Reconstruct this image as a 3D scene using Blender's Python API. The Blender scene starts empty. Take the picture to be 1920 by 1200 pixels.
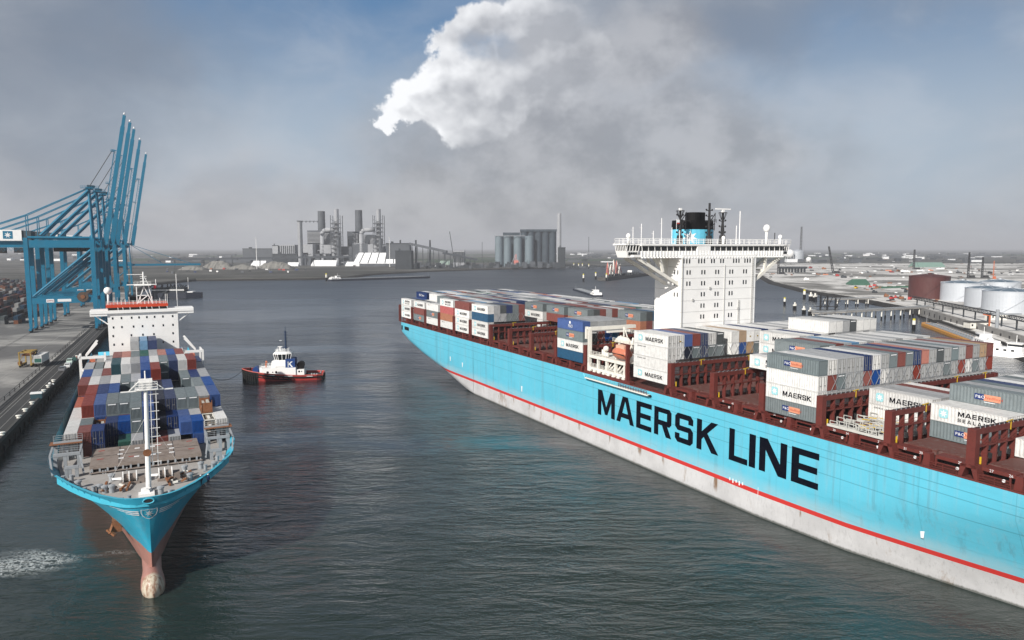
import bpy, math, random
from math import sin, cos, pi, radians, sqrt, atan2
from mathutils import Vector, Matrix
random.seed(7)
S = bpy.context.scene
COL = S.collection

# ---------------------------------------------------------------- camera
FPX = 1350.0; H = 54.0; PITCH = math.atan(135/1350)
CP, SP = cos(PITCH), sin(PITCH)
cam = bpy.data.cameras.new('camera'); co = bpy.data.objects.new('camera', cam); COL.objects.link(co)
co.location = (0, 0, H); co.rotation_euler = (pi/2 - PITCH, 0, 0)
cam.sensor_width = 36; cam.lens = FPX/1920*36; cam.clip_start = 1; cam.clip_end = 90000
S.camera = co
S.view_settings.view_transform = 'Standard'; S.view_settings.look = 'None'
S.view_settings.exposure = 0.20; S.view_settings.gamma = 1
S.render.resolution_x = 1920; S.render.resolution_y = 1200

def P(px, py, D):
    """world point at forward ground distance D seen at pixel px,py of the survey photo"""
    r = (py-600)/FPX
    dz = D*(SP+r*CP)/(CP-r*SP)
    zc = D*CP+dz*SP
    return Vector(((px-960)/FPX*zc, D, H-dz))
def G(px, py, z=0.0):
    r = (py-600)/FPX; dz = H-z
    Y = dz*(CP-r*SP)/(SP+r*CP); zc = Y*CP+dz*SP
    return Vector(((px-960)/FPX*zc, Y, z))

# ---------------------------------------------------------------- sun and sky
SUN_AZ = Vector((-0.56, -0.83)).normalized(); SUN_EL = radians(33)
sd = Vector((SUN_AZ.x*cos(SUN_EL), SUN_AZ.y*cos(SUN_EL), sin(SUN_EL)))
sl = bpy.data.lights.new('sun', 'SUN'); sl.energy = 5.0; sl.angle = radians(0.5); sl.color = (1, .955, .89)
so = bpy.data.objects.new('sun', sl); COL.objects.link(so)
so.rotation_euler = sd.to_track_quat('Z', 'Y').to_euler()

class NT:
    """small node tree helper"""
    def __init__(s, nt): s.nt = nt; nt.nodes.clear()
    def n(s, t, **k):
        nd = s.nt.nodes.new(t)
        for a, b in k.items():
            if a.startswith('i_'):
                key = a[2:]; key = int(key) if key.isdigit() else key.replace('_', ' ')
                s.set(nd.inputs[key], b)
            else: setattr(nd, a, b)
        return nd
    def set(s, sock, v):
        if isinstance(v, bpy.types.NodeSocket): s.nt.links.new(v, sock)
        else: sock.default_value = v
    def m(s, op, a, b=0.0, c=None, clamp=False):
        nd = s.nt.nodes.new('ShaderNodeMath'); nd.operation = op; nd.use_clamp = clamp
        s.set(nd.inputs[0], a); s.set(nd.inputs[1], b)
        if c is not None: s.set(nd.inputs[2], c)
        return nd.outputs[0]
    def mix(s, f, a, b):
        nd = s.nt.nodes.new('ShaderNodeMix'); nd.data_type = 'RGBA'
        s.set(nd.inputs[0], f)
        s.set(nd.inputs[6], a if isinstance(a, bpy.types.NodeSocket) else (*a[:3], 1))
        s.set(nd.inputs[7], b if isinstance(b, bpy.types.NodeSocket) else (*b[:3], 1))
        return nd.outputs[2]
    def noise(s, vec, scale, detail=4, rough=.55, out=0, dist=0):
        nd = s.nt.nodes.new('ShaderNodeTexNoise')
        if vec is not None: s.set(nd.inputs['Vector'], vec)
        nd.inputs['Scale'].default_value = scale; nd.inputs['Detail'].default_value = detail
        nd.inputs['Roughness'].default_value = rough; nd.inputs['Distortion'].default_value = dist
        return nd.outputs[out]
    def ramp(s, v, lo, hi, a=0.0, b=1.0, smooth=True):
        nd = s.nt.nodes.new('ShaderNodeMapRange'); nd.interpolation_type = 'SMOOTHSTEP' if smooth else 'LINEAR'
        s.set(nd.inputs[0], v); nd.inputs[1].default_value = lo; nd.inputs[2].default_value = hi
        nd.inputs[3].default_value = a; nd.inputs[4].default_value = b
        return nd.outputs[0]
    def comb(s, x, y, z):
        nd = s.nt.nodes.new('ShaderNodeCombineXYZ')
        s.set(nd.inputs[0], x); s.set(nd.inputs[1], y); s.set(nd.inputs[2], z); return nd.outputs[0]
    def sep(s, v):
        nd = s.nt.nodes.new('ShaderNodeSeparateXYZ'); s.set(nd.inputs[0], v); return nd.outputs
    def map(s, v, sc):
        nd = s.nt.nodes.new('ShaderNodeMapping'); s.set(nd.inputs[0], v); nd.inputs['Scale'].default_value = sc
        return nd.outputs[0]
    def vm(s, op, a, b):
        nd = s.nt.nodes.new('ShaderNodeVectorMath'); nd.operation = op
        s.set(nd.inputs[0], a); s.set(nd.inputs[1], b)
        return nd.outputs[1] if op in ('DISTANCE', 'LENGTH', 'DOT_PRODUCT') else nd.outputs[0]

W = bpy.data.worlds.new('World'); S.world = W; W.use_nodes = True
t = NT(W.node_tree)
tc = t.n('ShaderNodeTexCoord').outputs['Generated']
x, y, z = t.sep(tc)
sky = t.n('ShaderNodeTexSky', sky_type='NISHITA', sun_disc=False)
sky.sun_elevation = SUN_EL; sky.sun_rotation = atan2(sd.x, sd.y)
sky.air_density = 1.0; sky.dust_density = 1.5; sky.ozone_density = 1.0
az = t.m('ARCTAN2', x, y); el = t.m('ARCSINE', z)
def azel(px, py):
    r = (py-600)/FPX
    d = Vector(((px-960)/FPX, CP-r*SP, -(SP+r*CP))).normalized()
    return atan2(d.x, d.y), math.asin(d.z)
pos = t.comb(az, el, 0.0)
STR = 0.1
def cc(r, g, b): return (r/STR, g/STR, b/STR)
# high thin overcast with lighter and darker drifts
n1 = t.noise(t.map(pos, (1.6, 3.4, 1)), 1.5, 7, .55)
n2 = t.noise(t.map(pos, (3.2, 5.5, 1)), 2.3, 8, .6, dist=.4)
drift = t.m('ADD', t.m('MULTIPLY', n1, .65), t.m('MULTIPLY', n2, .35))
lowc = t.mix(t.ramp(drift, .41, .59), cc(.25, .29, .355), cc(.48, .50, .54))
# the pale warm grey close to the horizon
lowc = t.mix(t.ramp(el, -.02, .30, 1, 0), lowc, t.mix(t.ramp(n2, .35, .65), cc(.355, .365, .40), cc(.45, .455, .485)))
# blue gaps
def blob(px, py, rx, ry, warp):
    a, e = azel(px, py)
    v = t.vm('SUBTRACT', warp, t.comb(a, e, 0.0))
    v = t.map(v, (1/(rx/FPX), 1/(ry/FPX), 1))
    nd = t.n('ShaderNodeVectorMath', operation='LENGTH'); t.set(nd.inputs[0], v)
    return nd.outputs['Value']
nvec = t.noise(pos, 5.5, 6, .55, out=1)
warpS = t.vm('ADD', pos, t.vm('MULTIPLY', t.vm('SUBTRACT', nvec, (.5, .5, .5)), (.32, .22, 0)))
gap1 = t.ramp(blob(590, 110, 300, 200, warpS), .5, 1.4, .85, 0)
gap2 = t.ramp(blob(1640, 200, 420, 190, warpS), .4, 1.35, .8, 0)
gap3 = t.ramp(blob(740, 60, 200, 200, warpS), .65, 1.4, 1, 0)
gap4 = t.ramp(blob(400, 210, 330, 120, warpS), .3, 1.3, .6, 0)
gap = t.m('MAXIMUM', t.m('MAXIMUM', gap1, gap2), t.m('MAXIMUM', gap3, gap4))
blue = t.mix(t.ramp(el, .12, .33), cc(.36, .45, .55), cc(.075, .19, .37))
gap = t.m('MULTIPLY', gap, t.ramp(n2, .25, .68, 1, .75))
sky_ov = t.mix(gap, lowc, blue)
# darker veil, top right of middle and top left
dk = t.m('MAXIMUM', t.ramp(blob(1330, 20, 330, 120, warpS), .2, 1.2, .6, 0), t.ramp(blob(60, 60, 330, 190, warpS), .2, 1.3, .75, 0))
dk = t.m('MAXIMUM', dk, t.ramp(blob(60, 250, 200, 150, warpS), .2, 1.3, .55, 0))
sky_ov = t.mix(dk, sky_ov, cc(.165, .20, .26))
# cumulus
nv2 = t.noise(pos, 9, 10, .60, out=1)
warpC = t.vm('ADD', pos, t.vm('MULTIPLY', t.vm('SUBTRACT', nv2, (.5, .5, .5)), (.135, .125, 0)))
def union(lst, warp):
    cur = None
    for b in lst:
        d = blob(*b, warp)
        cur = d if cur is None else t.m('MINIMUM', cur, d)
    return cur
BL_ = [(722, 240, 22, 22), (742, 212, 34, 34), (775, 178, 46, 40), (830, 150, 56, 52), (868, 90, 50, 64), (915, 35, 60, 48), (1000, 20, 90, 46), (900, 190, 110, 60), (985, 110, 110, 86), (1080, 120, 100, 70), (800, 205, 60, 40), (870, 235, 90, 44)]
body = union(BL_, warpC)
soft = union([(1150, 110, 190, 120), (1010, 250, 330, 150), (1200, 300, 380, 160), (900, 380, 330, 90)], warpS)
softm = t.ramp(soft, .35, 1.2, .85, 0)
n3 = t.noise(t.map(pos, (1, 1.25, 1)), 9, 9, .6)
sky_ov = t.mix(softm, sky_ov, t.mix(t.ramp(n3, .36, .62), cc(.27, .278, .305), cc(.43, .435, .46)))
n4 = t.noise(t.map(pos, (1, 1.3, 1)), 6.5, 4, .5)
bodym = t.ramp(body, .80, 1.06, 1, 0)
thin = t.m('MULTIPLY', t.ramp(blob(935, 75, 110, 50, warpS), .3, 1.0, 1, 0), t.ramp(n3, .40, .56, .35, 1))
bodym = t.m('MULTIPLY', bodym, t.m('SUBTRACT', 1, t.m('MULTIPLY', thin, .85)))
lit = union(BL_, t.vm('ADD', warpC, (-.018, .016, 0)))      # same billows seen a step toward the sun
n4b = t.noise(t.vm('ADD', t.map(pos, (1, 1.3, 1)), (-.014, .016, 0)), 6.5, 4, .5)
fade = t.ramp(blob(830, 130, 420, 230, warpS), .45, 1.15, 1, 0)
bodym = t.m('MULTIPLY', bodym, t.ramp(az, azel(900, 0)[0], azel(1200, 0)[0], 1, .10))
bodym = t.m('MULTIPLY', bodym, t.ramp(el, azel(0, 300)[1], azel(0, 235)[1], 0, 1))
# sunlit crown is on the left and top of each billow, folds greyer
relief = t.m('MULTIPLY', t.m('SUBTRACT', n4, n4b), 4.0)
shade = t.m('ADD', t.m('MULTIPLY', t.ramp(lit, .35, 1.1), .45), relief)
shade = t.m('ADD', shade, t.ramp(n3, .3, .7, .02, .38))
shade = t.m('ADD', shade, t.ramp(az, azel(730, 0)[0], azel(960, 0)[0], .48, -.12))
shade = t.m('MINIMUM', t.m('MAXIMUM', shade, 0), 1)
cum = t.mix(shade, cc(.40, .41, .44), cc(.93, .935, .95))
sky_ov = t.mix(bodym, sky_ov, cum)
cover = t.m('MULTIPLY', t.ramp(el, .50, .95, .94, .12), t.ramp(t.m('ABSOLUTE', az), 1.1, 1.9, 1, .15))  # overcast thinned above and behind the view to cut fill light
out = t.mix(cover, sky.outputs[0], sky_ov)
out = t.mix(t.ramp(el, .36, .75, 0, .62), out, (0, 0, 0))      # unseen sky overhead dimmed to lower fill light and water reflections
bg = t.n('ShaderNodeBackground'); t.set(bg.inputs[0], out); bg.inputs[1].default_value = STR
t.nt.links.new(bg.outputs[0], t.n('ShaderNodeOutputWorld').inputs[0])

# ---------------------------------------------------------------- materials
MATS = {}
def mat(name, col, rough=.6, metal=0, dirt=.25, dscale=.6, bump=0, bscale=8, vary=0, streak=0, spec=.4, dcol=None):
    if name in MATS: return MATS[name]
    m = bpy.data.materials.new(name); m.use_nodes = True; MATS[name] = m
    t = NT(m.node_tree)
    ob = t.n('ShaderNodeTexCoord').outputs['Object']
    base = tuple(col)
    dark = dcol or tuple(c*.45 for c in col)
    n = t.noise(ob, dscale, 6, .65)
    c = t.mix(t.m('MULTIPLY', t.ramp(n, .42, .75), dirt), base, dark)
    if streak:
        ns = t.noise(t.map(ob, (1.3, 1.3, .12)), 1.2, 6, .7)
        c = t.mix(t.m('MULTIPLY', t.ramp(ns, .55, .8), streak), c, tuple(a*.5+b for a, b in zip(col, (.05, .03, .015))))
    if vary:
        oi = t.n('ShaderNodeObjectInfo').outputs['Random']
        hsv = t.n('ShaderNodeHueSaturation'); t.set(hsv.inputs['Color'], c)
        t.set(hsv.inputs['Value'], t.ramp(oi, 0, 1, 1-vary, 1+vary, False))
        t.set(hsv.inputs['Saturation'], t.ramp(t.m('FRACT', t.m('MULTIPLY', oi, 7.3)), 0, 1, .8, 1.15, False))
        c = hsv.outputs[0]
    b = t.n('ShaderNodeBsdfPrincipled'); t.set(b.inputs['Base Color'], c)
    t.set(b.inputs['Roughness'], t.ramp(n, .3, .7, max(.05, rough-.08), min(1, rough+.1)))
    b.inputs['Metallic'].default_value = metal; b.inputs['Specular IOR Level'].default_value = spec
    if bump:
        bn = t.n('ShaderNodeBump'); bn.inputs['Strength'].default_value = bump
        t.set(bn.inputs['Height'], t.noise(ob, bscale, 5, .6)); t.set(b.inputs['Normal'], bn.outputs[0])
    t.nt.links.new(b.outputs[0], t.n('ShaderNodeOutputMaterial').inputs[0])
    return m

def M(n): return MATS[n]
mat('white_paint', (.84, .835, .82), .45, dirt=.12, dscale=.25, streak=.12)
mat('cream_paint', (.72, .70, .64), .5, dirt=.25, dscale=.4, streak=.25)
mat('red_oxide', (.12, .024, .019), .65, dirt=.55, dscale=.5, streak=.35)
mat('hatch_red', (.105, .035, .028), .7, dirt=.7, dscale=1.2, dcol=(.16, .13, .12), bump=.3)
mat('deck_red', (.10, .026, .02), .7, dirt=.6, dscale=.8)
mat('crane_blue', (.006, .155, .27), .42, dirt=.3, dscale=.3, streak=.25)
mat('dark_metal', (.02, .02, .022), .6)
mat('black', (.005, .005, .006), .6, spec=.15)
mat('glass_dark', (.012, .016, .02), .12, spec=.8)
mat('yellow', (.55, .36, .02), .5, dirt=.4)
mat('orange', (.5, .13, .05), .5, dirt=.3)
mat('orange_boat', (.52, .17, .10), .45, dirt=.4)
mat('grey_steel', (.30, .32, .34), .5, dirt=.45, dscale=.8, streak=.3)
mat('deck_grey', (.36, .345, .33), .75, dirt=.55, dscale=.35, dcol=(.20, .17, .14), bump=.2)
mat('hatch_brown', (.24, .20, .175), .8, dirt=.7, dscale=.5, dcol=(.10, .07, .055), bump=.3)
mat('rust', (.22, .09, .04), .8, dirt=.6, dscale=2)
mat('concrete', (.30, .29, .275), .85, dirt=.6, dscale=.12, bump=.2, bscale=2)
mat('concrete_dark', (.075, .072, .07), .9, dirt=.7, dscale=.2, bump=.3, bscale=2)
mat('black_lettering', (.003, .004, .009), .7, dirt=.05, spec=0)
mat('white_lettering', (.75, .76, .77), .5, dirt=.1)
mat('light_blue', (.16, .56, .70), .45, dirt=.15)
mat('funnel_blue', (.13, .52, .70), .45, dirt=.15)
mat('tug_red', (.36, .035, .03), .5, dirt=.4, dscale=1)
mat('tug_blue', (.012, .05, .19), .45)
mat('rubber', (.008, .008, .008), .9)
mat('silo_grey', (.14, .18, .205), .6, dirt=.35, dscale=.05, streak=.3)
mat('silo_dark', (.035, .05, .065), .7, dirt=.4, dscale=.04)
mat('plant_grey', (.07, .078, .09), .7, dirt=.6, dscale=.05)
mat('plant_light', (.30, .31, .33), .6, dirt=.3, dscale=.05)
mat('plant_dark', (.028, .034, .04), .8, dirt=.4, dscale=.05)
mat('tent_white', (.78, .79, .80), .6, dirt=.15, dscale=.1)
mat('tank_white', (.55, .58, .62), .4, metal=.3, dirt=.2, dscale=.1)
mat('tank_roof', (.12, .17, .22), .5, metal=.2, dirt=.4, dscale=.1)
mat('tank_red', (.075, .02, .018), .6, dirt=.3, dscale=.15, streak=.2)
mat('green', (.045, .12, .08), .6)
mat('red_white', (.50, .16, .13), .6, dirt=.3)
mat('bank_yellow', (.55, .48, .05), .6)
mat('skin', (.45, .25, .17), .6); mat('cloth_dark', (.02, .025, .05), .9); mat('helmet', (.75, .75, .75), .4)
mat('hull_dark', (.015, .02, .035), .5, dirt=.3)
mat('barge_orange', (.55, .25, .03), .5, dirt=.4)
mat('stock', (.19, .185, .17), .95, dirt=.6, dscale=.2)

CC = dict(W=('white', (.62, .62, .61)), LG=('light grey', (.33, .34, .35)), G=('grey', (.14, .17, .18)), DG=('dark grey', (.07, .08, .085)),
          BR=('red-brown', (.19, .045, .035)), SL=('salmon', (.36, .13, .095)), PK=('pinkish red', (.42, .07, .065)), NB=('navy', (.014, .032, .11)),
          BL=('blue', (.016, .065, .24)), LB=('light blue', (.09, .23, .40)), GN=('green', (.02, .10, .075)), K=('blackish blue', (.012, .016, .032)),
          TL=('dark teal', (.012, .065, .085)), OR=('orange-brown', (.36, .125, .055)), PB=('petrol blue', (.008, .075, .16)), RS=('rusty white', (.40, .27, .16)))
for k, (nm, c) in CC.items():
    mat('container_'+nm.replace(' ', '_').replace('-', '_'), c, .55, dirt=.45, dscale=.9, vary=.14, streak=.5, bump=.12, bscale=1.5)
def cmat(k): return M('container_'+CC[k][0].replace(' ', '_').replace('-', '_'))

# ---------------------------------------------------------------- mesh helpers
class MB:
    def __init__(s): s.v = []; s.f = []; s.mi = []
    def add(s, vs, fs, m=0):
        o = len(s.v); s.v += [tuple(v) for v in vs]
        for f in fs: s.f.append(tuple(i+o for i in f)); s.mi.append(m)
        return s
    def box(s, x0, x1, y0, y1, z0, z1, m=0):
        return s.add([(x0, y0, z0), (x1, y0, z0), (x1, y1, z0), (x0, y1, z0), (x0, y0, z1), (x1, y0, z1), (x1, y1, z1), (x0, y1, z1)],
                     [(0, 3, 2, 1), (4, 5, 6, 7), (0, 1, 5, 4), (1, 2, 6, 5), (2, 3, 7, 6), (3, 0, 4, 7)], m)
    def bar(s, p, q, w, h=None, m=0):
        h = h or w; p = Vector(p); q = Vector(q); d = (q-p).normalized()
        up = Vector((0, 0, 1)) if abs(d.z) < .95 else Vector((1, 0, 0))
        a = d.cross(up).normalized()*w/2; b = a.cross(d).normalized()*h/2
        vs = [p-a-b, p+a-b, p+a+b, p-a+b, q-a-b, q+a-b, q+a+b, q-a+b]
        return s.add(vs, [(0, 1, 2, 3), (7, 6, 5, 4), (4, 5, 1, 0), (5, 6, 2, 1), (6, 7, 3, 2), (7, 4, 0, 3)], m)
    def tube(s, p, q, r, n=8, r2=None, m=0):
        p = Vector(p); q = Vector(q); d = (q-p).normalized(); r2 = r if r2 is None else r2
        up = Vector((0, 0, 1)) if abs(d.z) < .95 else Vector((1, 0, 0))
        a = d.cross(up).normalized(); b = a.cross(d).normalized(); vs = []
        for k in range(n):
            c = a*cos(2*pi*k/n)+b*sin(2*pi*k/n); vs.append(p+c*r)
        for k in range(n):
            c = a*cos(2*pi*k/n)+b*sin(2*pi*k/n); vs.append(q+c*r2)
        fs = [(k, (k+1) % n, n+(k+1) % n, n+k) for k in range(n)]
        fs += [tuple(range(n-1, -1, -1)), tuple(range(n, 2*n))]
        return s.add(vs, fs, m)
    def lathe(s, cx, cy, prof, n=20, m=0, sx=1, sy=1):
        vs = []; fs = []
        for r, z in prof:
            for k in range(n): vs.append((cx+r*sx*cos(2*pi*k/n), cy+r*sy*sin(2*pi*k/n), z))
        for i in range(len(prof)-1):
            for k in range(n): fs.append((i*n+k, i*n+(k+1) % n, (i+1)*n+(k+1) % n, (i+1)*n+k))
        if prof[0][0] > 1e-4: fs.append(tuple(range(n-1, -1, -1)))
        if prof[-1][0] > 1e-4: fs.append(tuple((len(prof)-1)*n+k for k in range(n)))
        return s.add(vs, fs, m)
    def prism(s, poly, z0, z1, m=0, top=None):
        n = len(poly); top = top or poly
        vs = [(a, b, z0) for a, b in poly]+[(a, b, z1) for a, b in top]
        fs = [(k, (k+1) % n, n+(k+1) % n, n+k) for k in range(n)]+[tuple(range(n-1, -1, -1)), tuple(range(n, 2*n))]
        return s.add(vs, fs, m)
    def sphere(s, c, r, m=0, n=12, sz=1, sx=1, sy=1):
        prof = [(r*sin(pi*i/8) if 0 < i < 8 else .0001, c[2]-r*sz*cos(pi*i/8)) for i in range(9)]
        return s.lathe(c[0], c[1], prof, n, m, sx, sy)
    def rail(s, pts, h=1.05, step=2.0, r=.05, m=0, bars=3):
        for a, b in zip(pts[:-1], pts[1:]):
            a = Vector(a); b = Vector(b); L = (b-a).length; k = max(1, int(L/step))
            for i in range(1, bars+1):
                u = Vector((0, 0, h*i/bars)); s.bar(a+u, b+u, r, r, m)
            for i in range(k+1):
                p = a.lerp(b, i/k); s.bar(p, p+Vector((0, 0, h)), r, r, m)
        return s
    def mesh(s, name, mats, smooth=False):
        me = bpy.data.meshes.new(name); me.from_pydata(s.v, [], s.f)
        for mm in (mats if isinstance(mats, (list, tuple)) else [mats]): me.materials.append(M(mm) if isinstance(mm, str) else mm)
        me.polygons.foreach_set('material_index', s.mi)
        if smooth: me.polygons.foreach_set('use_smooth', [True]*len(s.f))
        me.update(); return me
    def build(s, name, mats, parent=None, smooth=False):
        return link(name, s.mesh(name, mats, smooth), parent)

def link(name, data, parent=None, loc=None, rz=None):
    o = bpy.data.objects.new(name, data); COL.objects.link(o)
    if parent is not None: o.parent = parent
    if loc is not None: o.location = loc
    if rz is not None: o.rotation_euler = (0, 0, rz)
    return o
def tag(o, label=None, cat=None, group=None, kind=None):
    if label:
        o['label'] = label
        if cat is None and kind is None: cat = 'thing'
    if cat: o['category'] = cat
    if group: o['group'] = group
    if kind: o['kind'] = kind
    return o
def thing(name, label, cat, loc=(0, 0, 0), rz=0, group=None):
    o = bpy.data.objects.new(name, None); COL.objects.link(o); o.location = loc; o.rotation_euler = (0, 0, rz)
    o.empty_display_size = 1
    return tag(o, label, cat, group)
def copy_tree(o, parent=None):
    c = o.copy(); COL.objects.link(c); c.parent = parent
    for ch in o.children: copy_tree(ch, c)
    return c

# squared capital letters: each glyph = (width, [simple polygons]) in unit height
T_ = .22
def _g():
    g = {}; t = T_
    g['M'] = (1.05, [[(0, 0), (t, 0), (t, .6), (.45, .07), (.60, .07), (1.05-t, .6), (1.05-t, 0), (1.05, 0), (1.05, 1), (1.0-t, 1), (.525, .37), (t+.05, 1), (0, 1)]])
    g['A'] = (1.02, [[(0, 0), (.23, 0), (.29, .19), (.51, .19), (.51, .37), (.35, .37), (.51, .84), (.51, 1), (.36, 1)],
                     [(1.02, 0), (.66, 1), (.51, 1), (.51, .84), (.67, .37), (.51, .37), (.51, .19), (.73, .19), (.79, 0)]])
    g['E'] = (.78, [[(0, 0), (.78, 0), (.78, .18), (t, .18), (t, .41), (.74, .41), (.74, .59), (t, .59), (t, .82), (.78, .82), (.78, 1), (0, 1)]])
    g['R'] = (.86, [[(0, 0), (t, 0), (t, 1), (0, 1)], [(t, 1), (t, .83), (.64, .83), (.64, .56), (t, .56), (t, .38), (.76, .38), (.86, .48), (.86, .9), (.76, 1)],
                    [(.40, .38), (.60, 0), (.87, 0), (.66, .38)]])
    g['S'] = (.84, [[(.84, .69), (.84, .88), (.72, 1), (.12, 1), (0, .88), (0, .52), (.12, .41), (.62, .41), (.62, .18), (t, .18), (t, .31), (0, .31), (0, .12), (.12, 0), (.72, 0), (.84, .12), (.84, .48), (.72, .59), (t, .59), (t, .82), (.62, .82), (.62, .69)]])
    g['K'] = (.92, [[(0, 0), (t, 0), (t, 1), (0, 1)], [(t, .36), (.31, .45), (.64, 0), (.94, 0), (.46, .60), (.90, 1), (.62, 1), (t, .62)]])
    g['L'] = (.74, [[(0, 0), (.74, 0), (.74, .18), (t, .18), (t, 1), (0, 1)]])
    g['I'] = (t, [[(0, 0), (t, 0), (t, 1), (0, 1)]])
    g['N'] = (.94, [[(0, 0), (t, 0), (t, .66), (.66, 0), (.94, 0), (.94, 1), (.94-t, 1), (.94-t, .36), (.28, 1), (0, 1)]])
    g['D'] = (.88, [[(0, 0), (t, 0), (t, 1), (0, 1)], [(t, 1), (t, .82), (.66, .82), (.66, .18), (t, .18), (t, 0), (.76, 0), (.88, .12), (.88, .88), (.76, 1)]])
    return g
GL = _g()
def letters(mb, text, x0, z0, h, y, sx=1.0, gap=.14, m=0):
    """letters on a vertical wall facing -y, reading along +x"""
    x = x0
    for ch in text:
        if ch == ' ': x += .45*h*sx; continue
        w, ps = GL[ch]
        for p in ps: mb.add([(x+a*h*sx, y, z0+b*h) for a, b in p], [tuple(range(len(p)))], m)
        x += (w+gap)*h*sx
    return x
def star(mb, cx, cz, r, y, m=0, n=7, axis='y', inner=.42):
    vs = []
    for k in range(2*n):
        rr = r if k % 2 == 0 else r*inner; a = pi/2+pi*k/n
        vs.append((cx+rr*cos(a), y, cz+rr*sin(a)))
    mb.add(vs+[(cx, y, cz)], [(k, (k+1) % (2*n), 2*n) for k in range(2*n)], m)
_tc = {}
def text_polys(s):
    """filled outline of a small text as verts/faces, unit size, from the built-in font"""
    if s in _tc: return _tc[s]
    cu = bpy.data.curves.new('text', 'FONT'); cu.body = s; cu.resolution_u = 2; cu.fill_mode = 'FRONT'
    ob = bpy.data.objects.new('text', cu); COL.objects.link(ob)
    dg = bpy.context.evaluated_depsgraph_get(); dg.update()
    me = bpy.data.meshes.new_from_object(ob.evaluated_get(dg))
    vs = [v.co.copy() for v in me.vertices]; fs = [tuple(p.vertices) for p in me.polygons]
    bpy.data.objects.remove(ob); bpy.data.curves.remove(cu); bpy.data.meshes.remove(me)
    _tc[s] = (vs, fs); return _tc[s]
def font_text(mb, s, x0, z0, h, y, m=0, sx=1.0):
    vs, fs = text_polys(s); k = h/.7
    mb.add([(x0+v.x*k*sx, y, z0+v.y*k) for v in vs], fs, m)

# ================================================================ SETTING: water and land
def water_material():
    m = bpy.data.materials.new('harbour_water'); m.use_nodes = True; t = NT(m.node_tree)
    geo = t.n('ShaderNodeNewGeometry').outputs['Position']
    w1 = t.noise(t.map(geo, (.022, .05, .05)), 1, 3, .5, dist=.6)
    w2 = t.noise(t.map(geo, (.10, .22, .2)), 1, 4, .6, dist=.8)
    w3 = t.noise(t.map(geo, (.55, .95, .9)), 1, 4, .6, dist=.4)
    rot = t.n('ShaderNodeMapping'); t.set(rot.inputs[0], geo); rot.inputs['Rotation'].default_value = (0, 0, .7); rot.inputs['Scale'].default_value = (.12, .42, .4)
    w4 = t.noise(rot.outputs[0], 1, 5, .62, dist=1.2)
    # broad calm and ruffled patches
    patch = t.ramp(t.noise(t.map(geo, (.006, .012, .01)), 1, 5, .6, dist=.5), .40, .58, .22, 1.0)
    hgt = t.m('ADD', t.m('MULTIPLY', w2, 1.1), t.m('MULTIPLY', w1, 2.4))
    hgt = t.m('ADD', hgt, t.m('MULTIPLY', w3, .24))
    hgt = t.m('ADD', hgt, t.m('MULTIPLY', w4, .62))
    w5 = t.noise(t.map(geo, (1.5, 2.4, 2)), 1, 3, .6, dist=.5); hgt = t.m('ADD', hgt, t.m('MULTIPLY', w5, .10))
    rot2 = t.n('ShaderNodeMapping'); t.set(rot2.inputs[0], geo); rot2.inputs['Rotation'].default_value = (0, 0, -.55); rot2.inputs['Scale'].default_value = (.10, .50, .4)
    w6 = t.noise(rot2.outputs[0], 1, 3, .5, dist=.5); gust = t.ramp(t.noise(t.map(geo, (.012, .02, .01)), 1, 4, .6, dist=1.0), .42, .58)
    hgt = t.m('ADD', hgt, t.m('MULTIPLY', t.m('MULTIPLY', w6, .75), gust))
    bn = t.n('ShaderNodeBump'); bn.inputs['Distance'].default_value = .55
    t.set(bn.inputs['Strength'], patch); t.set(bn.inputs['Height'], hgt)
    # turbid colour: green-grey, bluer farther up the basin
    px, py, pz = t.sep(geo)
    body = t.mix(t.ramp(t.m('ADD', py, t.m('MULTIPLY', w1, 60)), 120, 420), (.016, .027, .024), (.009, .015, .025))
    # churned white water by the quay, left of the small ship's bow
    a = t.m('DIVIDE', t.m('ADD', px, 88), 17); b = t.m('DIVIDE', t.m('SUBTRACT', py, t.m('MULTIPLY_ADD', px, .22, 137.0)), 5.6)
    rr = t.m('SQRT', t.m('ADD', t.m('MULTIPLY', a, a), t.m('MULTIPLY', b, b)))
    fn = t.noise(t.map(geo, (.55, .8, 1)), 1, 9, .72, dist=1.6)
    ridge = t.m('ABSOLUTE', t.m('SUBTRACT', fn, .5))
    rr = t.m('ADD', rr, t.m('MULTIPLY', t.m('SUBTRACT', t.noise(t.map(geo, (.10, .22, 1)), 1, 5, .6), .5), 2.4))
    foam = t.m('MULTIPLY', t.ramp(rr, .3, 1.25, 1, 0), t.ramp(ridge, .004, .05, 1, 0))
    # foam streaks
    foam = t.m('MINIMUM', foam, 1)
    col = t.mix(foam, body, (.55, .58, .58))
    b = t.n('ShaderNodeBsdfPrincipled'); t.set(b.inputs['Base Color'], col)
    b.inputs['IOR'].default_value = 1.45; t.set(b.inputs['Roughness'], t.m('ADD', t.m('MULTIPLY', foam, .6), t.ramp(py, 100, 1300, .06, .42)))
    t.set(b.inputs['Normal'], bn.outputs[0])
    t.nt.links.new(b.outputs[0], t.n('ShaderNodeOutputMaterial').inputs[0])
    return m
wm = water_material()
tag(MB().add([(-30000, -2000, 0), (30000, -2000, 0), (30000, 40000, 0), (-30000, 40000, 0)], [(0, 1, 2, 3)]).build('water', wm), kind='structure')

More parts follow.
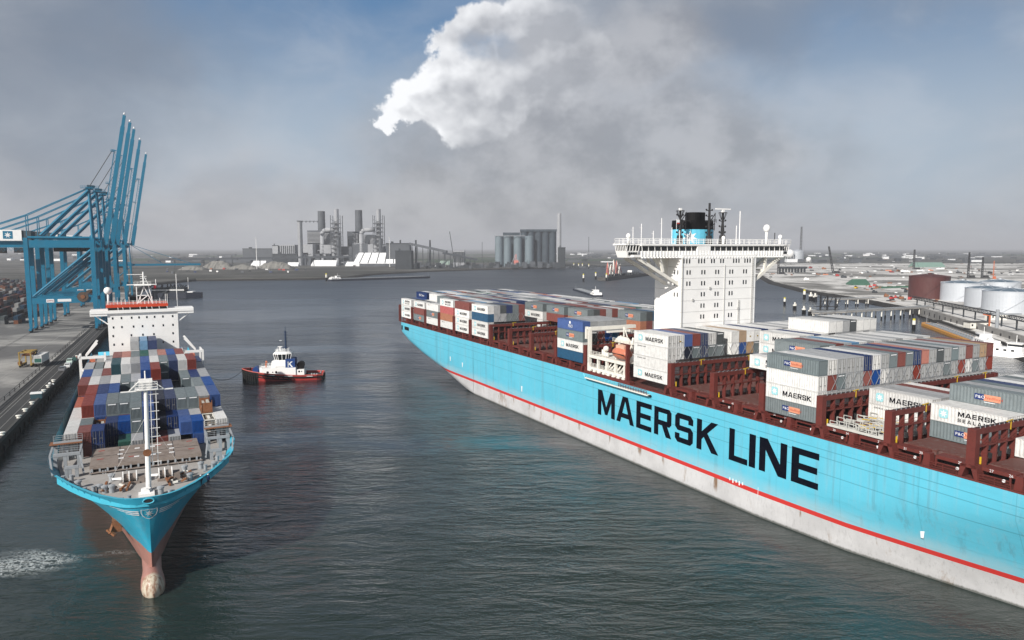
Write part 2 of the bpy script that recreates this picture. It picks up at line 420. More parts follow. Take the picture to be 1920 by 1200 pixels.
def ground_material(name, base, light, dark, sc, edge=(.028, .027, .026), lo=.42, hi=.62, zedge=2.6):
    m = bpy.data.materials.new(name); m.use_nodes = True; t = NT(m.node_tree)
    geo = t.n('ShaderNodeNewGeometry').outputs['Position']; pz = t.sep(geo)[2]
    a = t.noise(t.map(geo, sc), 1, 8, .62, dist=.7); b = t.noise(t.map(geo, (sc[0]*6, sc[1]*6, 1)), 1, 6, .6)
    c = t.mix(t.ramp(a, lo, hi), base, light); c = t.mix(t.ramp(b, .52, .68, 0, .7), c, dark)
    wob = t.m('ADD', pz, t.m('MULTIPLY', b, 1.2))
    c = t.mix(t.ramp(wob, zedge+.3, zedge+.9, 1, 0), c, edge)
    p = t.n('ShaderNodeBsdfPrincipled'); t.set(p.inputs['Base Color'], c); p.inputs['Roughness'].default_value = .95; p.inputs['Specular IOR Level'].default_value = .1
    t.nt.links.new(p.outputs[0], t.n('ShaderNodeOutputMaterial').inputs[0]); return m
def land(name, shore, rest, m, z=4.0, skirt=7.0):
    """land sheet whose shore line (list of x,y at the water) slopes into the water"""
    mb = MB(); pts = [Vector((a[0], a[1])) for a in shore]; n = len(pts); ins = []
    for i in range(n):
        d = (pts[min(i+1, n-1)]-pts[max(i-1, 0)]).normalized(); nn = Vector((-d.y, d.x))
        ins.append(pts[i]+nn*skirt)
    vs = [(p.x-(q.x-p.x)*.35, p.y-(q.y-p.y)*.35, -1.5) for p, q in zip(pts, ins)]+[(q.x, q.y, z) for q in ins]
    mb.add(vs, [(i, i+1, n+i+1, n+i) for i in range(n-1)])
    top = [(q.x, q.y, z) for q in ins]+[(a, b, z) for a, b in rest]
    mb.add(top, [tuple(range(len(top)))])
    return tag(mb.build(name, m), kind='structure')
gm_n = ground_material('land_grey', (.055, .056, .052), (.13, .128, .12), (.025, .028, .026), (.004, .009, 1))
gm_r = ground_material('land_sand', (.20, .195, .185), (.60, .59, .57), (.06, .06, .055), (.0065, .0055, 1), lo=.41, hi=.52, zedge=2.9)

# ================================================================ quay frame
Q0 = Vector((-254.0, 440.0)); QD = Vector((-.4145, .910)); QN = Vector((-.910, -.4145)); QRZ = atan2(.4145, .910)
def Q(tt, n): return Q0+QD*tt+QN*n
N_SHORE = [(-430, 826), (-520, 1047), (-516, 1180), (-339, 1222), (-285, 1270), (-277, 1438), (-193, 1631), (-40, 1790), (70, 1900), (250, 2080), (440, 2200), (640, 2250)]
N_SHORE = N_SHORE[::-1]
# shore lists are walked with the land on the left hand side
land('north_ground', [(a, b) for a, b in N_SHORE][::-1], [(900, 2350), (12000, 2400), (20000, 30000), (-20000, 30000), (-9000, 826), (-460, 820)], gm_n)
R_SHORE = [(640, 2240), (520, 1700), (454, 1333), (389, 1094), (353, 882), (350, 754), (335, 608), (314, 540), (296, 510), (262, 400), (240, 330)]
land('east_ground', R_SHORE, [(900, 250), (12000, 300), (12000, 2400), (900, 2349)], gm_r, skirt=13.0)

def quay_material():
    m = bpy.data.materials.new('quay_concrete'); m.use_nodes = True; t = NT(m.node_tree)
    geo = t.n('ShaderNodeNewGeometry').outputs['Position']
    a = t.noise(t.map(geo, (.012, .02, 1)), 1, 7, .6, dist=.6); b = t.noise(t.map(geo, (.15, .1, 1)), 1, 6, .65)
    c = t.mix(t.ramp(a, .40, .60), (.125, .125, .125), (.33, .325, .31)); c = t.mix(t.ramp(b, .5, .72, 0, .45), c, (.07, .07, .07))
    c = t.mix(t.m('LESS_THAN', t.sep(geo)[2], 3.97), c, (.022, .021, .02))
    p = t.n('ShaderNodeBsdfPrincipled'); t.set(p.inputs['Base Color'], c); p.inputs['Roughness'].default_value = .9; p.inputs['Specular IOR Level'].default_value = .2
    t.nt.links.new(p.outputs[0], t.n('ShaderNodeOutputMaterial').inputs[0]); return m
qm = quay_material()
def qpoly(mb, t0, t1, n0, n1, z, m=0, z0=None):
    ps = [Q(t0, n0), Q(t1, n0), Q(t1, n1), Q(t0, n1)]
    ps = [(p.x, p.y) for p in ps]
    if z0 is None: mb.add([(a, b, z) for a, b in ps], [(3, 2, 1, 0)], m)
    else: mb.prism(ps[::-1], z0, z, m)
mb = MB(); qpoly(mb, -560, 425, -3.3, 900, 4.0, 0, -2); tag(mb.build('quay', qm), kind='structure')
mb = MB(); qpoly(mb, -560, 425, -2.6, 6.0, 4.006); tag(mb.build('quay_road', mat('asphalt', (.035, .035, .036), .9, dirt=.5, dscale=.1, dcol=(.07, .07, .07))), kind='structure')
mb = MB()
for n0, n1, mt in ((2.3, 2.45, 0), (3.4, 3.55, 0), (-.55, -.42, 0)): qpoly(mb, -560, 425, n0, n1, 4.014, mt)
for n0 in (34.8, 35.6): qpoly(mb, -560, 425, n0, n0+.25, 4.010, 1)
for k in range(7): qpoly(mb, -560, 60, 9+k*.0+k*8, 9.15+k*8, 4.010, 0) if k in (1,) else None
tag(mb.build('quay_markings', [mat('rail_steel', (.28, .27, .25), .5, dirt=.4), 'dark_metal']), kind='structure')
# quay wall facing with fenders
mb = MB()
for k in range(-70, 60):
    p = Q(k*7, -3.45); q = Q(k*7, -4.1)
    mb.bar((p.x, p.y, 1.2), (p.x+(q.x-p.x)*.6, p.y+(q.y-p.y)*.6, 1.2), .9, 1.7)
tag(mb.build('fender_row', 'rubber'), 'black rubber fenders lining the quay wall beside the small ship', 'fenders')
mb = MB(); qpoly(mb, -560, 425, -3.32, -2.6, 4.35, 0, 3.2); tag(mb.build('quay_kerb', mat('kerb', (.06, .058, .055), .9)), kind='structure')
# fence
mb = MB(); pts = [(*Q(k, 6.6), 4.0) for k in range(-560, 1, 8)]
mb.rail(pts, 1.5, 4, .16, bars=2)
tag(mb.build('quay_fence', mat('fence_steel', (.10, .10, .10), .6)), 'long low steel fence running along the quay rails', 'fence')
# bollards on the coping
bm = MB().lathe(0, 0, [(.55, 0), (.40, .1), (.36, .5), (.7, .62), (.62, .8), (.0001, .86)], 10).mesh('bollard', 'cream_paint')
bolls = [(30, 813), (40, 783), (57, 770), (67, 757), (91, 734), (104, 725), (111, 715), (158, 669)]
for i, (a, b) in enumerate(bolls):
    p = G(a, b, 4.35); q = (Vector((p.x, p.y))-Q0).dot(QD); r_ = Q(q, -2.9)
    o = link('mooring_bollard', bm, None, (r_.x, r_.y, 4.35)); o.scale = (1.15, 1.15, 1)
    tag(o, ['nearest', 'second nearest', 'third nearest', 'fourth nearest', 'fourth farthest', 'third farthest', 'second farthest', 'farthest'][i]+' cream mooring bollard on the quay edge', 'bollard', 'bollards along the quay edge')

# ================================================================ container geometry
CW, T29, T26 = 2.44, 2.9, 2.6
_cm = {}
def cont_mesh(kc, L, h):
    key = (kc, L, h)
    if key in _cm: return _cm[key]
    mb = MB(); hw = CW/2; hl = L/2; e = .16; d = .07
    for sx in (-1, 1):
        for sy in (-1, 1):
            x0, x1 = sorted((sx*hl, sx*(hl-e))); y0, y1 = sorted((sy*hw, sy*(hw-e)))
            mb.box(x0, x1, y0, y1, 0, h-.03)
    for sy in (-1, 1):
        y0, y1 = sorted((sy*hw, sy*(hw-e)))
        mb.box(-hl+e, hl-e, y0, y1, 0, .18); mb.box(-hl+e, hl-e, y0, y1, h-.15, h-.03)
    for sx in (-1, 1):
        x0, x1 = sorted((sx*hl, sx*(hl-e)))
        mb.box(x0, x1, -hw+e, hw-e, 0, .2); mb.box(x0, x1, -hw+e, hw-e, h-.18, h-.03)
    # corrugated sides
    for sy in (-1, 1):
        n = int((L-2*e)/.56); st = (L-2*e)/n; pts = []
        for k in range(n):
            a = -hl+e+k*st
            pts += [(a, .02), (a+st*.3, .02), (a+st*.5, d+.02), (a+st*.8, d+.02)]
        pts.append((hl-e, .02)); vs = []
        for a, q in pts: vs += [(a, sy*(hw-q), .18), (a, sy*(hw-q), h-.15)]
        fs = [((2*i, 2*i+2, 2*i+3, 2*i+1) if sy < 0 else (2*i+1, 2*i+3, 2*i+2, 2*i)) for i in range(len(pts)-1)]
        mb.add(vs, fs)
    # corrugated ends (aft = panel, fore = panel or doors)
    for sx in (-1, 1):
        n = 8; st = (CW-2*e)/n; pts = []
        for k in range(n):
            a = -hw+e+k*st; pts += [(a, .02), (a+st*.45, .02), (a+st*.6, .15), (a+st*.9, .15)]
        pts.append((hw-e, .02)); vs = []
        for a, q in pts: vs += [(sx*(hl-q), a, .2), (sx*(hl-q), a, h-.18)]
        fs = [((2*i, 2*i+2, 2*i+3, 2*i+1) if sx > 0 else (2*i+1, 2*i+3, 2*i+2, 2*i)) for i in range(len(pts)-1)]
        mb.add(vs, fs)
    # roof with shallow cross ribs
    n = max(6, int(L/.9)); st = (L-.1)/n
    for k in range(n):
        a = -hl+.05+k*st
        mb.add([(a, -hw+.05, h-.028), (a+st*.82, -hw+.05, h-.012), (a+st, -hw+.05, h-.028), (a, hw-.05, h-.028), (a+st*.82, hw-.05, h-.012), (a+st, hw-.05, h-.028)],
               [(0, 1, 4, 3), (1, 2, 5, 4)])
    mb.add([(-hl+.05, -hw+.05, .1), (hl-.05, -hw+.05, .1), (hl-.05, hw-.05, .1), (-hl+.05, hw-.05, .1)], [(3, 2, 1, 0)])
    _cm[key] = mb.mesh('container_'+CC[kc][0], cmat(kc)); return _cm[key]
_lm = {}
def once(key, fn):
    if key not in _lm: _lm[key] = fn()
    return _lm[key]
def m_name(h):
    def f():
        mb = MB(); letters(mb, 'MAERSK', -1.9, h*.30, h*.33, -CW/2-.015, 1.12, .15); return mb.mesh('lettering', 'black_lettering')
    return once(('n', h), f)
def m_sealand(h):
    def f():
        mb = MB(); letters(mb, 'MAERSK', -1.5, h*.50, h*.27, -CW/2-.015, 1.25, .15)
        letters(mb, 'SEALAND', -1.5, h*.19, h*.20, -CW/2-.015, 1.05, .48); return mb.mesh('lettering', 'black_lettering')
    return once(('s', h), f)
def m_star(h):
    def f():
        mb = MB(); y = -CW/2-.015; s = h*.27; cx, cz = -3.9, h*.5; c = s*.3
        mb.add([(cx-s, y, cz-s+c), (cx-s+c, y, cz-s), (cx+s-c, y, cz-s), (cx+s, y, cz-s+c), (cx+s, y, cz+s-c), (cx+s-c, y, cz+s), (cx-s+c, y, cz+s), (cx-s, y, cz+s-c)], [tuple(range(8))], 0)
        star(mb, cx, cz, s*.88, y-.012, 1); return mb.mesh('emblem', ['pale_star_blue', 'white_lettering'])
    return once(('st', h), f)
mat('pale_star_blue', (.30, .58, .63), .5, dirt=.2); mat('logo_navy', (.012, .03, .14), .5, dirt=.05); mat('logo_orange', (.62, .26, .16), .5, dirt=.1); mat('logo_red', (.35, .05, .03), .5, dirt=.05)
def m_po(h):
    def f():
        mb = MB(); y = -CW/2-.015
        mb.add([(-1.9, y, h*.34), (-.35, y, h*.34), (-.35, y, h*.68), (-1.9, y, h*.68)], [(0, 1, 2, 3)], 0)
        mb.add([(-.35, y, h*.32), (2.3, y, h*.32), (2.3, y, h*.68), (-.35, y, h*.68)], [(0, 1, 2, 3)], 1)
        font_text(mb, 'P&O', -1.75, h*.43, h*.17, y-.012, 2, 1.15); font_text(mb, 'Nedlloyd', -.2, h*.43, h*.15, y-.012, 3, 1.25)
        mb.add([(-.3, y, h*.22), (1.5, y, h*.22), (1.5, y, h*.255), (-.3, y, h*.255)], [(0, 1, 2, 3)], 2)
        return mb.mesh('logo_panel', ['logo_navy', 'logo_orange', 'white_lettering', 'logo_red'])
    return once(('po', h), f)
def m_small(h):
    def f():
        mb = MB(); font_text(mb, 'MAERSK LINE', -5.0, h*.74, h*.10, -CW/2-.015, 0, 1.3); return mb.mesh('lettering', 'black_lettering')
    return once(('sm', h), f)
def m_pow(h):
    def f():
        mb = MB(); y = -CW/2-.015; font_text(mb, 'P&O', -.9, h*.25, h*.30, y, 0); 
        mb.add([(-.45, y, h*.62), (.55, y, h*.62), (.35, y, h*.88), (-.25, y, h*.88)], [(0, 1, 2, 3)], 0)
        return mb.mesh('lettering', 'white_lettering')
    return once(('pw', h), f)
def m_sign(h):
    def f():
        mb = MB(); font_text(mb, 'P&O Swire', -3.2, h*.35, h*.36, -CW/2-.015, 0, 1.0); return mb.mesh('lettering', 'white_lettering')
    return once(('sw', h), f)
def m_frontplate(L, h):
    def f():
        mb = MB(); mb.box(L/2+.004, L/2+.02, -.85, .85, h*.84, h*.91); return mb.mesh('number_plate', 'white_lettering')
    return once(('fp', L, h), f)
def m_doors(L, h):
    """lock rods and hinges on the fore end"""
    def f():
        mb = MB(); x = L/2+.03
        for yy in (-.85, -.35, .35, .85): mb.bar((x, yy, .12), (x, yy, h-.12), .05, .05)
        for yy in (-.6, .6): mb.box(x-.01, x+.03, yy-.3, yy+.3, 1.05, 1.12)
        return mb.mesh('door_rods', mat('rod_grey', (.22, .22, .21), .5))
    return once(('dr', L, h), f)
def m_decal(L, h):
    def f():
        mb = MB(); x = L/2+.02; mb.box(x-.01, x+.012, -.22, .22, h*.42, h*.52, 0); return mb.mesh('decal', mat('decal_yellow', (.35, .24, .03), .5))
    return once(('dc', L, h), f)

RECS = []   # every container: world position, colour, length, height, children, label words
def ordn(n): return {1: '1st', 2: '2nd', 3: '3rd'}.get(n, '21st' if n == 21 else '22nd' if n == 22 else '%dth' % n)
def fleet(ship, base, h, x_front, L, cols_y, spec, phrase, colphrase, closed=None, hide_fn=None):
    """spec: list per column of colour strings bottom->top ('' = none, '-' = not built because buried)"""
    for c, st in enumerate(spec):
        if not st: continue
        st = st.split()
        for k, it in enumerate(st):
            if it == '-': continue
            code, _, logo = it.partition(':')
            down = len(st)-1-k
            RECS.append(dict(ship=ship, x=x_front-L/2, y=cols_y[c], z=base+k*(h+.02), code=code, logo=logo, L=L, h=h, down=down, c=c+1, phrase=phrase, cp=colphrase))

# ================================================================ BIG SHIP (starboard side to the camera)
FX = Vector((.461, -.887)); SRZ = atan2(-.887, .461)
big = thing('container_ship', 'very large light blue container ship with tall white bridge tower', 'ship', (54.9+28.2*.887, 130.5+28.2*.461, 0), SRZ)
small = thing('container_ship', 'smaller blue container ship seen bow on beside the quay', 'ship', (-54, 103.8, 0), SRZ)

def hull_material(name, blue, bands, rustiness=.5):
    """bands: z thresholds; colour by height on the hull"""
    m = bpy.data.materials.new(name); m.use_nodes = True; t = NT(m.node_tree)
    ob = t.n('ShaderNodeTexCoord').outputs['Object']; x, y, z = t.sep(ob)
    n = t.noise(t.map(ob, (.12, .12, .12)), 1, 7, .65); st = t.noise(t.map(ob, (.9, .9, .05)), 1, 7, .7); fine = t.noise(t.map(ob, (2.2, 2.2, .5)), 1, 6, .7)
    bl = t.mix(t.ramp(n, .35, .7, 0, .35), blue, tuple(c*.78 for c in blue))
    bl = t.mix(t.ramp(st, .47, .68, 0, .34), bl, tuple(min(1, c*.6+.16) for c in blue))
    st2 = t.noise(t.map(ob, (.45, .45, .02)), 1, 5, .7)
    bl = t.mix(t.ramp(st2, .55, .68, 0, .36), bl, tuple(c*.50 for c in blue))
    scf = t.noise(t.map(ob, (.07, .07, 1.1)), 1, 6, .7)
    bl = t.mix(t.m('MULTIPLY', t.ramp(scf, .54, .66, 0, .35), t.ramp(z, 6, 13, 1, .25)), bl, tuple(c*.55 for c in blue))
    # shell plate seams
    for lv in bands.get('seams', []):
        d = t.m('ABSOLUTE', t.m('SUBTRACT', z, lv)); bl = t.mix(t.ramp(d, .03, .10, .55, 0), bl, tuple(c*.35 for c in blue))
    fr = t.m('ABSOLUTE', t.m('SUBTRACT', t.m('FRACT', t.m('DIVIDE', x, 14.3)), .5)); bl = t.mix(t.ramp(fr, .002, .006, .35, 0), bl, tuple(c*.45 for c in blue))
    # the pale rubbed band just above the stripe
    if 'rub' in bands: bl = t.mix(t.m('MULTIPLY', t.ramp(z, bands['rub'][0], bands['rub'][1], .55, 0), t.ramp(n, .3, .6, .3, 1)), bl, (.36, .48, .52))
    lowc = t.mix(t.ramp(n, .35, .65), bands['low'], tuple(c*.82 for c in bands['low']))
    lowc = t.mix(t.ramp(fine, .52, .68, 0, .42), lowc, tuple(c*.5 for c in bands['low']))
    n5 = t.noise(t.map(ob, (.16, .16, .05)), 1, 8, .75)
    lowc = t.mix(t.ramp(n5, .56, .68, 0, rustiness), lowc, (.20, .12, .055))
    lowc = t.mix(t.ramp(t.m('ADD', z, t.m('MULTIPLY', fine, .8)), .55, 1.0, .8, 0), lowc, (.05, .055, .045))
    for xr, wr, hr in bands.get('rust', []):       # rust runs under the sea chests and scuppers
        dxr = t.m('ABSOLUTE', t.m('ADD', t.m('SUBTRACT', x, xr), t.m('MULTIPLY', t.m('SUBTRACT', fine, .5), wr*3)))
        mr = t.m('MULTIPLY', t.ramp(dxr, wr*.3, wr, .9, 0), t.m('MULTIPLY', t.ramp(t.m('ADD', z, t.m('MULTIPLY', fine, 1.2)), 4.6-hr, 5.2-hr*.5, 0, 1), t.ramp(st, .38, .55)))
        lowc = t.mix(mr, lowc, (.17, .09, .035))
    c = bl
    if 'stripe' in bands:
        s0, s1 = bands['stripe']
        red = t.mix(t.ramp(fine, .5, .75, 0, .3), (.50, .035, .03), (.36, .06, .05))
        c = t.mix(t.m('LESS_THAN', z, s1), bl, red); c = t.mix(t.m('LESS_THAN', z, s0), c, lowc)
    else: c = t.mix(t.m('LESS_THAN', z, bands['cut']), bl, lowc)
    if 'nose' in bands:
        q = t.m('ADD', x, t.m('MULTIPLY', fine, 2.5)); c = t.mix(t.m('MULTIPLY', t.ramp(q, bands['nose'], bands['nose']+.5, 0, 1), t.m('LESS_THAN', z, 4.6)), c, t.mix(t.ramp(fine, .42, .6), (.50, .45, .36), (.26, .15, .10)))
    b = t.n('ShaderNodeBsdfPrincipled'); t.set(b.inputs['Base Color'], c); t.set(b.inputs['Roughness'], t.ramp(n, .3, .7, .35, .5)); b.inputs['Specular IOR Level'].default_value = .35
    bn = t.n('ShaderNodeBump'); bn.inputs['Strength'].default_value = .35; bn.inputs['Distance'].default_value = .15
    t.set(bn.inputs['Height'], t.noise(t.map(ob, (.35, .35, .3)), 1, 2, .4)); t.set(b.inputs['Normal'], bn.outputs[0])
    t.nt.links.new(b.outputs[0], t.n('ShaderNodeOutputMaterial').inputs[0]); return m
hm = hull_material('hull_paint_big', (.105, .46, .61), dict(stripe=(4.55, 5.45), low=(.54, .54, .55), rust=[(-23.5, .8, 3), (-41, .7, 1.6), (-50, 1.0, 1.6), (-63, .4, 1.5), (-78, .6, 2), (-92, .8, 1.6), (-104, .35, 2.2), (-118, .4, 1.5), (-1.5, .3, 1), (13.5, .4, 1.4)], seams=[16.2, 17.6, 13.2], rub=(6.0, 8.6)), .75)

def interp(tab, x):
    if x <= tab[0][0]: return tab[0][1]
    for (a, b), (c, d) in zip(tab[:-1], tab[1:]):
        if x <= c: return b+(d-b)*(x-a)/(c-a)
    return tab[-1][1]
DZ = 19.6
def big_profile(x):
    """half section: list of (y, z) from deck edge down to the keel line below the water"""
    pts = []
    if x < -150:
        zb = interp([(-235, 14.0), (-222, 10.4), (-205, 7.2), (-180, 3.6), (-165, .6), (-150, -2)], x)   # bottom edge of the side
        r = 3.2
        hd = 28.2-(2.2*max(0, (-231-x)/4))**2*.3
        pts = [(hd, DZ), (hd, (DZ+zb+r)/2), (hd, zb+r)]
        for k in range(1, 5):
            a = pi/2*k/4; pts.append((hd-r*(1-cos(a)), zb+r-r*sin(a)))
        w = interp([(-235, 4), (-165, 20), (-150, 22)], x)
        pts.append((w, zb-1.2)); pts.append((w*.3, zb-3.0)); pts.append((0, zb-3.4))
        return pts
    wl = interp([(-150, 28.1), (-133, 28.2), (-115, 28.2), (-12, 28.2), (8, 26.6), (35, 20.8), (75, 10), (120, 3), (158, .3)], x)
    dk = interp([(-150, 28.2), (60, 28.2), (100, 25.5), (130, 19), (150, 9), (161, .4)], x)
    for k in range(0, 15):
        u = k/14; z = DZ*(1-u)
        w = wl+(dk-wl)*(1-u)**.8*1.0
        if dk-wl > .1: w = wl+(dk-wl)*min(1, ((1-u)/interp([(5, .45), (45, .9)], x))**1.15)
        pts.append((w, z))
    pts.append((wl*.97, -2.0)); return pts
def loft(mb, xs, prof, sides=(-1, 1), m=0):
    for s in sides:
        rows = [[(x, s*a, b) for a, b in prof(x)] for x in xs]; n = len(rows[0]); vs = [v for r in rows for v in r]; fs = []
        for i in range(len(rows)-1):
            for k in range(n-1):
                q = (i*n+k, (i+1)*n+k, (i+1)*n+k+1, i*n+k+1); fs.append(q if s > 0 else q[::-1])
        mb.add([v for v in vs], fs, m)
mb = MB()
loft(mb, [-235, -233, -231, -228, -222, -214, -205, -192, -180, -165, -150.01], big_profile)
loft(mb, [-150, -140, -130, -115, -90, -60, -30, -12, -2, 3, 8, 13, 18, 26, 35, 45, 55, 65, 75, 90, 105, 120, 135, 148, 158], big_profile)
pr = big_profile(-235)
mb.add([(-235, -a, b) for a, b in pr]+[(-235, a, b) for a, b in pr[::-1][1:]], [tuple(range(2*len(pr)-1))])
hull = mb.build('hull', hm, big, True)
# mooring ports, draft marks
mb = MB()
for (a, b, c, d) in ((-231.2, -229.7, 16.0, 18.0), (-226.8, -221.0, 16.4, 17.9)):
    y = -28.32; mb.box(a, b, y, y+.2, c, d)
mb.build('mooring_port', 'black', hull)
# hull lettering, measured letter by letter
mb = MB(); ext = [('M', -68.6, -60.8), ('A', -60.1, -52.6), ('E', -51.7, -45.7), ('R', -44.7, -38.4), ('S', -37.1, -31.0), ('K', -29.8, -23.1), ('L', -19.9, -14.7), ('I', -14.3, -12.6), ('N', -11.6, -4.7), ('E', -3.6, 2.6)]
def hy(x, z):
    pr = big_profile(x)
    for (a, b), (c, d) in zip(pr[:-1], pr[1:]):
        if d <= z <= b: return -(a+(c-a)*(b-z)/(b-d))
    return -28.2
for ch, a, b in ext:
    w, ps = GL[ch]; zz = 9.35+(a+68)*.007
    for p in ps: mb.add([(a+u*(b-a)/w, hy(a+u*(b-a)/w, zz+v*6.8)-.06, zz+v*6.8) for u, v in p], [tuple(range(len(p)))])
mb.build('lettering', 'black_lettering', hull)
mb = MB()
for (a, zc) in ((-112, 8.6), (-160, 9.5), (21.5, 8.3), (-172, 10.2)):
    y = hy(a, zc)-.07; mb.add([(a-.25, y, zc-.9), (a+.2, y, zc-.9), (a+.35, y, zc+.9), (a-.5, y, zc+.9)], [(0, 1, 2, 3)])
for k in range(5):
    y = -28.28; mb.add([(-19.5+k*.9, y, 5.3-.3*(k % 2)), (-19.2+k*.9, y, 5.3-.3*(k % 2)), (-19.2+k*.9, y, 5.9), (-19.5+k*.9, y, 5.9)], [(0, 1, 2, 3)])
mb.add([(-11.6, -28.28, 4.2), (-11.5, -28.28, 4.2), (-11.5, -28.28, 6.1), (-11.6, -28.28, 6.1)], [(0, 1, 2, 3)])
mb.build('hull_marks', 'white_lettering', hull)
# deck, side coaming
mb = MB(); xs = [-234.9, -232, -230, -150, 60, 100, 130, 150, 158]
vs = []
for x in xs:
    d = big_profile(x)[0][0]; vs += [(x, -d+.05, DZ-.02), (x, d-.05, DZ-.02)]
mb.add(vs, [(2*i+1, 2*i, 2*i+2, 2*i+3) for i in range(len(xs)-1)]); mb.build('deck', 'deck_red', big)
mb = MB()
for s in (-1, 1):
    mb.box(-234, 60, s*28.12-.12, s*28.12+.06, DZ-.1, DZ+.16)
mb.build('gunwale', 'red_oxide', big)
LASH = [-137.5, -122.8, -107.8, -92.3, -76.4]+[-40.3, -26.2, -12.2, 1.6, 15.2, 28.7, 42.3, 56]
LASHS = [-234.9, -217.9, -201.0, -185.0, -169.3, -153.8]
def lashing(xc):
    mb = MB(); z0, zt = 21.7, 27.1; hw = 27.6; dx = .42
    # outer wide columns with splayed arched foot
    for s in (-1, 1):
        y0, y1 = sorted((s*(hw), s*(hw-1.1)))
        mb.box(xc-.65, xc+.65, y0, y1, z0, zt, 0)
        for sx in (-1, 1):
            ya, yb = s*(hw+.35), s*(hw-1.3); a = (xc+sx*.7, 0)
            mb.add([(xc+sx*.25, ya, 21.7), (xc+sx*1.15, ya, 21.7), (xc+sx*1.5, ya, DZ), (xc+sx*.95, ya, DZ),
                    (xc+sx*.25, yb, 21.7), (xc+sx*1.15, yb, 21.7), (xc+sx*1.5, yb, DZ), (xc+sx*.95, yb, DZ)],
                   [(0, 1, 2, 3), (7, 6, 5, 4), (0, 4, 5, 1), (1, 5, 6, 2), (3, 2, 6, 7), (0, 3, 7, 4)])
        mb.box(xc-1.15, xc+1.15, min(s*(hw+.35), s*(hw-1.3)), max(s*(hw+.35), s*(hw-1.3)), 21.25, 21.72)
    mb.box(xc-dx-.12, xc+dx+.12, -hw+1.1, hw-1.1, zt-.85, zt-.02)     # top beam
    mb.box(xc-dx, xc+dx, -hw+1.1, hw-1.1, 24.2, 24.4)                   # walkway
    k = -hw+1.1+2.5
    while k < hw-2:
        mb.box(xc-dx, xc+dx, k-.14, k+.14, DZ+1, zt-.85)
        mb.box(xc+.1, xc+.45, k+.9, k+1.3, 22.1, 22.9, 2); mb.box(xc-.3, xc+.3, k+.14, k+.5, 23.6, 24.2)
        k += 2.5
    mb.rail([(xc+dx, -hw+1.2, 24.4), (xc+dx, hw-1.2, 24.4)], .95, 2.5, .05, bars=2)
    # lashing rods and yellow marks stowed on top
    rr = random.Random(int(xc*10)); yy = -hw+1.5
    while yy < hw-1.5:
        mb.bar((xc-.3, yy, zt+.05), (xc+.3, yy+.8, zt+.09), .12, .10, 2); mb.bar((xc+.35, yy, zt+.05), (xc-.3, yy+1.1, zt+.12), .10, .1, 3)
        yy += 1.25
    for yy in (-18.5, -3, 13, 23): mb.box(xc+dx+.12, xc+dx+.2, yy, yy+.16, zt-1.0, zt+.25, 1); mb.bar((xc, yy, zt+.15), (xc, yy+1.6, zt+.3), .14, .14, 1)
    mb.box(xc+.5, xc+.75, -hw+1.5, -hw+1.62, z0, z0+1.1, 1)
    return mb.build('lashing_bridge', ['red_oxide', 'yellow', 'dark_metal', 'grey_steel'], big)
for i, xc in enumerate(LASH):
    lashing(xc)
for xc in LASHS:
    mb = MB()
    for s in (-1, 1):
        for dx in (-.55, .55): mb.box(xc+dx-.2, xc+dx+.2, s*27.7-.35, s*27.7+.35, DZ, 27.4)
        mb.box(xc-.75, xc+.75, s*27.7-.4, s*27.7+.4, 21.3, 21.8)
    mb.box(xc-.3, xc+.3, -27.3, 27.3, 26.6, 27.1); mb.build('lashing_post', 'red_oxide', big)
# hatch covers, coamings and side rails
allx = sorted(LASH+LASHS)
for a, b in zip(allx[:-1], allx[1:]):
    if b-a > 20 or a < -76 and b > -76 and b-a > 18: continue
    mb = MB(); x0, x1 = a+1.0, b-1.0; mid = (x0+x1)/2
    for (u, v) in ((x0, mid-.15), (mid+.15, x1)):
        mb.box(u, v, -24.6, 24.6, 20.9, 21.66, 0)
    for s in (-1, 1):    # side girder carrying the numbers, and its bent stanchion
        y0, y1 = sorted((s*24.6, s*26.6)); mb.box(x0+.1, mid-.9, y0, y1, 21.0, 21.55, 1); mb.box(mid+.9, x1-.1, y0, y1, 21.0, 21.55, 1)
        for q in (x0+.2, mid+1.0):
            mb.bar((q, s*26.5, 21.0), (q, s*26.5, DZ), .22, .22, 1); mb.bar((q+4.0, s*26.5, 21.0), (q+4.0, s*26.5, DZ), .22, .22, 1); mb.bar((q, s*26.5, 20.4), (q+4.0, s*26.5, 20.4), .12, .12, 1)
        mb.add([(mid-.45, s*27.4, 21.66), (mid+.45, s*27.4, 21.66), (mid+.7, s*27.4, DZ), (mid-.7, s*27.4, DZ), (mid-.45, s*26.2, 21.66), (mid+.45, s*26.2, 21.66), (mid+.7, s*26.2, DZ), (mid-.7, s*26.2, DZ)],
               [(0, 1, 2, 3), (7, 6, 5, 4), (0, 4, 5, 1), (1, 5, 6, 2), (0, 3, 7, 4)], 1)
    mb.box(x0+.2, x1-.2, -24.2, 24.2, DZ, 20.9, 2)
    for kk in range(4): mb.box(x0+.5+kk*.0, x1-.5, -24.0+kk*12.4, -23.9+kk*12.4+11.3, 21.66, 21.70, 0)
    mb.build('hatch_cover', ['hatch_red', 'red_oxide', 'dark_metal'], big)
    mb = MB()
    for s in (-1, 1):
        mb.rail([(a+1.6, s*27.95, DZ), (mid-.8, s*27.95, DZ)], 1.1, 1.6, .07); mb.rail([(mid+.8, s*27.95, DZ), (b-1.6, s*27.95, DZ)], 1.1, 1.6, .07)
    mb.build('railing', 'red_oxide', big)
    if b > -60:
        mb = MB()
        for q in (x0+3.4, x1-1.3):
            mb.tube((q, -26.62, 20.3), (q, -26.75, 20.3), .24, 10)
        mb.build('deck_lamp', 'white_lettering', big)
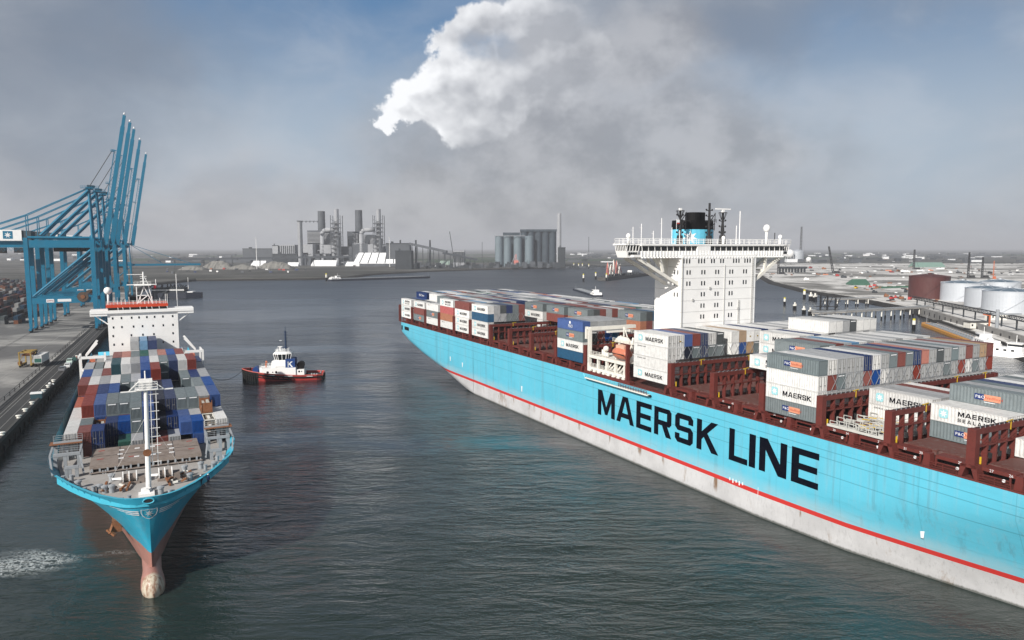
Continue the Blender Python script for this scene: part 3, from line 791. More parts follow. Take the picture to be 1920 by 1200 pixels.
nm = {(-26.2): ('37', '36', ''), (-12.2): ('35', '34', ''), 1.6: ('33', '32', '31'), 15.2: ('30', '29', '28'), 28.7: ('27', '26', '25')}
for a, (s1, s2, s3) in {1.6: ('30', '34', '33'), 15.2: ('31', '30', '29'), 28.7: ('27', '26', ''), -26.2: ('41', '40', ''), -12.2: ('38', '37', '')}.items():
    mb = MB()
    for q, s_ in ((a+2.3, s1), (a+5.0, s2), (a+11.2, s3)):
        if s_: font_text(mb, s_, q, 21.06, .42, -26.63)
    mb.build('bay_number', 'white_lettering', big)

# ---- tower of the big ship
ZR = 55.1
mb = MB(); mb.box(-65, -54.4, -12.6, 13.6, 20, 52.2)
for k in range(6): mb.box(-65.03, -54.37, -12.63, 13.63, 49.06-k*2.93, 49.13-k*2.93, 1)
tower = mb.build('tower', ['white_paint', mat('seam_grey', (.42, .42, .41), .6)], big)
wp = MB().box(-54.4, -54.33, -.18, .18, -.55, .55).mesh('window', 'glass_dark')
def win(y, z, me=wp, parent=tower): link('window', me, parent, (0, y, z))
for y0 in (-11.4, -6.4, 5.8, 9.9):
    for d in (-.95, 0, .95): win(y0+d+.5, 50.6)
for y0 in (-2.0, 1.2):
    for d in (-.45, .45): win(y0+d, 50.6)
for z_, ys in ((47.7, (-10.2, -5.2, -.4, 4.6, 9.6)), (44.8, (-10.2, -5.2, -.4, 4.6, 9.6)), (41.9, (-5.2, -.4, 4.6)), (38.9, (-5.2, -.4, 4.6)), (36.0, (-5.2, -.4, 4.6))):
    for y0 in ys:
        for d in (-.48, .48): win(y0+d, z_)
mb = MB()
for yy, z0_, z1_ in ((-8.6, 22, 33), (12.4, 30, 51.5), (7.6, 32, 40)):
    for q in (-.25, .25): mb.box(-54.4, -54.2, yy+q-.04, yy+q+.04, z0_, z1_)
    k = z0_
    while k < z1_: mb.box(-54.36, -54.24, yy-.25, yy+.25, k, k+.06); k += .6
mb.box(-54.4, -54.15, -12.4, -12.2, 25, 51.6); mb.box(-54.4, -54.2, 2.2, 2.35, 33, 49.5); mb.box(-54.4, -54.1, -3.2, -2.6, 43.2, 43.8); mb.box(-54.4, -54.1, 7.0, 7.7, 37.4, 37.9); mb.box(-54.4, -54.1, -8.9, -8.4, 40.2, 40.8)
mb.build('ladder', 'seam_grey', tower)
ws = MB().box(-.18, .18, -12.67, -12.6, -.55, .55).mesh('window', 'glass_dark')
for z_ in (47.7, 44.8, 41.9):
    for d in (-.6, .6): link('window', ws, tower, (-56.3+d, 0, z_))
# bridge deck with full width wings
mb = MB(); mb.box(-61, -54.8, -27.6, 26.6, 51.7, 52.3)
mb.box(-55.1, -54.75, -25.2, 24.4, 52.3, 53.25)                       # bulwark plating
for k in range(50):
    yy = -25.1+k; mb.box(-54.75, -54.60, yy-.05, yy+.05, 51.9, 53.25); mb.box(-54.9, -54.2, yy-.12, yy+.12, 51.45, 51.7)
mb.box(-61.2, -54.6, -25.2, 24.4, 54.62, 55.05)                    # roof
for s, y0, y1 in ((-1, -28.9, -25.2), (1, 24.4, 27.6)):
    xa, xb = (-60.4, -56.2)
    o_ = .5
    mb.add([(xa, y0+o_, 51.6), (xb, y0+o_, 51.6), (xb, y1-o_, 51.6), (xa, y1-o_, 51.6), (xa-.3, y0, 53.3), (xb+.3, y0, 53.3), (xb+.3, y1, 53.3), (xa-.3, y1, 53.3)],
           [(0, 3, 2, 1), (0, 1, 5, 4), (1, 2, 6, 5), (2, 3, 7, 6), (3, 0, 4, 7), (4, 5, 6, 7)])
    mb.box(xa-.7, xb+.7, y0-.5, y1+.3, 54.7, 55.1)
    for q in range(5):
        yy = y0+(y1-y0)*q/4; mb.bar((xb+.3, yy, 53.3), (xb+.55, yy, 54.7), .16)
    for q in range(7):
        xx = xa+(xb-xa)*q/6; mb.bar((xx, y0, 53.3), (xx, y0-.25, 54.7), .16); 
bridge = mb.build('bridge_deck', 'white_paint', big)
mb = MB(); mb.box(-60.8, -55.35, -25.1, 24.3, 53.2, 54.65)
for s, y0, y1 in ((-1, -28.8, -25.2), (1, 24.4, 27.5)): mb.box(-60.4, -56.1, y0, y1, 53.3, 54.7)
for s, y0, y1 in ((-1, -28.4, -25.6), (1, 24.8, 27.1)):
    for q in range(4):
        a0 = y0+q*(y1-y0)/4+.1; mb.box(-56.12, -55.90, a0, a0+(y1-y0)/4-.15, 52.2, 52.95)
mb.build('window_band', 'glass_dark', bridge)
mb = MB()
for k in range(25):
    yy = -24.8+k*2; mb.bar((-55.15, yy+.15, 53.25), (-54.95, yy-.15, 54.62), .13, .13)
mb.box(-55.3, -54.7, -7, -2.6, 52.3, 55.0); mb.box(-55.3, -54.9, -25.1, 24.3, 54.45, 54.62)
mb.build('mullions', 'white_paint', bridge)
mb = MB(); mb.rail([(-55.2, -28.9, ZR), (-55.2, 27.7, ZR)], 1.25, 1.6, .08); mb.rail([(-61, -28.9, ZR), (-61, 27.7, ZR)], 1.25, 2.4, .08); mb.rail([(-55.2, -28.9, ZR), (-61, -28.9, ZR)], 1.25, 1.6, .08); mb.rail([(-55.2, 27.7, ZR), (-61, 27.7, ZR)], 1.25, 1.6, .08)
mb.build('railing', 'white_paint', bridge)
for s, (ya, yb, yt) in ((-1, (-21.8, -12.6, -26)), (1, (21.6, 13.6, 24))):
    for xx in (-55.6, -60.6):
        mb = MB(); zz = 44.6
        mb.bar((xx, yt, 51.5), (xx, yb, zz), .75, .8); mb.bar((xx, ya*.86, 51.6), (xx, (ya*.55+yb*.45), 47.6+.3), .6, .6)
        mb.build('wing_strut', 'cream_paint', bridge)
    mb = MB(); mb.add([(-60, yb, 51.6), (-60, yb, 46.2), (-60, yb+s*5.5, 51.6), (-59.7, yb, 51.6), (-59.7, yb, 46.2), (-59.7, yb+s*5.5, 51.6)], [(0, 1, 2), (5, 4, 3), (1, 4, 5, 2)])
    mb.bar((-60.6, (ya*.55+yb*.45), 47.9), (-55.6, (ya*.55+yb*.45), 47.9), .5, .5); mb.build('wing_bracket', 'cream_paint', bridge)
# roof furniture
for yy, hh in ((-26.2, 4.2), (-23.6, 5), (-19.8, 3.2), (-17.2, 6.5), (-13.8, 4.2), (-11.2, 3.5), (-8.6, 2.6)):
    mb = MB(); mb.tube((-57, yy, ZR), (-57, yy, ZR+hh), .09, 6); mb.bar((-57, yy, ZR+.2), (-57, yy+.8, ZR), .07); mb.bar((-57, yy-.6, ZR+hh*.8), (-57, yy+.3, ZR+hh*.8), .07); mb.build('antenna', 'white_paint', bridge)
for yy, rr, hh in ((-27.6, .6, 1.4), (20.0, .95, 3.6), (25.4, .6, 1.5), (4.0, .5, 1.2)):
    mb = MB(); mb.tube((-57, yy, ZR), (-57, yy, ZR+hh), .35, 8); mb.sphere((-57, yy, ZR+hh+rr*.8), rr, sz=1.15); mb.build('radome', 'white_paint', bridge, True)
mb = MB(); mb.tube((-58, 10.8, ZR), (-58, 10.8, ZR+9), .12, 6); mb.tube((-58, 9.6, ZR), (-58, 9.6, ZR+5), .1, 6); mb.tube((-58, 24.3, ZR), (-58, 24.3, ZR+3.2), .12, 6, m=1); mb.build('whip_antenna', ['white_paint', 'dark_metal'], bridge)
def big_mast(x, y, top, radar):
    mb = MB(); mb.tube((x, y, ZR-.4), (x, y, top), .42, 8, .3); mb.tube((x, y, ZR-.4), (x, y, ZR+2.4), 1.0, 8, .8)
    z_ = ZR+3
    while z_ < top-1: mb.box(x-.1, x+.1, y-1.1, y+1.1, z_, z_+.13); mb.box(x-.9, x+.9, y-.1, y+.1, z_, z_+.13); mb.sphere((x, y-1.1, z_+.3), .28, n=6); mb.sphere((x, y+1.0, z_+.3), .25, n=6); z_ += 1.6
    if radar:
        for a in range(8): mb.bar((x+.4*cos(a*pi/4), y+.4*sin(a*pi/4), top-1.8), (x+1.1*cos(a*pi/4), y+1.1*sin(a*pi/4), top), .1)
        mb.lathe(x, y, [(1.15, top), (1.15, top+.15)], 8); mb.box(x-.3, x+.3, y-.35, y+.35, top+.15, top+.8, 1)
    for s in (-.9, .9): mb.bar((x, y+s, ZR+1), (x, y+s*.3, top-2), .09)
    if top > 64: mb.bar((x, y, 61), (x, y+2.2, 63.8), .18); mb.bar((x, y, 59), (x, y+2.0, 61), .16); mb.bar((x, y+2.0, 59), (x, y+2.2, 64), .14)
    return mb.build('mast', ['dark_metal', 'white_paint'], bridge)
big_mast(-67, 8.0, 66.7, False); m2 = big_mast(-60.5, 6.9, 63.6, True); big_mast(-67, -2.6, 64.2, True)
MB().box(-60.6, -60.4, 4.2, 9.7, 64.5, 64.85).build('radar_scanner', 'white_paint', m2)
mb = MB(); mb.bar((-66.6, -4.2, 58.6), (-66.6, -4.2, 62), .07, m=0); mb.box(-66.65, -66.6, -4.2, -3.1, 61.0, 61.8, 1); mb.box(-66.65, -66.6, -4.2, -3.1, 60.6, 61.0, 2); mb.build('flag', ['white_paint', 'white_lettering', 'tug_red'], bridge)
# funnel
mb = MB()
def ell(rx, ry, cx, cy, n=28): return [(cx+rx*cos(2*pi*k/n), cy+ry*sin(2*pi*k/n)) for k in range(n)]
mb.prism(ell(5, 6.7, -73, 7.2), 50, 59.3, 0); mb.prism(ell(5.02, 6.72, -73, 7.2), 59.3, 61.9, 1, ell(4.9, 6.5, -73, 7.2)); mb.prism(ell(2.6, 3.0, -72, 7.2), 61.9, 64.2, 1)
mb.rail([(-68.4, 10, 61.3), (-69.5, 13, 61.3)], 1, 1, .08, 1)
fun = mb.build('funnel', ['funnel_blue', 'black'], big)
mb = MB()
vs = []
for k in range(14):
    rr = 2.0 if k % 2 == 0 else .85; a = pi/2+pi*k/7; yy = 3.0+rr*cos(a); zz = 57.0+rr*sin(a)
    vs.append((-73+5.06*sqrt(max(0, 1-((yy-7.2)/6.76)**2)), yy, zz))
mb.add(vs, [tuple(range(14))]); mb.build('emblem', 'white_lettering', fun)
# tower base block and stern side
MB().box(-66, -65.05, -6, 9, 20, 31).build('stair_block', 'white_paint', big)
# ---- lifeboat station between the bays (white frame)
mb = MB()
for xx in (-75.6, -74.2): mb.box(xx-.35, xx+.35, -27.8, -26.9, 22.5 if xx > -75 else 29, 32.2)
mb.box(-76.0, -56.6, -27.7, -26.9, 31.7, 32.2) if False else None
mb.bar((-75.9, -27.4, 32.0), (-74.2, -27.4, 32.0), .8, .7); mb.bar((-74.2, -27.4, 31.9), (-74.2, -12, 31.9), .8, .9)
mb.bar((-75.6, -27.4, 32.0), (-75.6, -12, 32.0), .5, .5); mb.bar((-66, -20, 31.9), (-66, -27.4, 31.9), .5, .5)
mb.box(-74.6, -73.8, -27.8, -26.9, 20.3, 31.6)
for xx in (-70, -66, -62, -58): mb.box(xx-.28, xx+.28, -27.6, -26.9, 20.4, 24.4)
mb.box(-74.6, -56.9, -27.75, -26.8, 24.1, 24.9); mb.box(-74.6, -56.9, -27.75, -26.8, 20.9, 21.6)
mb.box(-73.8, -57, -26.9, -16, 24.5, 24.75)
mb.rail([(-73.6, -27.6, 24.9), (-66.2, -27.6, 24.9)], 1.1, 1.3, .08); mb.rail([(-73.6, -27.5, 21.6), (-58, -27.5, 21.6)], 1.0, 1.3, .08)
for k in range(8): mb.tube((-73.5+k*2.2, -27.9, 20.5), (-73.5+k*2.2, -27.3, 20.5), .55, 10)
mb.build('boat_station', 'cream_paint', big)
mb = MB()
mb.bar((-63.5, -26, 24.9), (-63.5, -24.5, 31.0), .55); mb.bar((-58.2, -26, 24.9), (-58.2, -24.5, 31.0), .55)
mb.add([(-65.5, -25.5, 29.3), (-57.5, -25.5, 29.3), (-60, -25.5, 30.9), (-63.5, -25.5, 30.9), (-65.5, -24.9, 29.3), (-57.5, -24.9, 29.3), (-60, -24.9, 30.9), (-63.5, -24.9, 30.9)], [(0, 1, 2, 3), (7, 6, 5, 4), (0, 3, 7, 4), (1, 5, 6, 2), (3, 2, 6, 7), (0, 4, 5, 1)])
mb.rail([(-65, -26.2, 29.4), (-58, -26.2, 29.4)], 1.0, 1.2, .07)
mb.rail([(-66, -22, 31.6), (-60, -22, 31.6)], 1.0, 1.2, .07)
for k in range(3): mb.tube((-69.8+k*.9, -25.8, 24.9), (-69.8+k*.9, -25.8, 26.6-.3*k), .5, 8); 
mb.sphere((-68.3, -26, 27.0), .8, n=8); mb.bar((-61.5, -25.2, 31), (-61.5, -25.2, 33.6), .3); mb.bar((-61.5, -25.2, 33.6), (-60.0, -25.2, 31), .2)
for k in range(6): mb.bar((-65.5+k*1.4, -27.2, 22.2), (-65+k*1.4, -26.2, 23.8), .35, .25); mb.bar((-65.2+k*1.5, -27, 21.7), (-64.6+k*1.5, -26.5, 22.6), .5, .4)
mb.build('davit', 'cream_paint', big)
mb = MB(); mb.box(-76, -55, -28.0, -26.6, DZ, 20.35); mb.box(-57.2, -56.5, -27.8, -26.9, 20.3, 29.6); mb.build('coaming', 'red_oxide', big)
# gangway stowed on the hull side
mb = MB(); mb.box(-73.6, -46.2, -29.35, -28.35, 18.45, 18.75, 0); mb.rail([(-73.4, -29.3, 18.75), (-58, -29.3, 18.75)], .9, 1.0, .08, 1); mb.rail([(-58, -29.3, 18.75), (-46.5, -29.3, 18.75)], .9, 1.0, .08, 2)
mb.bar((-73.6, -29.3, 18.7), (-74.6, -29.1, 19.5), .3, .3, 1); mb.bar((-46.4, -28.6, 18.6), (-45.8, -28.4, 18.3), .8, .3, 3); mb.box(-73.2, -58, -28.8, -28.5, 18.8, 19.3, 1)
mb.build('gangway', ['cream_paint', 'light_blue', 'red_oxide', 'black'], big)
# equipment on an open hatch: small steel crates with yellow parts
r5 = random.Random(3); mb = MB()
for i in range(11):
    for j in range(6):
        x0 = 3.0+j*1.95; y0 = -26.3+i*1.85; hgt = r5.uniform(.5, 1.25)
        if r5.random() < .86: mb.box(x0, x0+1.55, y0, y0+1.2, 21.75, 21.75+hgt*.55, r5.choice([0, 0, 0, 2])); mb.rail([(x0, y0, 21.75), (x0+1.55, y0, 21.75)], hgt+.35, .8, .10, 0, 2)
        if r5.random() < .55: mb.bar((x0, y0+.6, 22.2+hgt*.6), (x0+1.5, y0+.7, 22.3+hgt*.6), .14, .14, r5.choice([1, 1, 0]))
mb.box(2.6, 14.6, -26.6, -26.4, 21.72, 22.15, 0); mb.box(14.4, 14.6, -26.6, -7, 21.72, 22.15, 0)
gp = tag(mb.build('lashing_gear_pallets', [mat('gear_white', (.50, .50, .47), .6, dirt=.3), 'yellow', 'dark_metal']), 'low whitish crates of lashing gear with yellow parts on red hatch', 'crates')
gp.location = big.location; gp.rotation_euler = (0, 0, SRZ)

# ---- containers of the big ship
CY = [-26.25+2.5*c for c in range(22)]
rc = random.Random(11)
POOL = ['LG']*9+['W']*7+['G']*4+['BR']*4+['NB']*3+['DG']*2+['BL', 'OR', 'SL', 'LB', 'GN']
def rcol(): return rc.choice(POOL)
def stack(n, fill=1, top=None):
    """n tiers, only the top `fill` ones are modelled, the rest are buried in the stow"""
    cs = ['-']*(n-fill)+[rcol() for _ in range(fill)]
    if top: cs[-1] = top
    return ' '.join(cs)
B0 = 21.85
def bay(xf, L, spec, phrase): fleet('B', B0, T29, xf, L, CY, spec, phrase, 'near rail')
BP = 'bay %s of large tower'
# stern bays (45 ft boxes)
bay(-219.6, 13.7, ['W:n W:n W:s', stack(3), stack(3)]+['- - - NB:w', '- - - W']+[stack(4, 1) for _ in range(17)], 'stern-most bay of large ship')
bay(-202.6, 13.7, ['G:p BR W:n', stack(3, 1, 'DG'), stack(3, 1, 'W')]+[stack(4, 1, c) for c in ['W', 'LG', 'BR', 'W', 'W', 'LG']]+[stack(4) for _ in range(13)], '2nd bay from stern of large ship')
bay(-186.7, 13.7, ['W:m G:p W:m', stack(3, 1, 'LG'), '- - LG G']+[stack(4) for _ in range(19)], '3rd bay from stern of large ship')
bay(-170.8, 13.7, ['W:m OR PK W:s', stack(4, 1, 'DG'), stack(4, 1, 'BR')]+[stack(4) for _ in range(19)], '4th bay from stern of large ship')
bay(-155.3, 13.7, ['W:n W:n W:n BR', stack(4, 1, 'LG')]+[stack(4) for _ in range(20)], '5th bay from stern of large ship')
bay(-139.2, 13.7, ['W:n W:n PB W:n', '- - LG LG', '- - LG DG', '- - G NB', '- - G G', '- - BR BR', '', '', '']+['- W:n W:n G:p']+['- - '+rcol()+' '+rcol() for _ in range(12)], '6th bay from stern of large ship')
bay(-124.2, 12.2, ['']*9+['- - BR G:p']+['- - '+rcol()+' '+c for c in ['DG', 'BR', 'BR', 'LG', 'BR', 'DG']]+['- - LG '+rcol() for _ in range(6)], '4th bay astern of large tower')
bay(-109.4, 12.2, ['']*9+['OR OR OR G:p', '- - BR DG', '- - BR BR', '- - LG LG', '- - G BR']+['- - '+rcol()+' '+rcol() for _ in range(8)], '3rd bay astern of large tower')
bay(-94.0, 12.2, ['']*13+['- - OR G:p', '- - BR DG', '- - LG PB', '- - BR LG']+['- - '+rcol()+' '+rcol() for _ in range(5)], '2nd bay astern of large tower')
bay(-77.6, 13.7, ['PB W:n G:p BL:q', '- - DG LG', '- - BR LG', '- - BL LG', '- - PB LG', '- - BR LG'], 'first bay astern of large tower')
# ahead of the tower
bay(-41.2, 13.0, ['W:n W:m W:m W:n', '- - W W:d', '- - K BL', '- - G BR', '- - NB NB', '- - G W', '- - G DG', '', '- - W W', '- - BL RS', '- - RS W:d', '- - G W:d', '- - LG NB']+['- - - '+c for c in ['W', 'W', 'LG', 'W', 'LG', 'W', 'W', 'LG', 'W']], 'first bay ahead of large tower')
bay(-27.2, 12.2, ['']*11+['- W:n W:n W:n', '- - - W', '- - - NB', '- - - W', '- - - - W', '- - - LG W', '- - - LG LG', '- - - LG DG', '- - - W W', '- - - LG W', '- - - W W'], '2nd bay ahead of large tower')
bay(-13.2, 12.2, ['']*4+['- - W:s', '- - LG', '- - W', '- G:p G:p G:p', '- - - G', '- - - BR', '- - - LG', '- - - LB', '- - - W', '- - - LG', '- - - W']+['- - - '+c for c in ['LG', 'W', 'LG', 'W', 'W', 'LG', 'W']], '3rd bay ahead of large tower')
f4 = 'G:p W LG LG LG NB W LG G BR G NB SL LG DG LG G LG BR LG RS BR'.split(); f3 = 'W BR G LG LG BR BL W LG LG LG BR LG LG LG G LG BR W G LG BR'.split()
bay(1.0, 12.2, ['G:p W:n W G:p']+['- LG '+b+' '+a for a, b in zip(f4[1:], f3[1:])], '4th bay ahead of large tower')
bay(14.6, 12.2, ['']*5+['W:m W:n', '- LG', '- LG', '- BR', '- W']+['']*12, '5th bay ahead of large tower')
bay(28.2, 12.2, ['']*4+['G:p W:s', '- W', '- W G:p', '- - LG', '- - G', '- - NB', '- - W', '- - LG', '- - G', '- - W', '- - LG'], '6th bay ahead of large tower')
bay(41.8, 12.2, ['']*4+['W:n', 'W', 'LG', 'W', 'LG', 'BR'], '7th bay ahead of large tower')
bay(55.4, 12.2, ['']*4+['- W', 'LG', 'W', 'LG', 'LG'], '8th bay ahead of large tower')

# ================================================================ SMALL SHIP
BB = 16.1
HT = [(0, 0), (.15, 1.9), (.6, 3.1), (1.5, 4.3), (4.3, 6.7), (8.3, 9.1), (12.5, 11.2), (17, 13.1), (20, 14.3), (30, 15.8), (42, 16.1)]
H6 = [(0, 0), (.6, .35), (4.6, 1.4), (10.7, 3.3), (17.7, 5.1), (33, 9.2), (53, 13.2), (85, 16.1)]
H0 = [(0, 0), (1, .5), (6, .95), (10, 1.2), (13, 1.9), (21.6, 3.5), (31, 5.5), (52, 9.5), (82, 14.0), (115, 16.1)]
def xs_(z): return interp([(-2, -9), (2, -8), (6, -6.6), (11, -5.0), (16.1, -3.2)], z)
def hbA(x, z):
    q = xs_(z)-x
    if q <= 0: return 0.0
    if z >= 6:
        w = (min(z, 16.1)-6)/10.1; w = w**1.15; return interp(H6, q)*(1-w)+interp(HT, q)*w
    w = max(0, z)/6; return interp(H0, q)*(1-w)+interp(H6, q)*w
def surfA(y, z):
    lo, hi = 0.0, 60.0
    for _ in range(40):
        m_ = (lo+hi)/2
        if hbA(xs_(z)-m_, z) < abs(y): lo = m_
        else: hi = m_
    return xs_(z)-lo
hmA = hull_material('hull_paint_small', (.030, .34, .50), dict(cut=6.0, low=(.34, .17, .14), nose=-4.5), .25)
mb = MB(); zs = [16.1, 15.4, 14.6, 13.5, 12.3, 11, 9.5, 8, 6.02, 5.98, 4, 2, 0, -2]
us = [0, .0015, .003, .007, .013, .022, .032, .06, .09, .13, .17, .21, .26, .32, .38, .45, .52, .62, .8, 1.0]
for s in (-1, 1):
    vs = []; fs = []; n = len(zs)
    for u in us:
        for z_ in zs:
            x0 = xs_(z_); xe = -60.0; x = x0+(xe-x0)*u; vs.append((x, s*hbA(x, z_), z_))
    for i in range(len(us)-1):
        for k in range(n-1):
            q = (i*n+k, (i+1)*n+k, (i+1)*n+k+1, i*n+k+1); fs.append(q if s > 0 else q[::-1])
    mb.add(vs, fs)
    mx = [-60, -70, -90, -120, -160, -185]
    vs = []
    for x in mx:
        for z_ in zs:
            a = hbA(-60, z_); k = min(1, (-60-x)/45); w = a+(BB-a)*k
            if x < -130: w = BB-(BB*.25)*((-130-x)/55)*(1-z_/16.1)
            vs.append((x, s*w, z_))
    mb.add(vs, [((i*n+k, (i+1)*n+k, (i+1)*n+k+1, i*n+k+1) if s > 0 else (i*n+k+1, (i+1)*n+k+1, (i+1)*n+k, i*n+k)) for i in range(len(mx)-1) for k in range(n-1)])
mb.box(-185.3, -184.9, -14, 14, 2, 16)
# bulbous foot
prof = [(-3.3, .05, .6), (-3.6, .85, .7), (-4.4, 1.4, .8), (-5.8, 1.75, .8), (-7.5, 1.75, .8), (-9.5, 1.55, .9), (-12, 1.4, 1.2), (-16, 1.5, 1.6)]
vs = []; n = 18
for x, r, zc in prof:
    for k in range(n): a = 2*pi*k/n; vs.append((x, r*cos(a), zc+r*1.45*sin(a)))
mb.add(vs, [(i*n+k, (i+1)*n+k, (i+1)*n+(k+1) % n, i*n+(k+1) % n) for i in range(len(prof)-1) for k in range(n)])
hullA = mb.build('hull', hmA, small, True)
# bulwark inside and rail cap
mb = MB(); pts = []
for u in [0, .002, .006, .012, .02, .035, .06, .1, .15, .22, .3, .42]:
    x = -3.2-45*u; pts.append((x, hbA(x, 16.1)))
for s in (-1, 1):
    vs = []
    for i, (x, w) in enumerate(pts):
        xi = x-.35; wi = max(0, hbA(x, 16.1)-.35)
        vs += [(x+.02, s*w, 16.12), (xi, s*wi, 16.12), (xi, s*wi, 14.6)]
    mb.add(vs, [((3*i, 3*i+3, 3*i+4, 3*i+1) if s < 0 else (3*i+1, 3*i+4, 3*i+3, 3*i)) for i in range(len(pts)-1)]+[((3*i+1, 3*i+4, 3*i+5, 3*i+2) if s < 0 else (3*i+2, 3*i+5, 3*i+4, 3*i+1)) for i in range(len(pts)-1)])
    for k in range(1, 9):
        x = -4.6-k*1.9; w = hbA(x, 16)-.35; mb.bar((x, s*w, 16.0), (x-.2, s*(w-.7), 14.6), .12, .5)
mb.build('bulwark', mat('bulwark_blue', (.05, .38, .52), .5, dirt=.2), small)
mb = MB(); vs = []; dx = [0.0, -.3, -.8, -1.5, -2.5, -4, -6, -9, -13, -18, -24, -32, -42, -52, -185]
for x in dx:
    x -= 3.6; w = max(0, hbA(max(x, -52), 14.6)-.1); w = 15.8 if x < -60 else w; vs += [(x, -w, 14.6), (x, w, 14.6)]
mb.add(vs, [(2*i, 2*i+1, 2*i+3, 2*i+2) for i in range(len(dx)-1)]); mb.build('deck', 'deck_grey', small)
# fairlead ring on the stem
mb = MB(); n = 14; cx = surfA(.3, 15.55)+.15
for k in range(n):
    a = 2*pi*k/n; b = 2*pi*(k+1)/n
    mb.tube((cx, .85*cos(a)*.9, 15.55+.42*sin(a)), (cx, .85*cos(b)*.9, 15.55+.42*sin(b)), .14, 6)
mb.build('fairlead', 'bulwark_blue', hullA)
mb = MB(); mb.add([(cx+.02, .7*cos(2*pi*k/n), 15.55+.34*sin(2*pi*k/n)) for k in range(n)], [tuple(range(n))]); mb.build('fairlead_opening', 'dark_metal', hullA)
# shield, star and wing lines laid on the flared plating
def onhull(y, z, off=.09):
    z -= .92
    return (surfA(y, z)+off+.02*abs(y), y+(.03 if y > 0 else -.03 if y < 0 else 0), z)
mb = MB()
def ribbon(pa, pb, n=10):
    for i in range(n):
        u, v = i/n, (i+1)/n
        q = [(pa[0]+(pb[0]-pa[0])*u, pa[1]+(pb[1]-pa[1])*u, pa[2]+(pb[2]-pa[2])*u), (pa[0]+(pb[0]-pa[0])*v, pa[1]+(pb[1]-pa[1])*v, pa[2]+(pb[2]-pa[2])*v)]
        (y0, z0, w0), (y1, z1, w1) = q
        mb.add([onhull(y0, z0-w0/2), onhull(y1, z1-w1/2), onhull(y1, z1+w1/2), onhull(y0, z0+w0/2)], [(0, 1, 2, 3), (3, 2, 1, 0)])
for s in (-1, 1):
    ribbon((s*1.45, 14.72, .17), (s*5.4, 15.05, .08), 14); ribbon((s*1.4, 14.42, .17), (s*4.3, 14.65, .08), 12); ribbon((s*1.35, 14.12, .17), (s*3.2, 14.25, .08), 10)
    outl = [(0, 15.0), (.55, 14.93), (1.12, 15.05), (1.15, 14.5), (.95, 13.9), (.5, 13.45), (0, 13.2)]
    for a, b in zip(outl[:-1], outl[1:]):
        for i in range(3):
            u, v = i/3, (i+1)/3; y0, z0 = a[0]+(b[0]-a[0])*u, a[1]+(b[1]-a[1])*u; y1, z1 = a[0]+(b[0]-a[0])*v, a[1]+(b[1]-a[1])*v
            mb.add([onhull(s*y0, z0), onhull(s*y1, z1), onhull(s*y1*.9, 14.2+(z1-14.2)*.9), onhull(s*y0*.9, 14.2+(z0-14.2)*.9)], [(0, 1, 2, 3), (3, 2, 1, 0)])
c0 = onhull(0, 14.25, .16)
for k in range(14):
    def pt(j):
        rr = .62 if j % 2 == 0 else .24; a = pi/2+pi*j/7; return onhull(rr*cos(a), 14.25+rr*sin(a), .14)
    mb.add([c0, pt(k), pt(k+1)], [(0, 1, 2), (2, 1, 0)])
mb.build('emblem', 'white_lettering', hullA)
# anchor on the starboard bow
mb = MB(); ax, az_ = surfA(-4.6, 8.2), 8.2
mb.box(ax-1.2, ax+.7, -5.6, -4.2, 6.9, 8.8); mb.bar((ax, -5.3, 8.6), (ax+1.4, -6.0, 7.0), .35); mb.bar((ax+.8, -6.3, 7.6), (ax+1.6, -5.2, 6.7), .5, .35)
mb.build('anchor', 'rust', hullA)
# hatch on the foredeck
mb = MB(); mb.box(-37.4, -25.4, -8.9, 9.1, 15.5, 16.15, 0); mb.box(-37.0, -25.8, -8.6, 8.8, 14.6, 15.1, 1)
for k in range(15): mb.box(-25.45, -25.2, -8.7+k*1.2, -8.4+k*1.2, 14.95, 15.6, 2)
mb.box(-25.7, -25.0, -9.0, 9.2, 14.85, 15.0, 0)
for yy in (-8.8, -6.9, -6.5, -3.2, 3.4, 6.5, 8.9): mb.box(-25.5, -25.1, yy-.12, yy+.12, 14.6, 15.2, 2)
for yy in (-4.4, .1, 4.6): mb.box(-37.3, -25.5, yy-.05, yy+.05, 16.15, 16.18, 1)
for xx in (-31.4,): mb.box(xx-.05, xx+.05, -8.9, 9.1, 16.15, 16.18, 1)
for (a, b) in ((-33, -4), (-33, 4.2), (-27, -4), (-27, 4.3), (-33, 1.2), (-27, 1.2), (-33, -1.4), (-27, -1.5), (-30, -4.2), (-30, 4.4)): mb.box(a-1.6, a-1.16, b-.5, b+.35, 16.15, 16.24, 3)
for (a, b) in ((-34, -7.4), (-28, -7.4), (-34, 7.6), (-28, 7.6), (-33.5, 2.2), (-27.5, -2.4)): mb.box(a-1.5, a-1.26, b-.5, b+.5, 16.15, 16.21, 4)
mb.build('hatch_cover', ['hatch_brown', 'dark_metal', 'grey_steel', 'white_lettering', mat('red_mark', (.35, .04, .03), .6)], small)
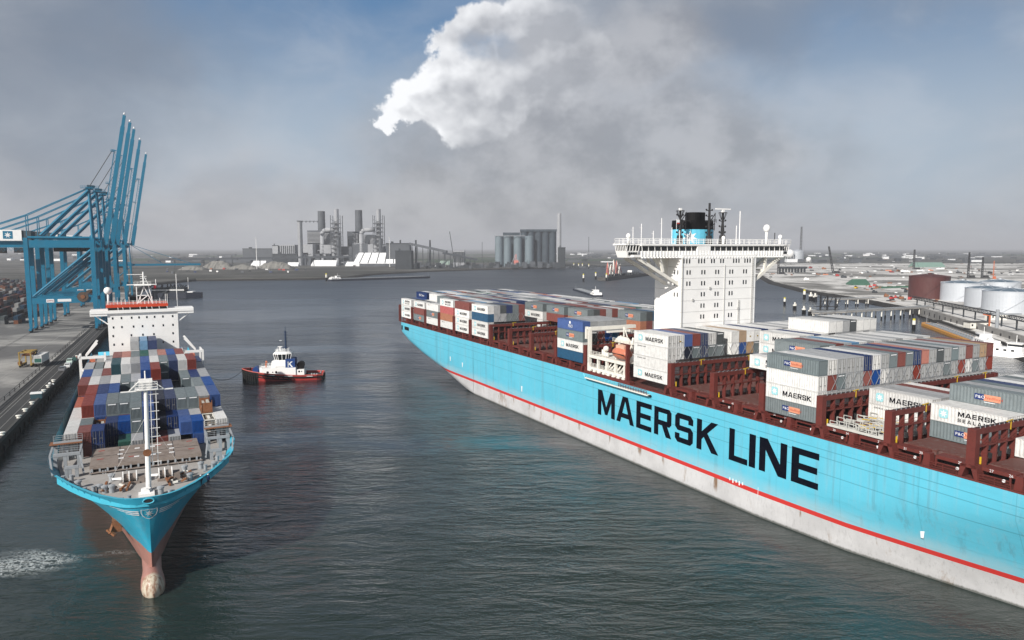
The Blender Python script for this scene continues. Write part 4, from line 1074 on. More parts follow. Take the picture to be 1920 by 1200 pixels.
# side platforms of grey steel
for s in (-1, 1):
    mb = MB(); o_ = 10.5
    for k, (x0, zt) in enumerate(((-37.3, 18.3), (-31.0, 17.6), (-25.4, 16.6))):
        ye = min(15.4, hbA(x0, 16)-.7) if k < 2 else 12.6
        mb.box(x0-.35, x0+.35, min(s*o_, s*ye), max(s*o_, s*ye), zt-.45, zt)
        for yy in (o_+.3, (o_+ye)/2+.3, ye-.3): mb.box(x0-.28, x0+.28, s*yy-.28, s*yy+.28, 14.6, zt-.4)
        if k < 2: mb.rail([(x0-.3, s*o_, zt), (x0-.3, s*ye, zt)], 1.1, 1.3, .06); 
    for yy in (10.6, 15.2): mb.bar((-37.3, s*yy, 17.7), (-31, s*yy, 17.2), .3, .3); mb.bar((-31, s*yy, 17.0), (-25.4, s*(yy-.8), 15.2), .28, .28)
    mb.box(-38.6, -36.0, min(s*o_, s*15.7), max(s*o_, s*15.7), 18.0, 18.08, 1)
    mb.build('side_platform', ['grey_steel', 'rust'], small)
# foremast with ladder, platform and horn
mb = MB(); mx_ = -12.0
mb.tube((mx_, .1, 14.6), (mx_, .4, 31.0), .42, 10, .3); mb.tube((mx_, .4, 31.0), (mx_, .4, 34.3), .10, 6)
mb.box(mx_-1.0, mx_+.6, -1.2, 2.2, 31.2, 31.35); mb.box(mx_-.4, mx_+.4, -.6, 1.4, 31.35, 33.0); mb.rail([(mx_+.6, -1.1, 31.35), (mx_+.6, 2.1, 31.35)], 1.2, .8, .08)
mb.bar((mx_, -3.2, 31.1), (mx_, 4.4, 31.1), .18, .18); mb.bar((mx_, -2.0, 31.2), (mx_, -.6, 32.6), .15); mb.bar((mx_, 3.0, 31.2), (mx_, 1.4, 32.6), .15)
for s in (.85, 1.65): mb.bar((mx_, s, 18.5), (mx_, s+.2, 31.0), .10, .10)
for k in range(9): mb.bar((mx_, .5, 19.2+k*1.4), (mx_, 2.2, 19.2+k*1.4), .09, .09)
for (a, b) in ((-4.5, -6), (5, 6)): mb.bar((mx_-5, b, 14.7), (mx_, .3, 27.0), .02)
mast = mb.build('foremast', 'white_paint', small)
mb = MB(); mb.tube((mx_+.3, .15, 21.0), (mx_+.75, .15, 21.0), .3, 14, .62); mb.build('fog_horn', 'rust', mast)
mb = MB(); mb.tube((mx_+1.5, -.3, 14.6), (mx_+1.5, -.3, 15.4), .75, 14, .7); mb.tube((mx_+2.6, -.3, 15.1), (mx_+2.3, -.3, 15.1), .55, 12); mb.box(mx_+1.8, mx_+3.4, -1.4, .9, 14.6, 15.0); mb.build('windlass_housing', 'white_paint', small)
# winches, chains, bollards
for (x, y) in ((-17.5, -2.6), (-17, 2.8)):
    mb = MB(); mb.tube((x, y-1.1, 15.6), (x, y+1.0, 15.6), .62, 12, m=0)
    for q in (-1.1, -.2, .9): mb.tube((x, y+q, 15.6), (x, y+q+.14, 15.6), 1.05, 14, m=1)
    mb.box(x-1.0, x+.9, y+1.1, y+2.2, 14.6, 15.7, 0); mb.box(x-1.1, x+1.1, y-1.3, y+1.4, 14.6, 14.95, 0)
    mb.bar((x+1.2, y, 15.1), (x+4.6, y-.5*(1 if y < 0 else -1), 14.8), .28, .28, 2); mb.bar((x-.8, y-2.6, 15.4), (x+.2, y-1.2, 15.6), .3, .3, 1)
    mb.build('winch', ['hatch_brown', 'white_paint', 'rust'], small)
mb = MB(); r6 = random.Random(5)
for k in range(26):
    x = -16.5+r6.uniform(-1.6, 3.4); y = r6.choice([-5.6, -6.4, 4.6, 5.6, -4.6, 3.4, 6.6])+r6.uniform(-.7, .7); a = r6.uniform(0, 3.1)
    mb.bar((x, y, 14.75+r6.uniform(0, .5)), (x+.8*cos(a), y+.8*sin(a), 14.75+r6.uniform(0, .7)), .3, .3, k % 3)
mb.build('deck_gear', ['rust', 'hatch_brown', 'cream_paint'], small)
bb = MB(); bb.box(-.35, .35, -1.0, 1.0, 0, .18); bb.tube((0, -.6, .1), (0, -.6, 1.15), .3, 10); bb.tube((0, .6, .1), (0, .6, 1.15), .3, 10); bb.tube((0, -.6, 1.1), (0, -.6, 1.2), .36, 10); bb.tube((0, .6, 1.1), (0, .6, 1.2), .36, 10)
bbm = bb.mesh('bitts', 'grey_steel')
for (x, y, r_) in ((-6.4, -3.2, .5), (-6.4, 3.6, -.5), (-14.2, -8.4, 0), (-18.5, 9.8, 0), (-22.6, -12.0, 0), (-23.5, 12.2, 0)): link('bitts', bbm, small, (x, y, 14.6), r_)
vb = MB().lathe(0, 0, [(.42, 0), (.42, .9), (.55, .95), (.55, 1.2), (.1, 1.35)], 12).mesh('deck_vent', 'grey_steel')
for (x, y) in ((-14.6, -7.0), (-13.4, -5.2), (-13.6, -6.2), (-14.5, 6.4), (-20, -5.4), (-19.6, 5.9), (-20.5, 8.6), (-9, 1.8), (-19.6, 10.8), (-18.5, -10.2)): link('deck_vent', vb, small, (x, y, 14.6))
# accommodation
hc = 1.1
mb = MB(); mb.box(-142, -127.6, hc-9.5, hc+9.5, 14.6, 34.6)
for k in range(6): mb.box(-142.02, -127.58, hc-9.52, hc+9.52, 19.0+k*2.62, 19.03+k*2.62)
houseA = mb.build('house', 'white_paint', small)
wq = MB().box(-127.6, -127.54, -.2, .2, -.32, .32).mesh('window', 'glass_dark')
for z_, ys in ((33.1, (-7.1, -4.8, -2.1, -.1, 2.0, 4.1, 6.4, 9.1)), (30.4, (-7.0, -4.8, -1.7, .7, 3.6, 6.4, 9.1)), (27.8, (-7.2, -2.4, .7, 3.7, 9.0)), (25.2, (-7.1, -4.9, 6.2, 9.0))):
    for y in ys: link('window', wq, houseA, (0, y, z_))
mb = MB(); mb.box(-134, -127.2, -12.9, hc-9.5, 33.9, 34.9); mb.box(-134, -127.2, hc+9.5, 15.1, 33.9, 34.9)
mb.box(-127.6, -127.0, -12.9, 15.1, 34.6, 35.5); mb.box(-134, -127.2, -12.9, -8.2, 35.3, 35.6); mb.box(-134, -127.2, 8, 15.1, 35.3, 35.6)
mb.bar((-128, -11.5, 33.9), (-128, hc-9.5, 31.4), .3); mb.bar((-128, 13.8, 33.9), (-128, hc+9.5, 31.4), .3)
bA = mb.build('bridge_wings', 'white_paint', houseA)
mb = MB(); mb.box(-140, -128.2, -8.2, 7.7, 34.9, 36.2); mb.build('bridge_windows', 'glass_dark', houseA)
mb = MB(); mb.box(-140.5, -127.7, -8.7, 8.0, 36.25, 37.05); mb.build('bridge_roof', mat('roof_red', (.55, .06, .02), .5), houseA)
mb = MB()
for yy in (-8.5, -5.5, -4.2, -2.3, .4, 2.2, 3.6, 5.6, 7.8): mb.bar((-127.9, yy, 35.4), (-127.7, yy-.1, 36.3), .16)
mb.rail([(-128, -8.6, 37.05), (-128, 7.9, 37.05)], 1.1, 1, .06)
for k in range(14): yy = -7.8+k*1.05; mb.tube((-129-(k % 3), yy, 37), (-129-(k % 3), yy, 38.2+.5*((k*7) % 3)), .08, 5)
for yy in (7.4, 7.9): mb.tube((-128.5, yy, 37), (-128.5, yy, 40), .07, 5)
mb.tube((-130, 10.7, 35.5), (-130, 10.7, 46), .09, 6); mb.build('roof_rail', 'white_paint', houseA)
mb = MB(); mb.tube((-129, -8, 37), (-129, -8, 40.3), .28, 8); mb.sphere((-129, -8, 41.3), 1.1); mb.build('radome', 'white_paint', houseA, True)
mb = MB()
for (a, b, c, d) in ((-.4, 37, -.4, 42.6), (3.9, 37, 2.9, 42.6), (-.2, 37.3, 1.7, 42.4), (3.7, 37.3, 1.6, 42.4), (-.4, 39.6, 2.2, 39.6), (0, 37.4, 2.6, 39.6), (-3, 42.9, 5.2, 42.9)):
    mb.bar((-130, a, b), (-130, c, d), .26, .26); 
mb.box(-131, -129, -1, 3.6, 42.6, 42.8); mb.rail([(-129, -1, 42.8), (-129, 3.6, 42.8)], 1.0, .9, .06); mb.tube((-130, 1.6, 42.8), (-130, 1.6, 46.8), .2, 6); mb.bar((-130, -2.8, 46.0), (-130, 1.6, 46.0), .18); mb.bar((-130, 2.9, 42.8), (-130, 1.7, 45.8), .14)
for q in (43.9, 44.8, 45.4): mb.bar((-130, .7, q), (-130, 2.5, q), .14)
mb.build('radar_mast', 'white_paint', houseA)
MB().box(-130.1, -129.9, 4.3, 5.0, 41.6, 42.5).build('flag', mat('flag_red', (.5, .03, .05), .7), houseA)
mb = MB(); mb.prism([(-160, -3), (-152, -3), (-152, 4), (-160, 4)], 14, 36, 0); mb.prism([(-160.02, -3.02), (-151.98, -3.02), (-151.98, 4.02), (-160.02, 4.02)], 36, 38, 1); mb.build('funnel', ['funnel_blue', 'black'], small)
# frames and posts beside the house
for s in (-1, 1):
    mb = MB(); y1 = s*16.0+.3; y0 = s*10.3+.8
    for yy in (y0, y1): mb.box(-118.2, -117.5, min(yy, yy+.5), max(yy, yy+.5), 14.6, 23.4); mb.box(-125.2, -124.5, yy-.25, yy+.25, 14.6, 23.4)
    mb.box(-118.2, -117.5, min(y0, y1), max(y0, y1), 22.7, 23.4); mb.bar((-118, y1, 23.2), (-125, y1, 23.2), .5, .5)
    mb.bar((-124, y1-s*1.5, 23), (-124, y1-s*4.5, 27.2), .6, .6); mb.bar((-122, y1-s*1.5, 23), (-122, y1-s*4.5, 26.6), .45, .45)
    mb.box(-127, -122, min(y0, y1), max(y0, y1), 18.5, 18.7); mb.build('davit_frame', 'white_paint', small)
for s, txt in ((-1, 'left'), (1, 'right')):
    o = MB().sphere((0, 0, 0), 1.35, n=10, sx=2.5, sz=1.0).build('lifeboat', 'orange_boat', None, True)
    o.location = Vector((-54+.461*-121.5+.887*(s*13.2+.6), 103.8-.887*-121.5+.461*(s*13.2+.6), 20.4)); o.rotation_euler = (0, 0, SRZ)
    MB().box(-1.2, 1.0, -.7, .7, .9, 1.6).build('cabin', 'orange_boat', o)
    tag(o, 'orange lifeboat in white davits on the %s side of the small ship' % txt, 'lifeboat')
mb = MB(); mb.box(-148, -128.5, -15.9, 15.9, 14.6, 17.0); mb.build('stern_deck', 'grey_steel', small)
# lifeboat of the big ship
def wpos(ship, x, y, z): o = ship.location; return Vector((o.x+.461*x+.887*y, o.y-.887*x+.461*y, z))
mb = MB(); mb.sphere((0, 0, 0), 1.9, n=16, sx=2.0, sz=.85); lb = mb.build('lifeboat', 'orange_boat', None, True); lb.location = wpos(big, -60.8, -26.2, 26.8); lb.rotation_euler = (0, 0, SRZ)
tag(lb, 'large orange lifeboat in cream davits near the big white tower', 'lifeboat')
MB().box(-1.6, 1.9, -.9, .9, 1.2, 2.1).build('cabin', mat('boat_pale', (.62, .38, .28), .5), lb)
MB().box(-3.2, 3.2, -1.93, -1.7, -.1, .05).build('fender_strip', 'dark_metal', lb)

# ---- containers of the small ship (13 across)
AY = [-12.45+2.2*c for c in range(13)]   # narrower stow than the big ship
def bayA(xf, L, spec, phrase): fleet('A', 14.25, T26, xf, L, AY, spec, phrase, 'left')
bayA(-38.4, 6.06, ['W W', 'BR BR', 'NB NB', '', 'GN', 'LG', '- NB', 'BR', 'LG', '- BL', 'BL BL', '- TK', 'K W'], 'front row of small ship')
bayA(-44.7, 6.06, ['- W', '- G', 'NB FR', 'NB NB', 'LB LB' if False else 'NB BL', '- G G', '- BL BL', 'K K', 'NB NB', '- BL', 'BL LG', '- - FR', '- W'], '2nd row of small ship')
bayA(-51.1, 12.19, ['- W', '- W BR', '- BL BL', '- G G', '- BR G', '- LG G', '- - NB', '- K K', '- NB NB', '- G G', '- G G', '- G LG', '- NB BL'], '3rd row of small ship')
bayA(-64.0, 12.19, ['- SL', '- - BR', '- - NB', '- - BL', '- LB', '- G G', '- - NB', '- - K', '- W NB', '- K', '- NB', '- W G', '- - BL'], '4th row of small ship')
bayA(-76.7, 12.19, ['- - BR', '- - W', '- - LG', '- - W', '- - G', '- - LG', '- - BL BL', '- - BR BR', '- K', '- K', '- - G', '- - NB', '- LG LG'], '5th row of small ship')
bayA(-89.4, 12.19, ['- BL BL', '- - LG', '- - BR', '- - TL TL', '- - LG W', '- - LG LG', '- - BL BL', '- - LG W', '- - G G', '- - NB NB', '- - W W', '- - BR BR', '- - LG'], '6th row of small ship')
bayA(-102.1, 12.19, ['- - LG', '- - G', '- - W', '- - BR BR', '- - BR SL', '- - G G', '- - - GN', '- - - LG', '- - SL SL', '- - NB BL', '- - BR BR', '- - NB', '- - NB'], '7th row of small ship')
bayA(-114.8, 12.19, ['', '', '- - LG', '- - BR', '- - BR', '- - - - LG', '- - - G LB', '- - - LG NB', '- - G', '- - NB', '- - LG', '', ''], 'rearmost row of small ship')

# tank and flat rack units share a steel frame
def frame_mb(L, h):
    mb = MB(); hl, hw = L/2, CW/2
    for sx in (-1, 1):
        for sy in (-1, 1): mb.bar((sx*(hl-.08), sy*(hw-.08), 0), (sx*(hl-.08), sy*(hw-.08), h-.04), .16, .16)
        mb.bar((sx*(hl-.08), -hw, .09), (sx*(hl-.08), hw, .09), .16, .16)
    for sy in (-1, 1): mb.bar((-hl, sy*(hw-.08), .09), (hl, sy*(hw-.08), .09), .16, .16)
    return mb
def tank_mesh():
    mb = frame_mb(6.06, T26)
    for sx in (-1, 1): mb.bar((sx*2.95, -1.2, 2.48), (sx*2.95, 1.2, 2.48), .16, .16)
    for sy in (-1, 1): mb.bar((-3, sy*1.14, 2.48), (3, sy*1.14, 2.48), .14, .14)
    mb.tube((-2.7, 0, 1.3), (2.7, 0, 1.3), 1.08, 16, m=1); mb.tube((2.7, 0, 1.3), (2.88, 0, 1.3), 1.0, 16, .5, 1); mb.box(-1.5, 1.5, -.3, .3, 2.36, 2.45, 0); mb.box(2.88, 2.95, -.3, .3, 1.0, 1.5, 2)
    return mb.mesh('tank_container', ['cream_paint', mat('tank_tan', (.18, .155, .12), .5), 'white_lettering'])
def flat_mesh():
    mb = frame_mb(6.06, T26); mb.box(-2.9, 2.9, -1.1, 1.1, .15, .35)
    for sx in (-1, 1): mb.box(min(sx*2.75, sx*2.95), max(sx*2.75, sx*2.95), -1.1, 1.1, .3, 2.1)
    for k, (a, b) in enumerate(((-2.2, -.9), (-2.2, .1), (-.3, -.9), (-.3, .1), (1.2, -.9), (1.2, .15))): mb.prism([(a, b), (a+1.3, b), (a+1.3, b+.8), (a, b+.8)], .35, 1.7+.2*(k % 2), 1, [(a+.2, b+.15), (a+1.1, b+.1), (a+1.15, b+.7), (a+.1, b+.6)])
    return mb.mesh('flat_rack', ['rust', mat('cover_grey', (.42, .40, .36), .8)])
tkm, frm = tank_mesh(), flat_mesh()

def tierword(d): return 'top tier' if d == 0 else ordn(d+1)+' tier down'
RECS.sort(key=lambda r: (wpos(big if r['ship'] == 'B' else small, r['x'], r['y'], r['z'])-Vector((0, 0, H))).length)
NIND = 312
DESC = {'n': 'lettered', 's': 'two-line lettered', 'm': 'finely lettered', 'p': 'logo-panelled', 'w': 'lettered', 'q': 'lettered'}
seen = set()
stuffmb = MB(); smats = []
for i, r in enumerate(RECS):
    ship = big if r['ship'] == 'B' else small
    loc = wpos(ship, r['x'], r['y'], r['z']); code, logo, L, h = r['code'], r['logo'], r['L'], r['h']
    if i < NIND or logo or code in ('TK', 'FR'):
        if code == 'TK': nm_, me, cn = 'tank_container', tkm, 'tan tank'
        elif code == 'FR': nm_, me, cn = 'flat_rack', frm, 'rusty flat-rack'
        else: nm_, me, cn = 'shipping_container', cont_mesh(code, L, h), CC[code][0]
        o = link(nm_, me, None, loc, SRZ)
        if r['ship'] == 'A': o.scale = (1, .885, 1)
        word = (DESC[logo]+' ') if logo in DESC else ''
        lab = '%s %scontainer, %s from %s, %s, %s' % (cn, word, ordn(r['c']), r['cp'], tierword(r['down']), r['phrase'])
        if len(lab.split()) > 16: lab = lab.replace('two-line lettered', 'lettered').replace('finely lettered', 'lettered').replace('astern of', 'behind')
        if len(lab.split()) > 16: lab = lab.replace(' of large ship', ' big ship').replace('of large tower', 'big tower')
        tag(o, lab, 'container', 'containers stacked on the big ship' if r['ship'] == 'B' else 'containers stacked on the small ship')
        if code in ('TK', 'FR'): continue
        if logo == 'n': link('lettering', m_name(h), o); link('emblem', m_star(h), o)
        elif logo == 's': link('lettering', m_sealand(h), o); link('emblem', m_star(h), o)
        elif logo == 'm': link('lettering', m_small(h), o)
        elif logo == 'p': link('logo_panel', m_po(h), o)
        elif logo == 'w': link('lettering', m_sign(h), o)
        elif logo == 'q': link('lettering', m_pow(h), o)
        elif logo == 'd': link('decal', m_decal(L, h), o)
        elif code in ('G', 'DG'): link('number_plate', m_frontplate(L, h), o)
        if code in ('W', 'LG', 'RS', 'NB') and i < 210: link('door_rods', m_doors(L, h), o)
    else:
        mt = cmat(code)
        if mt not in smats: smats.append(mt)
        src = cont_mesh(code, L, h); mx = Matrix.Translation(loc) @ Matrix.Rotation(SRZ, 4, 'Z')
        base = len(stuffmb.v); k = smats.index(mt)
        hl, hw = L/2, CW/2
        vs = [mx @ Vector(v) for v in [(-hl, -hw, 0), (hl, -hw, 0), (hl, hw, 0), (-hl, hw, 0), (-hl, -hw, h), (hl, -hw, h), (hl, hw, h), (-hl, hw, h)]]
        stuffmb.add(vs, [(0, 3, 2, 1), (4, 5, 6, 7), (0, 1, 5, 4), (1, 2, 6, 5), (2, 3, 7, 6), (3, 0, 4, 7)], k)
if stuffmb.v:
    tag(stuffmb.build('container_stow', smats), 'distant mixed containers stowed over the stern of the large ship', 'containers', kind='stuff')
# ---- steadying lashing rods in front of exposed bays
mb = MB()
for xf, y0, y1, zb in ((1.0, -23, 27, 27.7), (-41.2, -23, 5, 27.7), (-139.2, -23, -12, 27.7), (-77.6, -23, -11, 27.7)):
    y = y0; mb = MB()
    while y < y1:
        mb.bar((xf+.12, y-.9, zb), (xf+.12, y+.9, zb+2.9), .06, .06); mb.bar((xf+.16, y+.9, zb), (xf+.16, y-.9, zb+2.9), .06, .06); y += 2.5
    mb.build('lashing_rods', 'grey_steel', big)

# ---- crew on the foredeck
person_specs = [(377, 911, 'crew member in black overalls and white helmet standing on the foredeck', 'cloth_dark'), (391, 909, 'crew member in blue jacket and white helmet nearest the foredeck bulwark', 'tug_blue')]
import bmesh
for px, py, lab, vest in person_specs:
    J = [(0, 0, .95), (0, 0, 1.2), (0, .0, 1.42), (0, 0, 1.52), (0, 0, 1.68), (.1, 0, .9), (.11, .02, .5), (.12, 0, .08), (.12, -.16, .04), (-.1, 0, .9), (-.12, .03, .5), (-.14, .04, .08), (-.14, -.1, .04),
         (.2, 0, 1.4), (.27, .02, 1.12), (.24, -.1, .88), (-.2, 0, 1.4), (-.28, .02, 1.12), (-.25, -.08, .88)]
    E_ = [(0, 1), (1, 2), (2, 3), (3, 4), (0, 5), (5, 6), (6, 7), (7, 8), (0, 9), (9, 10), (10, 11), (11, 12), (2, 13), (13, 14), (14, 15), (2, 16), (16, 17), (17, 18)]
    R_ = [.15, .15, .17, .07, .10, .11, .08, .06, .045, .11, .08, .06, .045, .07, .055, .045, .07, .055, .045]
    me = bpy.data.meshes.new('body'); me.from_pydata(J, E_, []); me.materials.append(M('cloth_dark'))
    bmh = bmesh.new(); bmh.from_mesh(me); lay = bmh.verts.layers.skin.verify(); bmh.verts.ensure_lookup_table()
    for k, v in enumerate(bmh.verts): v[lay].radius = (R_[k], R_[k]); v[lay].use_root = (k == 0)
    bmh.to_mesh(me); bmh.free()
    o = bpy.data.objects.new('person', me); COL.objects.link(o); o.location = G(px, py, 14.6); o.rotation_euler = (0, 0, SRZ+pi/2+(.6 if px > 380 else -.4))
    o.modifiers.new('skin', 'SKIN'); sb = o.modifiers.new('sub', 'SUBSURF'); sb.levels = 1; sb.render_levels = 1
    MB().sphere((0, 0, 1.80), .14, n=10, sz=.7).build('helmet', 'helmet', o)
    MB().lathe(0, 0, [(.19, .92), (.2, 1.2), (.22, 1.42), (.10, 1.5)], 10, 0, 1, .75).build('jacket', vest, o)
    tag(o, lab, 'person', 'crew on the foredeck')

# ================================================================ QUAY CRANES
def crane():
    c = thing('container_crane', 'x', 'crane', (0, 0, 0), QRZ, 'blue container cranes along the quay')
    for x, wd in ((0, 1.7), (-34, 1.6)):
        for y in (-8, 8):
            mb = MB(); b = .5
            mb.add([(x-wd*.45, y-.7, 2.2), (x+wd*.45, y-.7, 2.2), (x+wd*.45, y+.7, 2.2), (x-wd*.45, y+.7, 2.2), (x-wd*.75, y-1, 17), (x+wd*.75, y-1, 17), (x+wd*.75, y+1, 17), (x-wd*.75, y+1, 17)],
                   [(0, 3, 2, 1), (4, 5, 6, 7), (0, 1, 5, 4), (1, 2, 6, 5), (2, 3, 7, 6), (3, 0, 4, 7)])
            mb.box(x-wd*.72, x+wd*.72, y-.9, y+.9, 17, 56); leg = mb.build('leg', 'crane_blue', c)
            mb = MB(); mb.box(x-.7, x+.7, y-4, y+4, 1.3, 2.3)
            for k in range(6): mb.tube((x-.35, y-3.4+k*1.35, .5), (x+.35, y-3.4+k*1.35, .5), .5, 8, m=1)
            for k in (-2.2, 2.2): mb.box(x-.5, x+.5, y+k-1.4, y+k+1.4, .6, 1.4, 1)
            mb.build('bogie', ['crane_blue', 'dark_metal'], leg)
        mb = MB(); mb.box(x-.7, x+.7, -8, 8, 18.6, 20.4); mb.box(x-.6, x+.6, -8, 8, 52, 53.6); mb.build('cross_beam', 'crane_blue', c)
    for y in (-8, 8):
        mb = MB(); mb.box(-34, 0, y-.75, y+.75, 17, 20.4); mb.rail([(-33, y-.8, 20.4), (-1, y-.8, 20.4)], 1.1, 2, .08); mb.build('portal_beam', 'crane_blue', c)
        mb = MB(); mb.tube((-32.8, y, 20.6), (-.8, y, 49), .72, 10); mb.build('brace', 'crane_blue', c)
        mb = MB(); mb.tube((0, y*.55, 56), (-1, y*.2, 87), .75, 10); mb.build('apex_leg', 'crane_blue', c)
        mb = MB(); mb.tube((-1, y*.3, 85), (-27, y*.55, 57.5), .85, 10); mb.build('back_brace', 'crane_blue', c)
        mb = MB(); mb.tube((-1, y*.25, 86.5), (-34, y*.4, 69.5), .32, 8); mb.tube((-34, y*.4, 69.5), (-66, y*.4, 57), .32, 8)
        mb.tube((-34, y*.4, 69.5), (-34, y*.4, 57), .28, 8); mb.build('backstay', 'crane_blue', c)
        mb = MB(); mb.box(-34, 2, y-.6, y+.6, 50.2, 54.6); mb.tube((-33, y, 56.2), (-1, y, 56.2), .7, 8); mb.build('top_beam', 'crane_blue', c)
    mb = MB(); mb.box(-72, 3.5, -2.0, 2.0, 50.4, 54.2); 
    for k in range(26): mb.bar((-70+k*2.8, -2.3, 50.3), (-68.6+k*2.8, -2.3, 48.6-.4*(k % 3)), .07); mb.bar((-68.6+k*2.8, -2.3, 48.6-.4*(k % 3)), (-67.2+k*2.8, -2.3, 50.3), .07)
    mb.rail([(-70, -2.4, 54.2), (-2, -2.4, 54.2)], 1.1, 2.5, .08); mb.box(-21, -8, -2.5, 2.5, 47.8, 50.3, 1); mb.box(-64, -58, -2.8, 2.8, 46.6, 50.3, 1)
    mb.build('girder', ['crane_blue', 'dark_metal'], c)
    mb = MB(); mb.box(-58, -36.4, -4, 4, 54.4, 60.6); mh = mb.build('machine_house', 'white_paint', c)
    mb = MB(); mb.box(-45.6, -40.8, -4.06, -4.0, 55.4, 59.9, 0); star(mb, -43.2, 57.6, 1.9, -4.12, 1); mb.build('emblem', ['crane_blue', 'white_lettering'], mh)
    mb = MB(); mb.box(-36.4, -31.8, -3.4, 3.4, 54.4, 60.2); mb.build('electrical_house', mat('house_grey', (.05, .07, .085), .7, dirt=.4), c)
    # apex head with platform and sheaves
    mb = MB(); mb.box(-2.4, 1.4, -3, 3, 85.6, 87.0); mb.rail([(-5, -3.4, 86.4), (4.8, -3.4, 86.4)], 1.3, 1.2, .1); mb.box(-5, 4.8, -3.4, -2.4, 86.1, 86.4)
    for k in range(4): mb.tube((-1+k*.9, -1.5+k, 87.6), (-1+k*.9, -1.1+k, 87.6), .8, 10, m=1)
    mb.build('apex_head', ['crane_blue', 'dark_metal'], c)
    mb = MB()
    for k in range(14): z = 57+k*2; mb.box(.8, 2.6, -1.2, 1.2, z, z+.12); mb.bar((.9, -1.2, z), (2.6, -1.2, z+2), .1); 
    mb.bar((2.6, -1.2, 56), (2.6, -1.2, 85), .16); mb.bar((2.6, 1.2, 56), (2.6, 1.2, 85), .16); mb.build('ladder_tower', 'crane_blue', c)
    # raised boom leaning out over the water
    h0 = Vector((6.5, 0, 53.5)); tip = Vector((20.5, 0, 131.5)); d = (tip-h0).normalized()
    mb = MB(); mb.bar(h0-d*1, h0+d*16, 2.4, 3.0); mb.bar(h0+d*16, tip-d*7, 2.2, 2.3); mb.bar(tip-d*7, tip, 2.0, 1.7)
    bo = mb.build('boom', 'crane_blue', c)
    n = Vector((-d.z, 0, d.x)); mb = MB()
    for s in (-1.3, 1.3):
        mb.bar(h0+n*2.8+Vector((0, s, 0)), h0+d*57+n*2.6+Vector((0, s, 0)), .22)
    k = 0
    while k < 56:
        mb.bar(h0+d*k+n*1.4, h0+d*(k+2)+n*2.8, .16); mb.bar(h0+d*k+n*1.4+Vector((0, 1.2, 0)), h0+d*(k+.3)+n*2.8+Vector((0, 1.2, 0)), .12); k += 2
    for q in (17, 36, 56): a = h0+d*q+n*3.2; mb.bar(a+n*1.6, a-n*1.5, .25); mb.box(a.x-1.2, a.x+.8, -1.2, 1.2, a.z, a.z+.2); mb.rail([(a.x-1.2, -1.2, a.z), (a.x+.8, -1.2, a.z)], 1.1, .8, .1)
    mb.bar(h0+d*57+n*1.4, h0+d*57+n*4.2, .7, .5); mb.build('boom_walkway', 'crane_blue', bo)
    mb = MB(); a = h0+d*57+n*3.6
    for y in (-.9, -.3, .3, .9): mb.tube(Vector((-.4, y, 87.6)), a+Vector((0, y, 0)), .10, 5)
    mb.build('hoist_ropes', mat('rope_grey', (.12, .12, .12), .7), bo)
    mb = MB(); mb.tube(tip, tip+Vector((0, 0, 2)), .12, 6); mb.sphere(tip+Vector((0, 0, 1)), .6, n=8); mb.build('tip_beacon', 'white_paint', bo, True)
    # cable reel, signs
    mb = MB(); mb.tube((-6.4, -9.6, 20.6), (-6.4, -8.9, 20.6), 3.0, 20, m=0); mb.tube((-6.4, -9.9, 20.6), (-6.4, -8.8, 20.6), 1.2, 14, m=1); mb.build('cable_reel', [mat('reel_brown', (.09, .06, .045), .8), 'rust'], c)
    mb = MB(); mb.box(-25.4, -21.4, -8.85, -8.78, 17.6, 19.6, 0); font_text(mb, 'ZPMC', -25.1, 18.1, .95, -8.9, 1, 1.1); mb.build('sign', ['white_lettering', 'tug_red'], c)
    mb = MB(); mb.box(-19.6, -12.6, -8.85, -8.78, 17.9, 19.5, 0); mb.build('sign', 'white_lettering', c)
    return c
cr = crane(); cl = ['nearest', 'second nearest', 'third nearest', 'fourth', 'fifth']
for i, (tt, nn_) in enumerate(((0, 1.0), (27, -.5), (57, -1.2), (112, -2.2), (203, -2.6))):
    o = cr if i == 0 else copy_tree(cr); q = Q(tt+8, nn_); o.location = (q.x, q.y, 4.0)
    o['label'] = cl[i]+' blue quay crane from the left with its boom raised' + (' fading into the mist' if i == 4 else '')
# the far crane with its boom lowered
c = copy_tree(cr); q = Q(345, 1.0); c.location = (q.x, q.y, 4.0); c['label'] = 'farthest and lowest quay crane with its boom lowered over the water'
c.scale = (.62, .62, .62)
for ch in list(c.children):
    if ch.name.startswith('boom'):
        for g in list(ch.children): bpy.data.objects.remove(g)
        bpy.data.objects.remove(ch)
mb = MB(); mb.box(3.5, 108, -1.4, 1.4, 50.8, 54); mb.tube((0, 0, 86.5), (48, 0, 54.5), .4, 6); mb.tube((0, 0, 86.5), (92, 0, 54.5), .4, 6); mb.build('boom', 'crane_blue', c)

